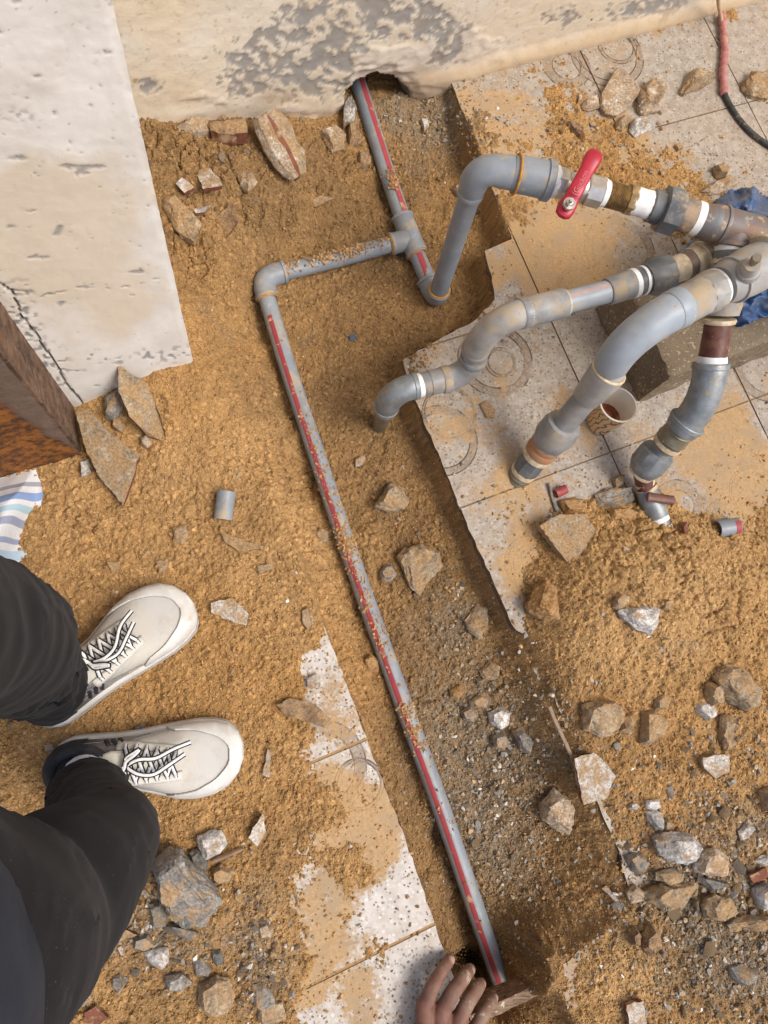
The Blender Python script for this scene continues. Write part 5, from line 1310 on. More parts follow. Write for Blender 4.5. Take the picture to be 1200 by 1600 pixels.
# upper edge of mound
shard([(842, 822), (868, 806), (912, 805), (928, 830), (912, 858), (892, 886), (866, 852)], .022, 'soil-covered slab piece on the paving beside the mound', 'conc', 'conc', tilt=(.05, .1), lift=.002)
R_([(824, 942), (838, 920), (856, 904), (872, 920), (880, 975), (850, 972), (826, 958)], .045, 'clod', 'wedge of ochre earth at the mound edge on the paving', 'earth_clod', 'earth clod', inset=.4)
R_([(928, 772), (950, 764), (988, 760), (992, 782), (965, 792), (934, 792)], .028, 'grey', 'flat grey concrete piece beside the stop valve')
R_([(872, 782), (890, 776), (912, 780), (910, 802), (880, 806)], .028, 'clod', 'rounded ochre clod left of the flat concrete piece', 'earth_clod', 'earth clod')
R_([(955, 750), (968, 742), (976, 742), (975, 758), (962, 764)], .018, 'tan', 'small pale stone behind the flat concrete piece')
R_([(950, 796), (975, 792), (1000, 800), (985, 815), (958, 812)], .02, 'clod', 'ochre lump below the flat concrete piece', 'earth_clod', 'earth clod')
R_([(1062, 822), (1074, 815), (1076, 832), (1064, 838)], .014, 'red', 'rust-red bit beside the foot of the stop valve')
# upper right on the paving
R_([(937, 150), (948, 130), (960, 110), (972, 114), (984, 132), (996, 152), (984, 168), (962, 184), (944, 180), (936, 166)], .035, 'beige', 'pinkish flat slab stone, biggest on the paving by the wall', inset=.82, amp=.0015)
R_([(998, 142), (1012, 126), (1030, 121), (1040, 150), (1028, 174), (1006, 182), (995, 168)], .05, 'beige', 'yellowish block stone right of the pinkish slab stone')
R_([(984, 190), (998, 182), (1010, 186), (1023, 200), (1000, 206), (991, 215), (982, 204)], .028, 'white', 'jagged pale stone below the yellowish block stone')
R_([(962, 192), (974, 180), (985, 184), (982, 196), (972, 204), (963, 200)], .02, 'tan', 'small flat stone left of the jagged pale stone')
R_([(1063, 145), (1070, 122), (1082, 108), (1104, 110), (1114, 128), (1090, 140), (1068, 149)], .04, 'tan', 'yellow-brown stone standing alone left of the red-taped cable')
R_([(1157, 126), (1172, 114), (1205, 112), (1215, 138), (1200, 157), (1174, 152), (1160, 140)], .04, 'tan', 'brownish stone right of the red-taped cable')
R_([(884, 192), (896, 187), (908, 198), (916, 208), (908, 216), (892, 206)], .022, 'brown', 'brown oblong stone above the red lever')
R_([(908, 162), (922, 154), (936, 150), (937, 170), (920, 174), (910, 170)], .022, 'beige', 'pale chunk left of the pinkish slab stone')
R_([(902, 150), (908, 147), (910, 158), (902, 162)], .014, 'white', 'small white pebble above the pale chunk')
R_([(905, 205), (918, 205), (938, 218), (925, 228), (908, 222)], .02, 'clod', 'ochre clod just above the red lever', 'earth_clod', 'earth clod')
R_([(1112, 262), (1126, 256), (1140, 262), (1134, 280), (1118, 278)], .03, 'tan', 'knobby tan stone above the blue sheet')
R_([(1092, 300), (1115, 282), (1140, 275), (1156, 286), (1135, 300), (1110, 304)], .03, 'beige', 'wide pale stone touching the blue sheet')
R_([(1052, 228), (1064, 222), (1068, 232), (1058, 238)], .014, 'tan', 'small orange stone on the bare paving')
R_([(748, 632), (760, 626), (774, 640), (772, 654), (758, 654)], .006, 'dgrey', 'flat dark oval pebble on the paving near the old elbow', inset=.9, amp=.0003)
R_([(706, 295), (718, 285), (725, 297), (715, 306)], .018, 'beige', 'beige lump under the top elbow in the trench')
R_([(655, 190), (668, 186), (672, 198), (662, 206)], .016, 'white', 'white mortar lump in the gravel by the hole')
shard([(556, 718), (566, 712), (572, 716), (564, 728), (556, 730)], .005, 'little white chip on the fine trench soil', 'white', 'white')
shard([(546, 524), (554, 522), (557, 528), (548, 533)], .002, 'tiny blue plastic scrap on the trench soil', 'blue', 'blue', name='plastic_scrap', cat='plastic scrap')

# ------------------------------------------------------------------ smaller stones one by one, then loose gravel and soil crumbs
def template(seed, n=13, cuts=1, amp=.06):
    r = random.Random(seed); bm = bmesh.new()
    for k in range(n):
        v = Vector((r.gauss(0, 1), r.gauss(0, 1), r.gauss(0, 1))).normalized() * r.uniform(.85, 1.1)
        bm.verts.new((v.x, v.y * r.uniform(.7, .9), v.z * .62))
    h = bmesh.ops.convex_hull(bm, input=bm.verts)
    bmesh.ops.delete(bm, geom=list({e for e in h['geom_interior'] + h['geom_unused'] if isinstance(e, bmesh.types.BMVert)}), context='VERTS')
    if cuts:
        bmesh.ops.triangulate(bm, faces=bm.faces); bmesh.ops.subdivide_edges(bm, edges=bm.edges, cuts=cuts, use_grid_fill=True); bm.normal_update()
        for v in bm.verts: v.co += v.normal * amp * mn.noise(v.co * 2.3 + Vector((seed, 0, 0)))
    bmesh.ops.triangulate(bm, faces=bm.faces)
    me = bpy.data.meshes.new('pebble'); bm.to_mesh(me); bm.free(); return me
TEMPL = [template(40 + k, 12 + k % 4) for k in range(9)]
tmats = {}
def pebble(u, v, s_px, kind, name, label, cat, group):
    g = ground_at(u, v); s = s_px * .5 * depth(g) / F
    k = rnd.randrange(len(TEMPL)); key = (k, kind)
    if key not in tmats:
        me = TEMPL[k].copy(); me.materials.append(K[kind]); me.polygons.foreach_set('use_smooth', np.ones(len(me.polygons), bool)); me.set_sharp_from_angle(angle=math.radians(32)); tmats[key] = me
    o = bpy.data.objects.new(name, tmats[key]); COL.objects.link(o)
    o.scale = (s * rnd.uniform(.85, 1.15), s * rnd.uniform(.8, 1.1), s * rnd.uniform(.7, 1.1))
    o.rotation_euler = (rnd.gauss(0, .35), rnd.gauss(0, .35), rnd.uniform(0, 6.28))
    o.location = (g[0], g[1], g[2] + s * .18)
    return tag(o, label, cat, group)

KW = dict(grey='small grey', tan='small tan', white='small whitish', conc='small gritty brown', dgrey='small dark', clod='small ochre', beige='small beige')
LMK = [(1058, 1325, 'the biggest white stone'), (1110, 1352, 'the beige rock'), (1045, 1405, 'the lumpy concrete rubble'), (1128, 1420, 'the tan rubble stone'), (1018, 1468, 'the upright brown stone'), (1162, 1522, 'the low grey stone'), (1165, 1300, 'the lone pale pebble'), (1195, 1400, 'the larger white edge stone'), (1150, 1075, 'the largest soil-stained rock'), (1118, 1196, 'the white tile bit'), (1198, 1250, 'the tan edge stone'), (928, 1218, 'the speckled tile fragment'), (942, 1122, 'the flat-topped tan stone'), (1024, 1136, 'the triangular tan stone'), (1000, 1350, 'the smooth greenish stone'),
       (290, 1390, 'the big grey rock'), (126, 1505, 'the pale-topped grey stone'), (245, 1498, 'the whitish angular stone'), (338, 1555, 'the large brown-grey stone'), (326, 1320, 'the white and orange stone'), (186, 1540, 'the small upright stone'), (280, 1536, 'the lumpy grey stone'), (412, 1562, 'the grey-green stone'), (412, 1455, 'the rounded beige stone'), (340, 1498, 'the dark wedge stone'), (160, 1465, 'the soil-coated shard'), (150, 1590, 'the red-brown clay shard'),
       (780, 1122, 'the round whitish trench stone'), (750, 1097, 'the flat tan trench stone'), (820, 1158, 'the wall-leaning stone'), (873, 1268, 'the rose-beige rock'), (765, 1045, 'the high tan stone'), (690, 1262, 'the long pipe'), (745, 970, 'the crumbly concrete lump'), (655, 890, 'the broad concrete rubble'), (610, 775, 'the triangular gritty stone'),
       (660, 198, 'the white mortar lump'), (600, 170, 'the wall pipe'), (730, 180, 'the paving corner'), (430, 235, 'the largest tile chunk'), (325, 280, 'the white pointed shard'), (282, 345, 'the soil-caked stone'), (345, 360, 'the thin dark shard'), (518, 218, 'the tan wall stone'), (500, 312, 'the plaster flake'), (505, 405, 'the cross pipe'),
       (962, 150, 'the pinkish slab stone'), (1018, 150, 'the yellowish block stone'), (1003, 195, 'the jagged pale stone'), (900, 202, 'the brown oblong stone'), (922, 212, 'the ochre clod'), (910, 270, 'the red lever'), (716, 296, 'the beige trench lump'), (720, 350, 'the riser'), (870, 1150, 'the wooden splinter')]
LUSED = {}
def where(u, v, kw, base):
    for (a, b, nm) in sorted(LMK, key=lambda q: (q[0] - u) ** 2 + (q[1] - v) ** 2)[:5]:
        dx, dy = u - a, v - b; dd = math.hypot(dx, dy)
        vert = 'below' if dy > 0 else 'above'; hor = 'right' if dx > 0 else 'left'
        rel = vert if abs(dy) > 2.2 * abs(dx) else (hor + ' of' if abs(dx) > 2.2 * abs(dy) else vert + ' and ' + hor + ' of')
        for pre in ('close ' if dd < 40 else 'some way ',):
            t = f'{kw} {base} {pre}{rel} {nm}'
            if t not in LUSED: LUSED[t] = 1; return t
    return None
ZONES = [  # centre, spread, count, size px, kinds, label, group
    ((765, 1170), (45, 130), 48, (9, 20), ['grey', 'tan', 'white', 'tan'], 'small loose stone on the gravel of the trench bed', 'small stones on the trench bed'),
    ((1100, 1400), (95, 130), 92, (10, 30), ['conc', 'grey', 'tan', 'conc', 'white', 'tan'], 'small stone in the rubble heap right of the trench', 'small stones of the right-hand rubble'),
    ((1150, 1180), (70, 80), 26, (9, 20), ['tan', 'grey', 'conc'], 'small stone in soil around the soil-stained rock', 'small stones around the soil-stained rock'),
    ((245, 1450), (80, 80), 56, (9, 24), ['grey', 'grey', 'tan', 'dgrey', 'white'], 'small stone in the rubble beside the dark leg', 'small stones of the left-hand rubble'),
    ((400, 1510), (35, 75), 18, (9, 20), ['grey', 'tan', 'conc'], 'small stone heaped along the dirty white paving', 'small stones along the white paving'),
    ((690, 190), (45, 50), 26, (6, 12), ['white', 'grey', 'beige', 'dgrey'], 'small mortar crumb under the wall hole', 'mortar crumbs under the hole'),
    ((380, 280), (110, 60), 20, (9, 18), ['tan', 'clod', 'beige', 'clod'], 'small stone in the soil mound by the column', 'small stones of the soil mound'),
    ((950, 205), (75, 25), 26, (6, 14), ['tan', 'beige', 'clod', 'white'], 'small stone scattered on paving above the red lever', 'small stones above the lever'),
    ((930, 1170), (60, 50), 14, (9, 18), ['tan', 'grey', 'conc', 'white'], 'small stone in soil beside the right trench lip', 'small stones beside the right lip'),
    ((660, 900), (40, 60), 14, (8, 16), ['tan', 'grey', 'conc'], 'small stone around the broad concrete rubble', 'small stones around the concrete rubble'),
    ((730, 300), (25, 60), 10, (7, 14), ['beige', 'tan', 'grey'], 'small stone in the trench behind the riser', 'small stones behind the riser'),
]
for (cu, cv), (su, sv), cnt, (a_, b_), kinds, lab, grp in ZONES:
    k = 0; tries = 0
    while k < cnt and tries < cnt * 8:
        tries += 1
        u, v = rnd.gauss(cu, su * .7), rnd.gauss(cv, sv * .7)
        if abs(u - cu) > su * 1.5 or abs(v - cv) > sv * 1.5 or u > 1195 or v > 1595: continue
        if u < 200 - (v - 1330) * .5 and v > 1230: continue
        sz_ = a_ + (b_ - a_) * rnd.random() ** 1.8
        pebble(u, v, sz_, (kd := rnd.choice(kinds)), *((lambda w: (w.replace(' ', '_'), where(u, v, KW[kd], w) or lab.replace('small', KW[kd], 1).replace('stone', w), w))('mortar crumb' if 'mortar' in lab else 'pebble' if sz_ < 13 else 'stone')), grp); k += 1

def scatter(name, n, density, smin, smax, colours, templ, flat=.7, sinkk=.25, powr=2.2, tintf=None, onbare=1.0):
    """many loose grains as one mesh: positions by rejection on a density given in photo coordinates"""
    out = []; 
    while len(out) < n:
        u = NR.uniform(-60, 1260, n * 2); v = NR.uniform(60, 1660, n * 2)
        keep = NR.random(n * 2) < density(u, v)
        out += list(zip(u[keep], v[keep]))
    out = out[:n]
    V, Fc, Cc = [], [], []; off = 0
    tv = [np.array([tuple(q.co) for q in t.vertices]) for t in templ]; tf = [np.array([tuple(p.vertices) for p in t.polygons]) for t in templ]
    uu = np.array(out); d = np.stack([(uu[:, 0] - 600) / F, -(uu[:, 1] - 800) / F, -np.ones(n)], -1) @ R.T
    zc = np.zeros(n)
    for _ in range(8):
        t = (zc - H) / d[:, 2]; xw = d[:, 0] * t; yw = d[:, 1] * t
        i = np.clip(np.round((yw - gy[0]) / STEP).astype(int), 0, X.shape[0] - 1); j = np.clip(np.round((xw - gx[0]) / STEP).astype(int), 0, X.shape[1] - 1)
        g = GRIDH[i, j]
        onR = (sdf(xw, yw, WR) < -.003); onL = (sdf(xw, yw, WL) < -.004) & (uu[:, 0] > 385)
        bare = (onR | onL) & (g < .0005)
        g = np.where(onR | onL, np.maximum(g, .0005), g)
        zc = .5 * zc + .5 * g
    t = (zc - H) / d[:, 2]; xw = d[:, 0] * t; yw = d[:, 1] * t
    sz = smin + (smax - smin) * NR.random(n) ** powr
    drop = bare & (NR.random(n) > onbare)
    which = NR.integers(len(templ), size=n)
    for ti in range(len(templ)):
        k = np.where((which == ti) & ~drop)[0]
        if not len(k): continue
        v = tv[ti]; q = len(k)
        a = NR.uniform(0, 6.28, q); b_ = NR.normal(0, .6, q); ca_, sa_, cb, sb_ = np.cos(a), np.sin(a), np.cos(b_), np.sin(b_); o0 = np.zeros(q); o1 = np.ones(q)
        RZ = np.stack([np.stack([ca_, -sa_, o0], -1), np.stack([sa_, ca_, o0], -1), np.stack([o0, o0, o1], -1)], 1)
        RX = np.stack([np.stack([o1, o0, o0], -1), np.stack([o0, cb, -sb_], -1), np.stack([o0, sb_, cb], -1)], 1)
        p = v[None] * (sz[k][:, None, None] * NR.uniform(.75, 1.25, (q, 1, 3)))
        p = np.einsum('nij,nvj->nvi', np.einsum('nij,njk->nik', RZ, RX), p)
        p = p + np.stack([xw[k], yw[k], zc[k] + sz[k] * (.45 - sinkk)], -1)[:, None]
        V.append(p.reshape(-1, 3)); Fc.append((tf[ti][None] + (off + np.arange(q) * len(v))[:, None, None]).reshape(-1, 3)); off += q * len(v)
        c = np.array(colours)[NR.integers(len(colours), size=q)] * NR.uniform(.55, 1.4, (q, 1))
        if tintf is not None: c = c * .35 + .65 * tintf(xw[k], yw[k]) * NR.uniform(.62, 1.4, (q, 1))
        Cc.append(np.repeat(np.concatenate([np.clip(c, 0, .8), np.ones((q, 1))], 1), len(v), 0))
    me = mesh_np(name, np.concatenate(V), np.concatenate(Fc))
    at = me.color_attributes.new('tint', 'FLOAT_COLOR', 'POINT'); at.data.foreach_set('color', np.concatenate(Cc).astype(np.float32).ravel())
    return me
def gb(u, v, L):
    r = 0
    for cu, cv, ru, rv, k in L: r = r + k * np.exp(-(((u - cu) / ru) ** 2 + ((v - cv) / rv) ** 2))
    return r
m = Mat('loose_grains', .92, .2); c = m.mix(.5, m.attr('tint', 'Color'), m.mix(m.noise(220, 4), (.6, .6, .6), (1.3, 1.3, 1.3)), 'MULTIPLY'); M_GRAIN = m.fin(c, None, m.bump(m.noise(400, 4), .5, .001))
LOW = [template(80 + k, 9, 0) for k in range(8)]
dens_g = lambda u, v: np.clip(gb(u, v, [(690, 180, 60, 50, 1), (760, 1180, 70, 130, 1), (810, 1320, 60, 120, .55), (730, 950, 45, 60, .5), (1100, 1430, 130, 130, 1.3), (240, 1445, 90, 75, 1), (410, 1500, 40, 90, .7), (1170, 1230, 70, 90, .45), (850, 1130, 60, 70, .35), (960, 1180, 70, 60, .35), (1040, 1010, 40, 18, .5), (1170, 1540, 70, 60, .6), (950, 205, 60, 30, .35), (1080, 260, 70, 30, .15), (600, 200, 30, 30, .2)]) + .006, 0, 1)
me = scatter('gravel', 6500, dens_g, .0014, .0062, [(.29, .265, .22), (.22, .20, .165), (.36, .28, .19), (.30, .23, .15), (.42, .37, .30), (.40, .26, .13), (.33, .29, .235), (.34, .25, .15), (.56, .52, .46)], LOW, powr=2.6)
tag(link('gravel', me, M_GRAIN, angle=25), 'fine mixed grey and tan gravel strewn over trench and rubble', 'gravel', kind='stuff')
dens_c = lambda u, v: np.clip(.55 - .5 * gb(u, v, [(860, 380, 90, 60, 1), (1130, 120, 120, 100, 1.1), (900, 600, 120, 130, 1), (1100, 650, 130, 120, 1), (600, 1450, 80, 100, .9), (760, 700, 60, 100, .8)]) + .6 * gb(u, v, [(290, 260, 110, 160, 1), (1060, 900, 160, 80, .8), (520, 260, 70, 50, .8), (130, 790, 120, 80, .7), (660, 850, 80, 100, .4), (560, 900, 60, 120, .3)]), .012, 1)
SOILC = [(.42, .245, .10), (.34, .195, .08), (.47, .30, .14), (.26, .155, .07), (.38, .225, .095)]
def ground_tint(x, y):
    g, b, fi = zone_maps(x, y); return soil_colour(g * .6, b, np.full(x.shape, .5), x, y)
OCTA = []
for k in range(6):
    r_ = random.Random(300 + k); bm = bmesh.new()
    for d_ in ((1, 0, 0), (-1, 0, 0), (0, 1, 0), (0, -1, 0), (0, 0, .8), (0, 0, -.8)): bm.verts.new([c + r_.uniform(-.28, .28) for c in d_])
    bmesh.ops.convex_hull(bm, input=bm.verts); bmesh.ops.triangulate(bm, faces=bm.faces); me_ = bpy.data.meshes.new('grain'); bm.to_mesh(me_); bm.free(); OCTA.append(me_)
me = scatter('soil_crumb', 14000, dens_c, .0018, .0050, SOILC, LOW, powr=2.6, tintf=ground_tint, onbare=.35)
tag(link('soil_crumbs', me, M_GRAIN, angle=25), 'loose ochre soil crumbs covering the dug ground', 'soil', kind='stuff')
dens_f = lambda u, v: np.clip(.8 - .78 * np.clip(gb(u, v, [(860, 380, 110, 70, 1), (1120, 130, 130, 110, 1.2), (900, 600, 140, 140, 1.1), (1100, 650, 130, 110, 1.1), (600, 1450, 70, 90, .9), (740, 690, 50, 110, .9)]), 0, 1), .02, 1) * (v > 150)
me = scatter('soil_grain', 86000, dens_f, .0009, .0025, SOILC, OCTA, powr=1.6, tintf=ground_tint, sinkk=.15, onbare=.10)
tag(link('soil_grains', me, M_GRAIN), 'fine ochre soil grains strewn over the dug ground', 'soil', kind='stuff')

def pipe_dirt(n, spots, r, seed):
    """grains resting on top of a pipe: spots = (u, v, z axis, length px spread, side spread)"""
    V, Fc, Cc = [], [], []; off = 0
    tv = [np.array([tuple(q.co) for q in t.vertices]) for t in LOW]; tf = [np.array([tuple(p.vertices) for p in t.polygons]) for t in LOW]
    for axis, ctr, spread, cnt, cover in spots:
        ax = np.array(axis); dd = np.r_[0, np.cumsum(np.linalg.norm(np.diff(ax, axis=0), axis=1))]
        for k in range(cnt):
            sp = ctr * dd[-1] + NR.normal(0, spread); c = np.array([np.interp(sp, dd, ax[:, q]) for q in range(3)])
            c2 = np.array([np.interp(sp + .01, dd, ax[:, q]) for q in range(3)]); t = nrm(c2 - c)
            up = nrm(np.array([0, 0, 1.]) - t[2] * t); sd = np.cross(up, t); an = NR.normal(0, cover)
            sz = .0009 + .0034 * NR.random() ** 2.4
            p0 = c + (up * math.cos(an) + sd * math.sin(an)) * (r + sz * .25)
            ti = NR.integers(len(LOW)); v = tv[ti]; a = NR.uniform(0, 6.28)
            M_ = np.array([[math.cos(a), -math.sin(a), 0], [math.sin(a), math.cos(a), 0], [0, 0, 1]])
            V.append((v * sz * NR.uniform(.75, 1.25, 3)) @ M_.T + p0); Fc.append(tf[ti] + off); off += len(v)
            col_ = np.array([(.42, .245, .10), (.34, .195, .08), (.47, .30, .14)][NR.integers(3)]) * NR.uniform(.75, 1.2); Cc.append(np.tile([*col_, 1], (len(v), 1)))
    me = mesh_np('pipe_soil', np.concatenate(V), np.concatenate(Fc))
    at = me.color_attributes.new('tint', 'FLOAT_COLOR', 'POINT'); at.data.foreach_set('color', np.concatenate(Cc).astype(np.float32).ravel()); return me
crossp = [tee + dc * .03, cor - dc * .02]
wallp = [tee + d0 * .05, h0]
sp = [(crossp, .30, .016, 110, .45), (crossp, .42, .012, 90, .4), (crossp, .58, .014, 120, .4), (crossp, .66, .010, 60, .4), (crossp, .88, .014, 90, .45), (crossp, .5, .08, 80, .6), (crossp, .12, .01, 40, .5),
      (lpr, .375, .012, 240, .7), (lpr, .36, .02, 120, .5), (lpr, .27, .05, 120, .45), (lpr, .44, .04, 160, .6), (lpr, .50, .03, 90, .5), (lpr, .60, .010, 130, .55), (lpr, .625, .007, 110, .5), (lpr, .645, .006, 60, .5), (lpr, .30, .12, 120, .5), (lpr, .7, .15, 50, .5),
      (wallp, .25, .010, 120, .35), (wallp, .32, .008, 60, .6), ([P(1, 1), P(2, 2)], .5, 0, 0, 0)]
me = pipe_dirt(0, sp[:-1], RP, 5)
tag(link('pipe_soil', me, M_GRAIN, angle=25), 'loose ochre soil lying on top of the new pipes', 'soil', kind='stuff')

# ------------------------------------------------------------------ concrete block under the pipe cluster
bc = P(997, 627); a1, a2, a3 = .36, .20, .125
def blk(s, t, z): q = bc[:2] + T1 * s + T2 * t; return np.array([q[0], q[1], z])
bm = bmesh.new()
for z in (-.005, a3):
    for s, t in ((0, 0), (a1, 0), (a1, a2), (0, a2)): bm.verts.new(blk(s, t, z) - bc)
bmesh.ops.convex_hull(bm, input=bm.verts); bmesh.ops.subdivide_edges(bm, edges=bm.edges, cuts=22, use_grid_fill=True)
bm.normal_update()
for v in bm.verts:
    n_ = mn.fractal(v.co * 30, .9, 2, 4) * .004 + mn.noise(v.co * 12) * .005 + abs(mn.noise(v.co * 110)) * .003
    ed = sum(1 for k in (0,) if abs(v.co.z - a3) < .004)
    v.co += v.normal * (n_ - .004 * (v.normal.length > 0 and max(abs(c) for c in v.normal) < .85))
me = bpy.data.meshes.new('block'); bm.to_mesh(me); bm.free()
m = Mat('gritty_concrete', .95, .15)
c = m.mix(m.noise(25, 6), (.25, .19, .125), (.16, .125, .085)); c = m.mix(m.ramp(m.noise(170, 4), .58, .66), c, (.42, .34, .23)); c = m.mix(m.ramp(m.noise(150, 4, vec=m.scale((1.1, .9, 1))), .62, .7), c, (.09, .07, .05))
o = link('concrete_block', me, m.fin(c, None, m.bump(m.noise(200, 6, .7), .9, .003)), angle=45); o.location = bc
tag(o, 'rough brown concrete block propping the old pipe cluster', 'block')

# ------------------------------------------------------------------ blue sheet wrapped under the pipes
poly = [(1078, 378), (1098, 352), (1105, 322), (1128, 302), (1160, 290), (1182, 289), (1190, 306), (1235, 312), (1270, 400), (1260, 500), (1205, 494), (1150, 512), (1118, 488), (1096, 446), (1066, 430), (1058, 395)]
us = np.arange(1040, 1290, 2.0); vs_ = np.arange(275, 525, 2.0); UU, VV = np.meshgrid(us, vs_)
sd0 = sdf(UU, VV, np.array(poly, float)) + 5 * fbm(UU, VV, 22, 951, 3)
fold = np.abs(fbm(UU + .6 * VV, VV - .5 * UU, 46, 961, 3)); zb_ = .195 - .075 * sstep(-35, 0, sd0) + .030 * (1 - fold * 2) + .012 * np.abs(fbm(UU - VV, VV, 18, 971, 2))
zb_ = zb_ + .05 * np.exp(-(((UU - 1178) / 9) ** 2 + ((VV - 305 - (UU - 1178) * .9) / 22) ** 2)) - .04 * np.exp(-(((UU - 1085) / 30) ** 2 + ((VV - 395) / 30) ** 2))
d = np.stack([(UU - 600) / F, -(VV - 800) / F, -np.ones_like(UU)], -1) @ R.T; t = (zb_ - H) / d[..., 2]
pts = d * t[..., None] + [0, 0, H]
nr, ncn = UU.shape; ii = np.arange(nr * ncn).reshape(nr, ncn); fq = np.stack([ii[:-1, :-1], ii[1:, :-1], ii[1:, 1:], ii[:-1, 1:]], -1).reshape(-1, 4)
fq = fq[(sd0.ravel()[fq] < 0).all(1)]; us_ = np.unique(fq); rm = -np.ones(nr * ncn, int); rm[us_] = np.arange(len(us_))
me = mesh_np('blue_sheet', pts.reshape(-1, 3)[us_], rm[fq])
m = Mat('blue_vinyl', .38, .45); c = m.mix(m.noise(25, 5), (.030, .082, .20), (.045, .115, .26)); c = m.mix(m.ramp(m.noise(50, 6, .7), .52, .68), c, (.20, .22, .23))
o = link('blue_sheet', me, m.fin(c, None, m.bump(m.noise(60, 4), .3, .002)), smooth=True)
md = o.modifiers.new('thickness', 'SOLIDIFY'); md.thickness = .0012
tag(o, 'crumpled dirty blue plastic sheet wrapped between block and pipe cluster', 'plastic sheet')

# ------------------------------------------------------------------ paper cup
cb = P(936, 662); ct = P(966, 632, .078)
cb = np.array([cb[0], cb[1], .0015]); up = nrm(ct - cb)
hgt = np.linalg.norm(ct - cb); r1, r0 = .0345, .0235
cup = thing('paper_cup', 'small paper cup with brown swirls holding a reddish drink on the paving', 'cup', cb)
m = Mat('kraft_paper', .7, .25); z_ = m.sep(m.raw)
wv = m.n('ShaderNodeTexWave'); wv.wave_type = 'RINGS'; m.lk(m.raw, wv.inputs['Vector']); wv.inputs['Scale'].default_value = 42; wv.inputs['Distortion'].default_value = 7; wv.inputs['Detail'].default_value = 2; wv.inputs['Detail Scale'].default_value = 1.2
c = m.mix(m.ramp(wv.outputs['Fac'], .80, .88), (.60, .41, .215), (.25, .12, .045)); M_KRAFT = m.fin(c)
M_CUPIN = simple('cup_lining', (.74, .68, .56), (.70, .62, .49), 30, .45)
mb = MB(); mb.add(*lathe(cb, ct, [(0, r0), (.97, r1)], 40)); o = mb.build('cup_wall', M_KRAFT, cup, angle=60)
bm = bmesh.new(); bm.from_mesh(o.data); bmesh.ops.delete(bm, geom=[f for f in bm.faces if len(f.verts) > 4 and f.calc_center_median().z > cb[2] + .03], context='FACES'); bm.to_mesh(o.data); bm.free()
mb = MB(); mb.add(*lathe(cb + up * .003, ct, [(0, r0 * .94), (1, r1 * .965)], 40)); o = mb.build('cup_lining', M_CUPIN, cup, angle=60)
bm = bmesh.new(); bm.from_mesh(o.data); bmesh.ops.delete(bm, geom=[f for f in bm.faces if len(f.verts) > 4 and f.calc_center_median().z > cb[2] + .03], context='FACES'); bm.to_mesh(o.data); bm.free()
ring('rim', ct, up, r1 * .985, .0018, M_CUPIN, cup)
m = Mat('red_tea', .12, .5); M_TEA = m.fin(m.mix(m.ramp(m.noise(70, 5), .45, .62), (.17, .035, .012), (.34, .12, .05)))
mb = MB(); mb.add(*lathe(cb + up * .026, cb + up * .030, [(0, .0255), (1, .0262)], 36)); mb.build('drink', M_TEA, cup)

# ------------------------------------------------------------------ cable by the wall
cab = thing('cable', 'red-taped black cable running down the wall foot across the paving', 'cable', P(1125, 60))
def on(u, v, h): p = ground_at(u, v); return np.array([p[0], p[1], max(p[2], 0) + h])
p0 = P(1122, -30, .12); p1 = P(1122, 10, .045); p2 = on(1123, 32, .012)
mb = MB(); mb.add(*tube(resample([p0, p1, p2, on(1125, 45, .008)], 12), .0042, 12)); mb.build('tan_sheath', simple('tan_cable', (.52, .36, .20), (.42, .28, .15), 60, .5), cab)
pts = resample([on(1123, 28, .012), on(1127, 60, .009), on(1129, 90, .009), on(1125, 120, .009), on(1128, 152, .009)], 40)
mb = MB(); mb.add(*tube(pts, [.0078 + .0011 * math.sin(i * 1.9) + .0007 * math.sin(i * .7) for i in range(40)], 14)); mb.build('red_tape_wrap', simple('faded_red_tape', (.47, .20, .18), (.36, .13, .12), 90, .5, .2, .4, .002), cab)
mb = MB(); mb.add(*tube(resample([on(1128, 148, .007), on(1136, 165, .006), on(1152, 190, .006), on(1172, 212, .006), on(1200, 232, .006), on(1260, 262, .006)], 40), .0058, 14)); mb.build('black_sheath', simple('black_rubber', (.03, .033, .032), (.055, .055, .05), 70, .5, .3), cab)

# ------------------------------------------------------------------ pipe offcuts
def offcut(a, b, r, label, band=None, cut=6.283, roll=0):
    a, b = vec(a), vec(b); t, N, B = frames([a, b])[0]; k = 28; v = []; f = []
    for c in (a, b):
        for rr in (r, r * .86):
            for j in range(k + 1):
                an = roll + cut * (j / k - .5); v.append(c + N * rr * math.cos(an) + B * rr * math.sin(an))
    n_ = k + 1
    for j in range(k):
        f += [(j, j + 1, 2 * n_ + j + 1, 2 * n_ + j), (n_ + j + 1, n_ + j, 3 * n_ + j, 3 * n_ + j + 1), (j + 1, j, n_ + j, n_ + j + 1), (2 * n_ + j, 2 * n_ + j + 1, 3 * n_ + j + 1, 3 * n_ + j)]
    f += [(0, 2 * n_, 3 * n_, n_), (k, n_ + k, 3 * n_ + k, 2 * n_ + k)]
    mb = MB(); mb.add(v, f); o = mb.build('pipe_offcut', M_PVC, None, angle=40)
    if band: stripe([a + (b - a) * .01, b], r, band[0], band[1], o)
    return tag(o, label, 'pipe offcut')
g = ground_at(350, 790)
offcut(P(354, 768, g[2] + .016), P(348, 812, g[2] + .010), .0155, 'short grey pipe offcut half sunk in soil left of the long pipe')
offcut(P(1120, 827, .014), P(1152, 822, .014), .0160, 'short grey pipe offcut with a red end lying on the paving right of the mound')
o = [x for x in COL.objects if x.name.startswith('pipe_offcut')][-1]
stripe([P(1143, 823.5, .014), P(1151, 822, .014)], .0161, -.3, .8, o)
g = P(873, 768)
offcut(P(868, 772, .008), P(884, 764, .008), .0085, 'tiny reddish pipe offcut on the paving below the down pipe')
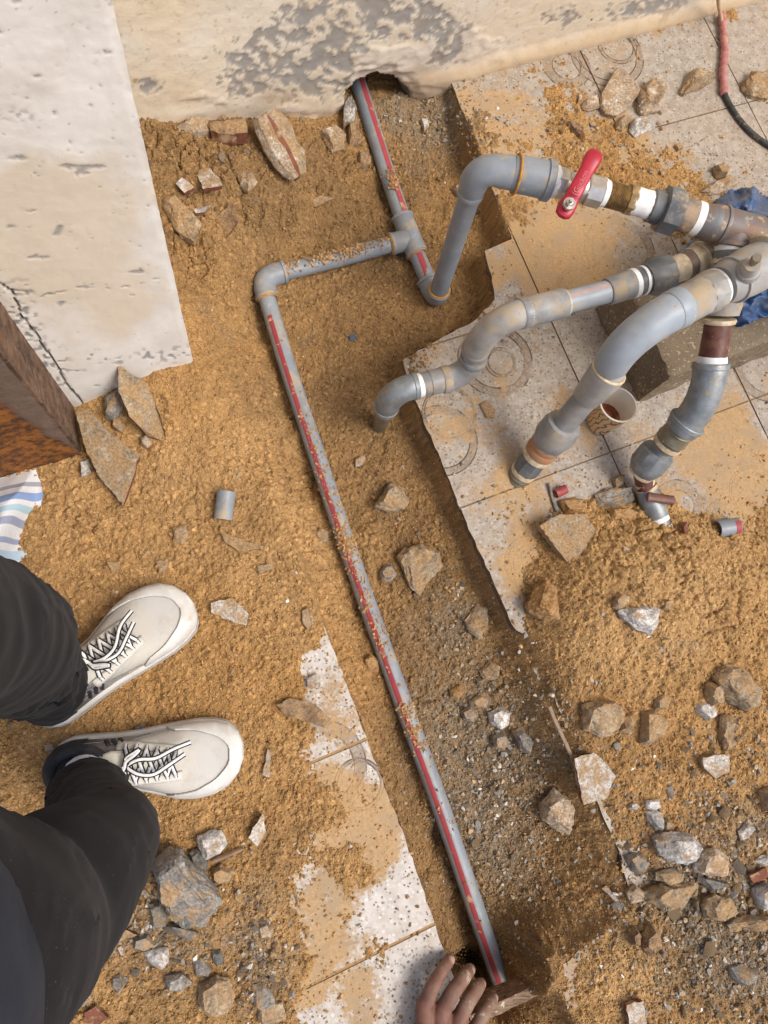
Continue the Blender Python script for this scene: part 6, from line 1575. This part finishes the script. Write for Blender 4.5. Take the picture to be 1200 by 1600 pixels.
[x for x in COL.objects if x.name.startswith('pipe_offcut')][-1].data.materials[0] = M_RED
mb = MB(); mb.add(*tube([P(858, 755, .006), P(862, 775, .004), P(870, 800, .004)], .0028, 8)); tag(mb.build('wire_stub', M_DARK, None), 'short black wire stub beside the tiny reddish offcut', 'wire')

# ------------------------------------------------------------------ striped woven sack
poly = [(-160, 735), (0, 734), (30, 732), (54, 733), (62, 752), (66, 772), (60, 800), (46, 838), (38, 880), (50, 905), (30, 930), (-160, 960)]
us = np.arange(-160, 80, 1.6); vs_ = np.arange(720, 960, 1.6); UU, VV = np.meshgrid(us, vs_)
sd0 = sdf(UU, VV, np.array(poly, float))
zb_ = .016 + .060 * sstep(0, -55, sd0) + .014 * fbm(UU, VV, 55, 981, 3) + .010 * np.sin((UU * .5 + VV) / 16.) * sstep(-5, -40, sd0)
d = np.stack([(UU - 600) / F, -(VV - 800) / F, -np.ones_like(UU)], -1) @ R.T; t = (zb_ - H) / d[..., 2]
pts = d * t[..., None] + [0, 0, H]
nr, ncn = UU.shape; ii = np.arange(nr * ncn).reshape(nr, ncn); fq = np.stack([ii[:-1, :-1], ii[1:, :-1], ii[1:, 1:], ii[:-1, 1:]], -1).reshape(-1, 4)
fq = fq[(sd0.ravel()[fq] < 2).all(1)]; us_ = np.unique(fq); rm = -np.ones(nr * ncn, int); rm[us_] = np.arange(len(us_))
me = mesh_np('woven_sack', pts.reshape(-1, 3)[us_], rm[fq])
m = Mat('striped_weave', .8, .2)
dp = m.n('ShaderNodeVectorMath'); dp.operation = 'DOT_PRODUCT'; m.lk(m.raw, dp.inputs[0]); dp.inputs[1].default_value = (.34, -.94, 0)
sv = m.math('ADD', dp.outputs['Value'], m.math('MULTIPLY', m.noise(6, 2), .012))
pb_ = P(30, 790, .05); s0_ = .34 * pb_[0] - .94 * pb_[1]
c = m.mix(m.noise(40), (.70, .70, .70), (.62, .61, .59))
for off, w, colr_ in ((-.028, .0045, (.33, .33, .36)), (-.006, .007, (.22, .31, .50)), (.012, .005, (.38, .52, .58)), (.030, .006, (.30, .33, .42)), (.055, .004, (.30, .34, .45)), (.075, .008, (.40, .52, .60)), (.098, .004, (.25, .28, .38))):
    c = m.mix(m.ramp(m.math('ABSOLUTE', m.math('SUBTRACT', sv, s0_ + off)), w, w * .8), c, colr_)
wvx = m.n('ShaderNodeTexWave'); m.lk(m.raw, wvx.inputs['Vector']); wvx.inputs['Scale'].default_value = 130
o = link('woven_sack', me, m.fin(c, None, m.bump(wvx.outputs['Fac'], .25, .001)), smooth=True)
md = o.modifiers.new('thickness', 'SOLIDIFY'); md.thickness = .002
tag(o, 'white woven sack with blue and grey stripes beside the rusty post', 'sack')

# ------------------------------------------------------------------ board at the pit, stick
pa, pb = P(740, 1604, -.012), P(867, 1543, -.012); dd = nrm(pb - pa); sd_ = nrm(np.cross([0, 0, 1], dd))
bm = bmesh.new()
for z in (-.06, -.004):
    for a, s in ((pa, -.002), (pb, -.002), (pb, .017), (pa, .017)): bm.verts.new(a + sd_ * s + np.array([0, 0, z + (0.006 if s > 0 else 0)]))
bmesh.ops.convex_hull(bm, input=bm.verts); bmesh.ops.subdivide_edges(bm, edges=bm.edges, cuts=14, use_grid_fill=True); bm.normal_update()
for v in bm.verts: v.co += v.normal * (mn.noise(v.co * 60) * .002 + mn.noise(v.co * 22) * .003)
me = bpy.data.meshes.new('board'); bm.to_mesh(me); bm.free()
m = Mat('wet_wood', .7, .3); c = m.mix(m.ramp(m.noise(1, 6, .65, vec=m.scale((60, 260, 200))), .35, .6), (.10, .055, .03), (.25, .165, .10)); c = m.mix(m.ramp(m.noise(60, 5), .62, .7), c, (.50, .42, .32))
o = link('wooden_board', me, m.fin(c, None, m.bump(m.noise(1, 5, vec=m.scale((80, 320, 260))), .6, .002)), angle=45)
tag(o, 'splintered dark wooden board wedged across the pit beside the hand', 'board')
mb = MB(); mb.add(*tube(resample([on(848, 1103, .006), on(862, 1135, .007), on(878, 1165, .006), on(892, 1200, .004)], 14), [(.0035, .002)] * 13 + [(.001, .001)], 8)); tag(mb.build('wood_splinter', simple('grey_wood', (.30, .22, .15), (.22, .15, .10), 70, .8), None), 'long thin wooden splinter along the right trench lip', 'splinter')
mb = MB(); mb.add(*tube(resample([on(332, 1345, .008), on(355, 1335, .009), on(378, 1326, .006)], 8), [(.003, .003)] * 8, 7)); tag(mb.build('twig', simple('twig_bark', (.28, .18, .11), (.2, .13, .08), 70, .8), None), 'short twig lying between the crumbly stone and the standing shard', 'twig')
# ------------------------------------------------------------------ flesh helper: overlapping tapered tubes fused by voxel remesh
def fuse(chains, voxel, smooth=6, blobs=()):
    mb = MB()
    for pts, rad in chains:
        pts = [vec(p) for p in pts]
        P_, R__ = [], []
        for i in range(len(pts) - 1):
            for k in range(5): P_.append(pts[i] + (pts[i + 1] - pts[i]) * k / 5); R__.append(rad[i] + (rad[i + 1] - rad[i]) * k / 5)
        P_.append(pts[-1]); R__.append(rad[-1])
        t0 = nrm(P_[0] - P_[1]); t1 = nrm(P_[-1] - P_[-2])
        hp = [P_[0] + t0 * R__[0] * s for s in (.95, .75, .4)]; hr = [R__[0] * math.sqrt(1 - s * s) for s in (.95, .75, .4)]
        tp = [P_[-1] + t1 * R__[-1] * s for s in (.4, .75, .95)]; tr = [R__[-1] * math.sqrt(1 - s * s) for s in (.4, .75, .95)]
        mb.add(*tube(hp + P_ + tp, hr + R__ + tr, 18))
    me = mb.mesh('flesh'); o = bpy.data.objects.new('flesh', me); COL.objects.link(o)
    md = o.modifiers.new('r', 'REMESH'); md.mode = 'VOXEL'; md.voxel_size = voxel
    ms = o.modifiers.new('s', 'SMOOTH'); ms.iterations = smooth; ms.factor = .5
    dg = bpy.context.evaluated_depsgraph_get(); out = bpy.data.meshes.new_from_object(o.evaluated_get(dg))
    bpy.data.objects.remove(o); bpy.data.meshes.remove(me); return out

# ------------------------------------------------------------------ the hand at the tile edge
m = Mat('dusty_skin', .6, .35)
c = m.mix(m.ramp(m.noise(60, 5), .35, .65), (.205, .096, .062), (.145, .066, .043))
c = m.mix(m.math('MULTIPLY', m.ramp(m.math('ADD', m.noise(75, 7, .7), m.math('MULTIPLY', m.attr('dust'), .22)), .66, .76), .85), c, (.52, .43, .32))
c = m.mix(m.math('MULTIPLY', m.attr('dust'), .5), c, (.40, .32, .23))
c = m.mix(m.attr('nail'), c, (.40, .25, .19))
M_SKIN = m.fin(c, None, m.bump(m.math('ADD', m.noise(300, 5), m.math('MULTIPLY', m.voro(190), .5)), .35, .0012))
fing = [  # knuckle, middle joints, tip (u, v, z) and radii
    ([(664, 1572, .034), (675, 1543, .040), (691, 1516, .030), (703, 1499, .014)], [.0115, .0105, .0095, .0082]),
    ([(691, 1580, .036), (708, 1550, .043), (725, 1527, .031), (734, 1515, .013)], [.012, .0112, .0102, .0088]),
    ([(717, 1593, .033), (731, 1566, .038), (745, 1546, .025), (751, 1537, .008)], [.0118, .0108, .0098, .0084]),
    ([(741, 1610, .026), (754, 1586, .028), (766, 1568, .014), (771, 1559, .0)], [.0102, .0096, .0088, .0076]),
]
wrist = P(668, 1700, .050)
chains = []
for pts, rad in fing:
    rad = [r_ * 1.06 for r_ in rad]
    w3 = [P(*q) for q in pts]
    chains.append((w3, rad))
    k0 = w3[0]; mid = k0 + (wrist - k0) * .5
    chains.append(([k0, mid, wrist], [rad[0] * 1.15, rad[0] * 1.45, .022]))
chains.append(([P(640, 1690, .038), P(612, 1668, .026), P(600, 1640, .014)], [.014, .0115, .0095]))   # thumb leaves the side of the palm
chains.append(([P(640, 1690, .038), wrist], [.016, .022]))
chains.append(([wrist, P(668, 1780, .075), P(655, 1900, .12), P(640, 2100, .20)], [.026, .027, .034, .040]))
me = fuse(chains, .0018, 3)
nv = len(me.vertices); cov = np.zeros(nv * 3); me.vertices.foreach_get('co', cov); cov = cov.reshape(-1, 3)
du_ = np.zeros(nv); nl = np.zeros(nv)
for i, (pts, rad) in enumerate(fing):
    for q, wgt in ((pts[3], .5), (pts[2], .7), (pts[1], .5 if i < 2 else .9)):
        du_ = np.maximum(du_, wgt * (.5 + .5 * (i > 0)) * np.exp(-(np.linalg.norm(cov - P(*q), axis=1) / .014) ** 2))
    tipp = P(*pts[3]); prev = P(*pts[2]); dr_t = nrm(tipp - prev); nc = tipp + np.array([0, 0, rad[3] * .75]) + dr_t * .001
    loc = cov - nc; al = loc @ dr_t; la = np.linalg.norm(loc - np.outer(al, dr_t), axis=1)
    nl = np.maximum(nl, sstep(1.15, .85, np.sqrt((al / .0062) ** 2 + (la / .0062) ** 2)))
addattr(me, 'dust', du_, nv); addattr(me, 'nail', nl, nv)
hand = link('person', me, M_SKIN, None, smooth=True)
tag(hand, 'dusty bare hand of a crouching worker gripping the paving edge at the pit', 'person')

# ------------------------------------------------------------------ the standing person: trousers, shoes, socks, jacket
m = Mat('black_cloth', .9, .12)
c = m.mix(m.noise(14, 5), (.008, .008, .009), (.019, .0175, .017)); c = m.mix(m.ramp(m.noise(700, 2), .70, .74), c, (.10, .09, .08))
M_CLOTH = m.fin(c, None, m.bump(m.noise(900, 2), .3, .0006)); m.b.inputs['Sheen Weight'].default_value = .04; m.b.inputs['Sheen Roughness'].default_value = .5
M_NAVY = simple('navy_jacket', (.018, .024, .036), (.026, .034, .048), 30, .75, bump=.3)
per = thing('person', 'standing person in black trousers and chunky white sneakers at the left', 'person', P(170, 1130))
hipL, hipR = P(-440, 1010, .80), P(-420, 1450, .83)
lc = [(P(84, 1080, .065), .042), (P(80, 1072, .10), .046), (P(50, 1046, .18), .060), (P(2, 1008, .32), .078), (P(-70, 985, .48), .080), (hipL, .10)]
rc = [(P(142, 1246, .085), .040), (P(134, 1244, .13), .047), (P(140, 1262, .22), .046), (P(155, 1300, .36), .050), (P(168, 1312, .46), .046), (P(125, 1355, .52), .056), (P(20, 1450, .62), .074), (P(-110, 1510, .74), .088), (hipR, .10)]
me = fuse([([p for p, _ in lc], [r for _, r in lc]), ([p for p, _ in rc], [r for _, r in rc]), ([hipL, hipR], [.11, .11])], .007, 8)
for v in me.vertices:
    p = v.co; fz = max(0, 1 - abs(p.z - .16) / .25) + .35
    d = .009 * fz * mn.noise(Vector((p.x * 9, p.y * 9, p.z * 20))) + .0045 * (1 - 2 * abs(mn.noise(Vector((p.x * 11 + p.z * 5, p.y * 8 - p.z * 9, p.z * 6))))) + .0035 * mn.noise(Vector((p.x * 22, p.y * 22 + p.z * 14, p.z * 10))) + .004 * mn.ridged_multi_fractal(p * 7, 1, 2, 3, 1, 2)
    v.co = p + v.normal * d
link('trousers', me, M_CLOTH, per, smooth=True)
tb = P(-500, 1730, .86); tb2 = tb + np.array([-.15, .0, .42])
me = fuse([([tb + [0, 0, -.06], tb, tb2], [.142, .146, .16]), ([tb + [.0, -.07, -.02], tb2 + [0, -.07, 0]], [.12, .13]), ([tb + [.0, .07, -.02], tb2 + [0, .07, 0]], [.12, .13])], .012, 6)
link('jacket', me, M_NAVY, per, smooth=True)

def shoe(heel, toe, side, zb, label):
    """side: +1 inner edge on the left of the walking direction"""
    h_, t_ = P(*heel, zb + .02), P(*toe, zb + .02); Ls = np.linalg.norm((t_ - h_)[:2]); fx = nrm([*(t_ - h_)[:2], 0]); fy = np.array([-fx[1], fx[0], 0])
    org = np.array([h_[0], h_[1], zb])
    def L2W(x, y, z): return org + fx * x * Ls + fy * y + np.array([0, 0, z])
    T_ = [0, .02, .06, .12, .22, .34, .45, .56, .66, .76, .85, .92, .97, 1.0]
    Wm = [.004, .022, .034, .040, .041, .038, .039, .046, .052, .054, .051, .043, .029, .004]
    Cn = [0, 0, 0, 0, .000, .003, .004, .002, .000, .001, .003, .006, .008, .009]
    Wd = lambda t: np.interp(t, T_, Wm); Cc_ = lambda t: np.interp(t, T_, Cn) * side
    HT = lambda t: np.interp(t, [0, .03, .10, .25, .36, .48, .60, .72, .84, .93, .98, 1], [.07, .088, .098, .092, .094, .086, .076, .066, .058, .050, .042, .036])
    root = thing('shoe', label, None, L2W(.5, 0, 0)); root.parent = per; root.location = root.location - per.location
    ts = np.r_[0, .006, .02, .045, np.linspace(.08, .92, 34), .955, .98, .994, 1.0]
    def outline(scale, z, grow=0.0): return [[L2W(t - .5 * 0, Cc_(t) + s * (Wd(t) * scale + grow), z) for t in ts] for s in (1, -1)]
    mb = MB(); rings = []
    for z, sc, g in ((.000, .93, .001), (.006, .98, .003), (.012, 1.0, .0055), (.020, 1.0, .0045), (.024, 1.0, .0025), (.031, 1.0, .0045), (.036, .99, .0018), (.038, .96, -.002)):
        l, r = outline(sc, z, g); zz = np.array([0, 0, 1.])
        lift = [max(0, (t - .86)) * .09 for t in ts]
        l = [p + zz * a for p, a in zip(l, lift)]; r = [p + zz * a for p, a in zip(r, lift)]
        # push ends out so the outline closes round
        rings.append(l + r[::-1])
    n_ = len(rings[0]); v = [p for rg in rings for p in rg]; f = []
    for i in range(len(rings) - 1):
        for k in range(n_): f.append((i * n_ + k, (i + 1) * n_ + k, (i + 1) * n_ + (k + 1) % n_, i * n_ + (k + 1) % n_))
    f.append(tuple(range(n_))); f.append(tuple(range((len(rings) - 1) * n_, len(rings) * n_))[::-1])
    mb.add(v, f); o = mb.build('midsole', M_MID, root, angle=50)
    mb = MB(); l, r = outline(.95, .0, 0); lift = [max(0, (t - .86)) * .09 for t in ts]
    rg = []
    for z in (-.002, .009):
        l, r = outline(.955, z, .0022); rg.append([p + np.array([0, 0, a]) for p, a in zip(l, lift)] + [p + np.array([0, 0, a]) for p, a in zip(r, lift)][::-1])
    v = rg[0] + rg[1]; f = [(k, n_ + k, n_ + (k + 1) % n_, (k + 1) % n_) for k in range(n_)] + [tuple(range(n_))]
    mb.add(v, f); mb.build('outsole', M_RUB, root, angle=50)
    # upper
    na_ = 30
    def up_pt(t, a, out=0.0):
        w = Wd(t) * .955 + out; c = math.cos(a); s = math.sin(a); hh = HT(t) - .036 + out
        e1, e2_ = (.62, .80) if t > .5 else (.55, .75)
        y = w * math.copysign(abs(c) ** e1, c); z = .036 + hh * abs(s) ** e2_ + max(0, t - .86) * .09 * .6
        pinch = 1 - .18 * max(0, 1 - abs(t - .3) / .3) * abs(s)
        return L2W(t, Cc_(t) + y * pinch, z)
    tu = np.linspace(.004, .997, 46)
    grid = [[up_pt(t, math.pi * k / na_) for k in range(na_ + 1)] for t in tu]
    v = [p for row in grid for p in row]; f = []; k1 = na_ + 1
    for i in range(len(tu) - 1):
        for k in range(na_): f.append((i * k1 + k, i * k1 + k + 1, (i + 1) * k1 + k + 1, (i + 1) * k1 + k))
    mb = MB(); mb.add(v, f); o = mb.build('upper', M_UP, root, angle=70)
    addattr(o.data, 'along', np.array([t for t in tu for _ in range(k1)]), len(v)); addattr(o.data, 'height', np.array([math.sin(math.pi * k / na_) for _ in tu for k in range(k1)]), len(v))
    # white U-shaped toe overlay
    tt = np.linspace(.56, .998, 130); aa = np.linspace(0, math.pi, 141); v = []; f = []; G = {}
    for i, t in enumerate(tt):
        for k, a in enumerate(aa):
            x = (t - .60) / .40; y = abs(math.cos(a)) ** .62
            rho = math.sqrt(max(x, 0) ** 2.2 + y ** 2.6)
            arm = (.80 + .12 * max(0, (.80 - t)) / .24) 
            ok = rho > arm and y * (1 if t > .62 else 0) >= 0 and (t > .60 + .12 * (1 - min(1, (y - .75) * 4)) or x > .7)
            if ok: G[(i, k)] = len(v); v.append(up_pt(t, a, .0022))
    for (i, k) in list(G):
        q = [(i, k), (i, k + 1), (i + 1, k + 1), (i + 1, k)]
        if all(z in G for z in q): f.append(tuple(G[z] for z in q))
    mb = MB(); mb.add(v, f); o = mb.build('toe_overlay', M_MID, root, angle=60)
    md = o.modifiers.new('thickness', 'SOLIDIFY'); md.thickness = .0030; md.offset = 0
    # eyelet panels, seams, heel counter, sole groove
    for sg in (1, -1):
        v = []; f = []
        for i, t in enumerate(np.linspace(.37, .69, 18)):
            w0 = .0215 - .010 * (t - .37) / .32
            for k, y in enumerate(np.linspace(0, 1, 5)):
                a = math.acos(np.clip(((w0 + .012 * y) / (Wd(t) * .955)), 0, 1) ** (1 / .62)); a = a if sg > 0 else math.pi - a
                v.append(up_pt(t, a, .0016 + .0008 * math.sin(y * 3.14)))
        for i in range(17):
            for k in range(4): f.append((i * 5 + k, i * 5 + k + 1, (i + 1) * 5 + k + 1, (i + 1) * 5 + k))
        mb = MB(); mb.add(v, f); o = mb.build('eyelet_panel', M_PANEL, root, angle=60); md = o.modifiers.new('thickness', 'SOLIDIFY'); md.thickness = .0016; md.offset = 0
        for (ta_, tb_, aa_, ab_) in ((.30, .60, .62, .34), (.16, .52, .50, .26)):
            pts_ = [up_pt(t, (lambda q: q if sg > 0 else math.pi - q)(aa_ + (ab_ - aa_) * j / 13), .0006) for j, t in enumerate(np.linspace(ta_, tb_, 14))]
            mb = MB(); mb.add(*tube(pts_, .0009, 6)); mb.build('seam', M_SEAM, root)
        for j in range(3):
            t = .30 + .035 * j; q0_ = [up_pt(t + .028 * q, (lambda z: z if sg > 0 else math.pi - z)(.28 + .42 * q), .0012) for q in np.linspace(0, 1, 6)]
            mb = MB(); mb.add(*tube(q0_, [(.0016, .0035)] * 6, 8)); mb.build('side_stripe', M_COLLAR, root)
    v = []; f = []
    for i, t in enumerate(np.linspace(.006, .20, 12)):
        for k, a in enumerate(np.linspace(0, math.pi, 25)):
            v.append(up_pt(t, a, .0018))
    for i in range(11):
        for k in range(24):
            if abs(k - 11.5) > 4 - i * .2 or i < 3: f.append((i * 25 + k, i * 25 + k + 1, (i + 1) * 25 + k + 1, (i + 1) * 25 + k))
    mb = MB(); mb.add(v, f); mb.build('heel_counter', M_COLLAR, root, angle=60)
    l, r = outline(1.0, .021, .0034); l2 = [p + np.array([0, 0, max(0, t - .86) * .09]) for p, t in zip(l, ts)]; r2 = [p + np.array([0, 0, max(0, t - .86) * .09]) for p, t in zip(r, ts)]
    mb = MB(); mb.add(*tube(l2[2:-2], .0011, 6)).add(*tube(r2[2:-2], .0011, 6)); mb.build('sole_groove', M_SEAM, root)
    # dark collar, sock, tongue
    col_pts = [L2W(.20 + .135 * math.cos(q), Cc_(.2) + .029 * math.sin(q), .098 + .004 * math.cos(q)) for q in np.linspace(0, 6.283, 30)]
    mb = MB(); mb.add(*tube(col_pts, .0085, 10)); mb.build('collar', M_COLLAR, root, angle=60)
    mb = MB(); mb.add(*tube([L2W(.235, 0, .070), L2W(.24, 0, .10), L2W(.235, 0, .118), L2W(.23, 0, .125)], [(.024, .030)] * 2 + [(.022, .028), (.012, .016)], 20)); mb.build('sock', M_SOCK, root, angle=60)
    tg = []; tf = []
    for i, t in enumerate(np.linspace(.30, .62, 14)):
        for k, y in enumerate(np.linspace(-1, 1, 9)):
            w = .021 - .010 * (t - .30) / .32 if t > .33 else .017
            tg.append(L2W(t, Cc_(t) + y * w, HT(t) + .006 - .006 * y * y + .010 * max(0, (.40 - t) / .1)))
    for i in range(13):
        for k in range(8): tf.append((i * 9 + k, i * 9 + k + 1, (i + 1) * 9 + k + 1, (i + 1) * 9 + k))
    mb = MB(); mb.add(tg, tf); o = mb.build('tongue', M_TONGUE, root, angle=60); md = o.modifiers.new('thickness', 'SOLIDIFY'); md.thickness = .006
    for j in range(3):
        b_ = [L2W(.345 + .018 * j, Cc_(.35) - .010, HT(.35) + .0135 - .004 * j), L2W(.358 + .018 * j, Cc_(.35) + .010, HT(.35) + .0125 - .004 * j)]
        mb = MB(); mb.add(*tube(b_, [(.0012, .003)] * 2, 6)); mb.build('tongue_stripe', M_COLLAR, root)
    # laces
    lt = thing('lace', None, None, L2W(.5, 0, .08)); lt.parent = root; lt.location = Vector([float(c) for c in L2W(.5, 0, .08)]) - Vector([float(c) for c in L2W(.5, 0, 0)])
    wm, bmk = MB(), MB()
    def lace(pts, n=16, r=.0023):
        pts = resample(pts, n); wm.add(*tube(pts, [(r * 1.15, r * .8)] * len(pts), 8))
        fr = frames(pts)
        for s in (1, -1):
            q = [p + np.cross(nrm(np.array([0, 0, 1.])), t) * (s * r * 1.25) for p, (t, N, B) in zip(pts, fr)]; bmk.add(*tube(q, r * .55, 6))
    rows = [.42, .47, .52, .57, .62, .66]
    top = lambda t, y: L2W(t, Cc_(t) + y, HT(t) + .0125 - abs(y) * .22)
    for i, t in enumerate(rows):
        w = .024 - .009 * i / 5
        if i < 5:
            t2 = rows[i + 1]; w2 = .024 - .009 * (i + 1) / 5
            lace([top(t, w), top((t + t2) / 2, 0) + [0, 0, .003], top(t2, -w2)]); lace([top(t, -w), top((t + t2) / 2, 0) + [0, 0, .0015], top(t2, w2)])
        lace([top(t, w), top(t, w + .005) - [0, 0, .006]], 5); lace([top(t, -w), top(t, -w - .005) - [0, 0, .006]], 5)
    kn = top(.43, 0) + [0, 0, .010]
    def W_(x, y, z): return kn + fx * x + fy * y + np.array([0, 0, z])
    q_ = np.linspace(-2.75, 2.75, 22)
    lp1 = [W_(-.012 - .019 * math.cos(q) + .010 * math.sin(q) * side, .016 * math.sin(q) + side * .010, .007 + .006 * math.sin(q * .5 + 1)) for q in q_]
    lp1 = [W_(.0, .0, .004)] + [W_(.026 * math.sin(t_ * math.pi) * 1.0 - .004, side * (.004 + .030 * math.sin(t_ * math.pi * .5)) - side * .030 * max(0, t_ - .5) * 1.7, .004 + .009 * math.sin(t_ * math.pi)) for t_ in np.linspace(.05, .95, 16)] + [W_(.002, .002, .003)]
    lace(lp1, 34, .0024)
    lp2 = [W_(0, 0, .004)] + [W_(-.018 * math.sin(t_ * math.pi) + .006 * t_, -side * (.004 + .034 * math.sin(t_ * math.pi * .62) - .022 * t_ * t_), .005 + .007 * math.sin(t_ * math.pi)) for t_ in np.linspace(.05, .95, 16)] + [W_(-.002, 0, .004)]
    lace(lp2, 34, .0024)
    lace([kn, W_(.018, .010 * side, .003), W_(.040, .006 * side, -.003), W_(.062, .018, -.009), W_(.088, .026, -.018)], 24, .0021); lace([kn, W_(.016, -.012, .003), W_(.038, -.016, -.004), W_(.060, -.002, -.010), W_(.080, .010, -.016)], 24, .0021)
    mb = MB(); mb.add(*tube([kn + fy * -.006, kn, kn + fy * .006], [.004, .0055, .004], 10)); 
    wm.v, nv0 = wm.v, 0; wm.add(*tube([kn + fy * -.006, kn, kn + fy * .006], [.003, .005, .003], 10))
    return root, lt, wm, bmk

M_MID = simple('white_foam', (.62, .60, .555), (.52, .50, .445), 40, .5, bump=.1, dust=.12)
M_RUB = simple('dark_rubber', (.05, .05, .055), (.09, .09, .09), 40, .6)
m = Mat('gradient_upper', .6, .3)
al = m.attr('along'); hh = m.attr('height')
k_ = m.math('ADD', al, m.math('MULTIPLY', m.math('SUBTRACT', m.noise(1, 5, .6, vec=m.scale((40, 40, 160))), .5), .28))
c = m.mix(m.ramp(k_, .18, .33), (.03, .03, .032), (.17, .16, .155)); c = m.mix(m.ramp(k_, .32, .50), c, (.42, .395, .35)); c = m.mix(m.ramp(k_, .44, .62), c, (.50, .468, .40)); c = m.mix(m.ramp(k_, .66, .82), c, (.48, .462, .42)); c = m.mix(m.math('MULTIPLY', m.ramp(m.noise(30, 6, .7), .5, .7), .45), c, (.38, .32, .24))
c = m.mix(m.math('MULTIPLY', m.ramp(m.noise(1, 4, vec=m.scale((30, 30, 260))), .60, .66), m.ramp(k_, .5, .3)), c, (.06, .06, .062))
mesh_ = m.voro(420)
M_UP = m.fin(c, None, m.bump(m.math('ADD', m.ramp(mesh_, .1, .5), m.noise(120, 4)), .25, .0008))
M_COLLAR = simple('black_lining', (.022, .022, .024), (.04, .04, .042), 60, .8)
M_PANEL = simple('cream_panel', (.60, .57, .50), (.53, .50, .43), 90, .6, bump=.2)
M_SEAM = simple('grey_seam', (.25, .24, .22), (.2, .19, .18), 90, .8)
M_SOCK = simple('white_sock', (.74, .73, .74), (.66, .66, .68), 80, .9, bump=.4)
M_TONGUE = simple('cream_tongue', (.58, .55, .46), (.50, .47, .40), 60, .7)
M_LACE = simple('white_lace', (.76, .75, .72), (.66, .65, .62), 120, .7)
M_LACEB = simple('black_lace_edge', (.02, .02, .02), None, 60, .8)
for heel, toe, side, zb, lab in (((50, 1118), (293, 930), -1, .012, None), ((80, 1200), (381, 1180), 1, .012, None)):
    root, lt, wm, bmk = shoe(heel, toe, side, zb, lab)
    for nm_, mbx, mt in (('lace_cord', wm, M_LACE), ('lace_edge', bmk, M_LACEB)):
        o = mbx.build(nm_, mt, root, angle=60)
    bpy.data.objects.remove(lt)
print('TRIS', sum(len(o.data.loop_triangles) if o.data.loop_triangles else sum(len(p.vertices) - 2 for p in o.data.polygons) for o in COL.objects if o.type == 'MESH' and len(o.data.polygons) < 5000) , sum(len(o.data.polygons) * (2 if len(o.data.polygons[0].vertices) == 4 else 1) for o in COL.objects if o.type == 'MESH' and len(o.data.polygons) >= 5000))
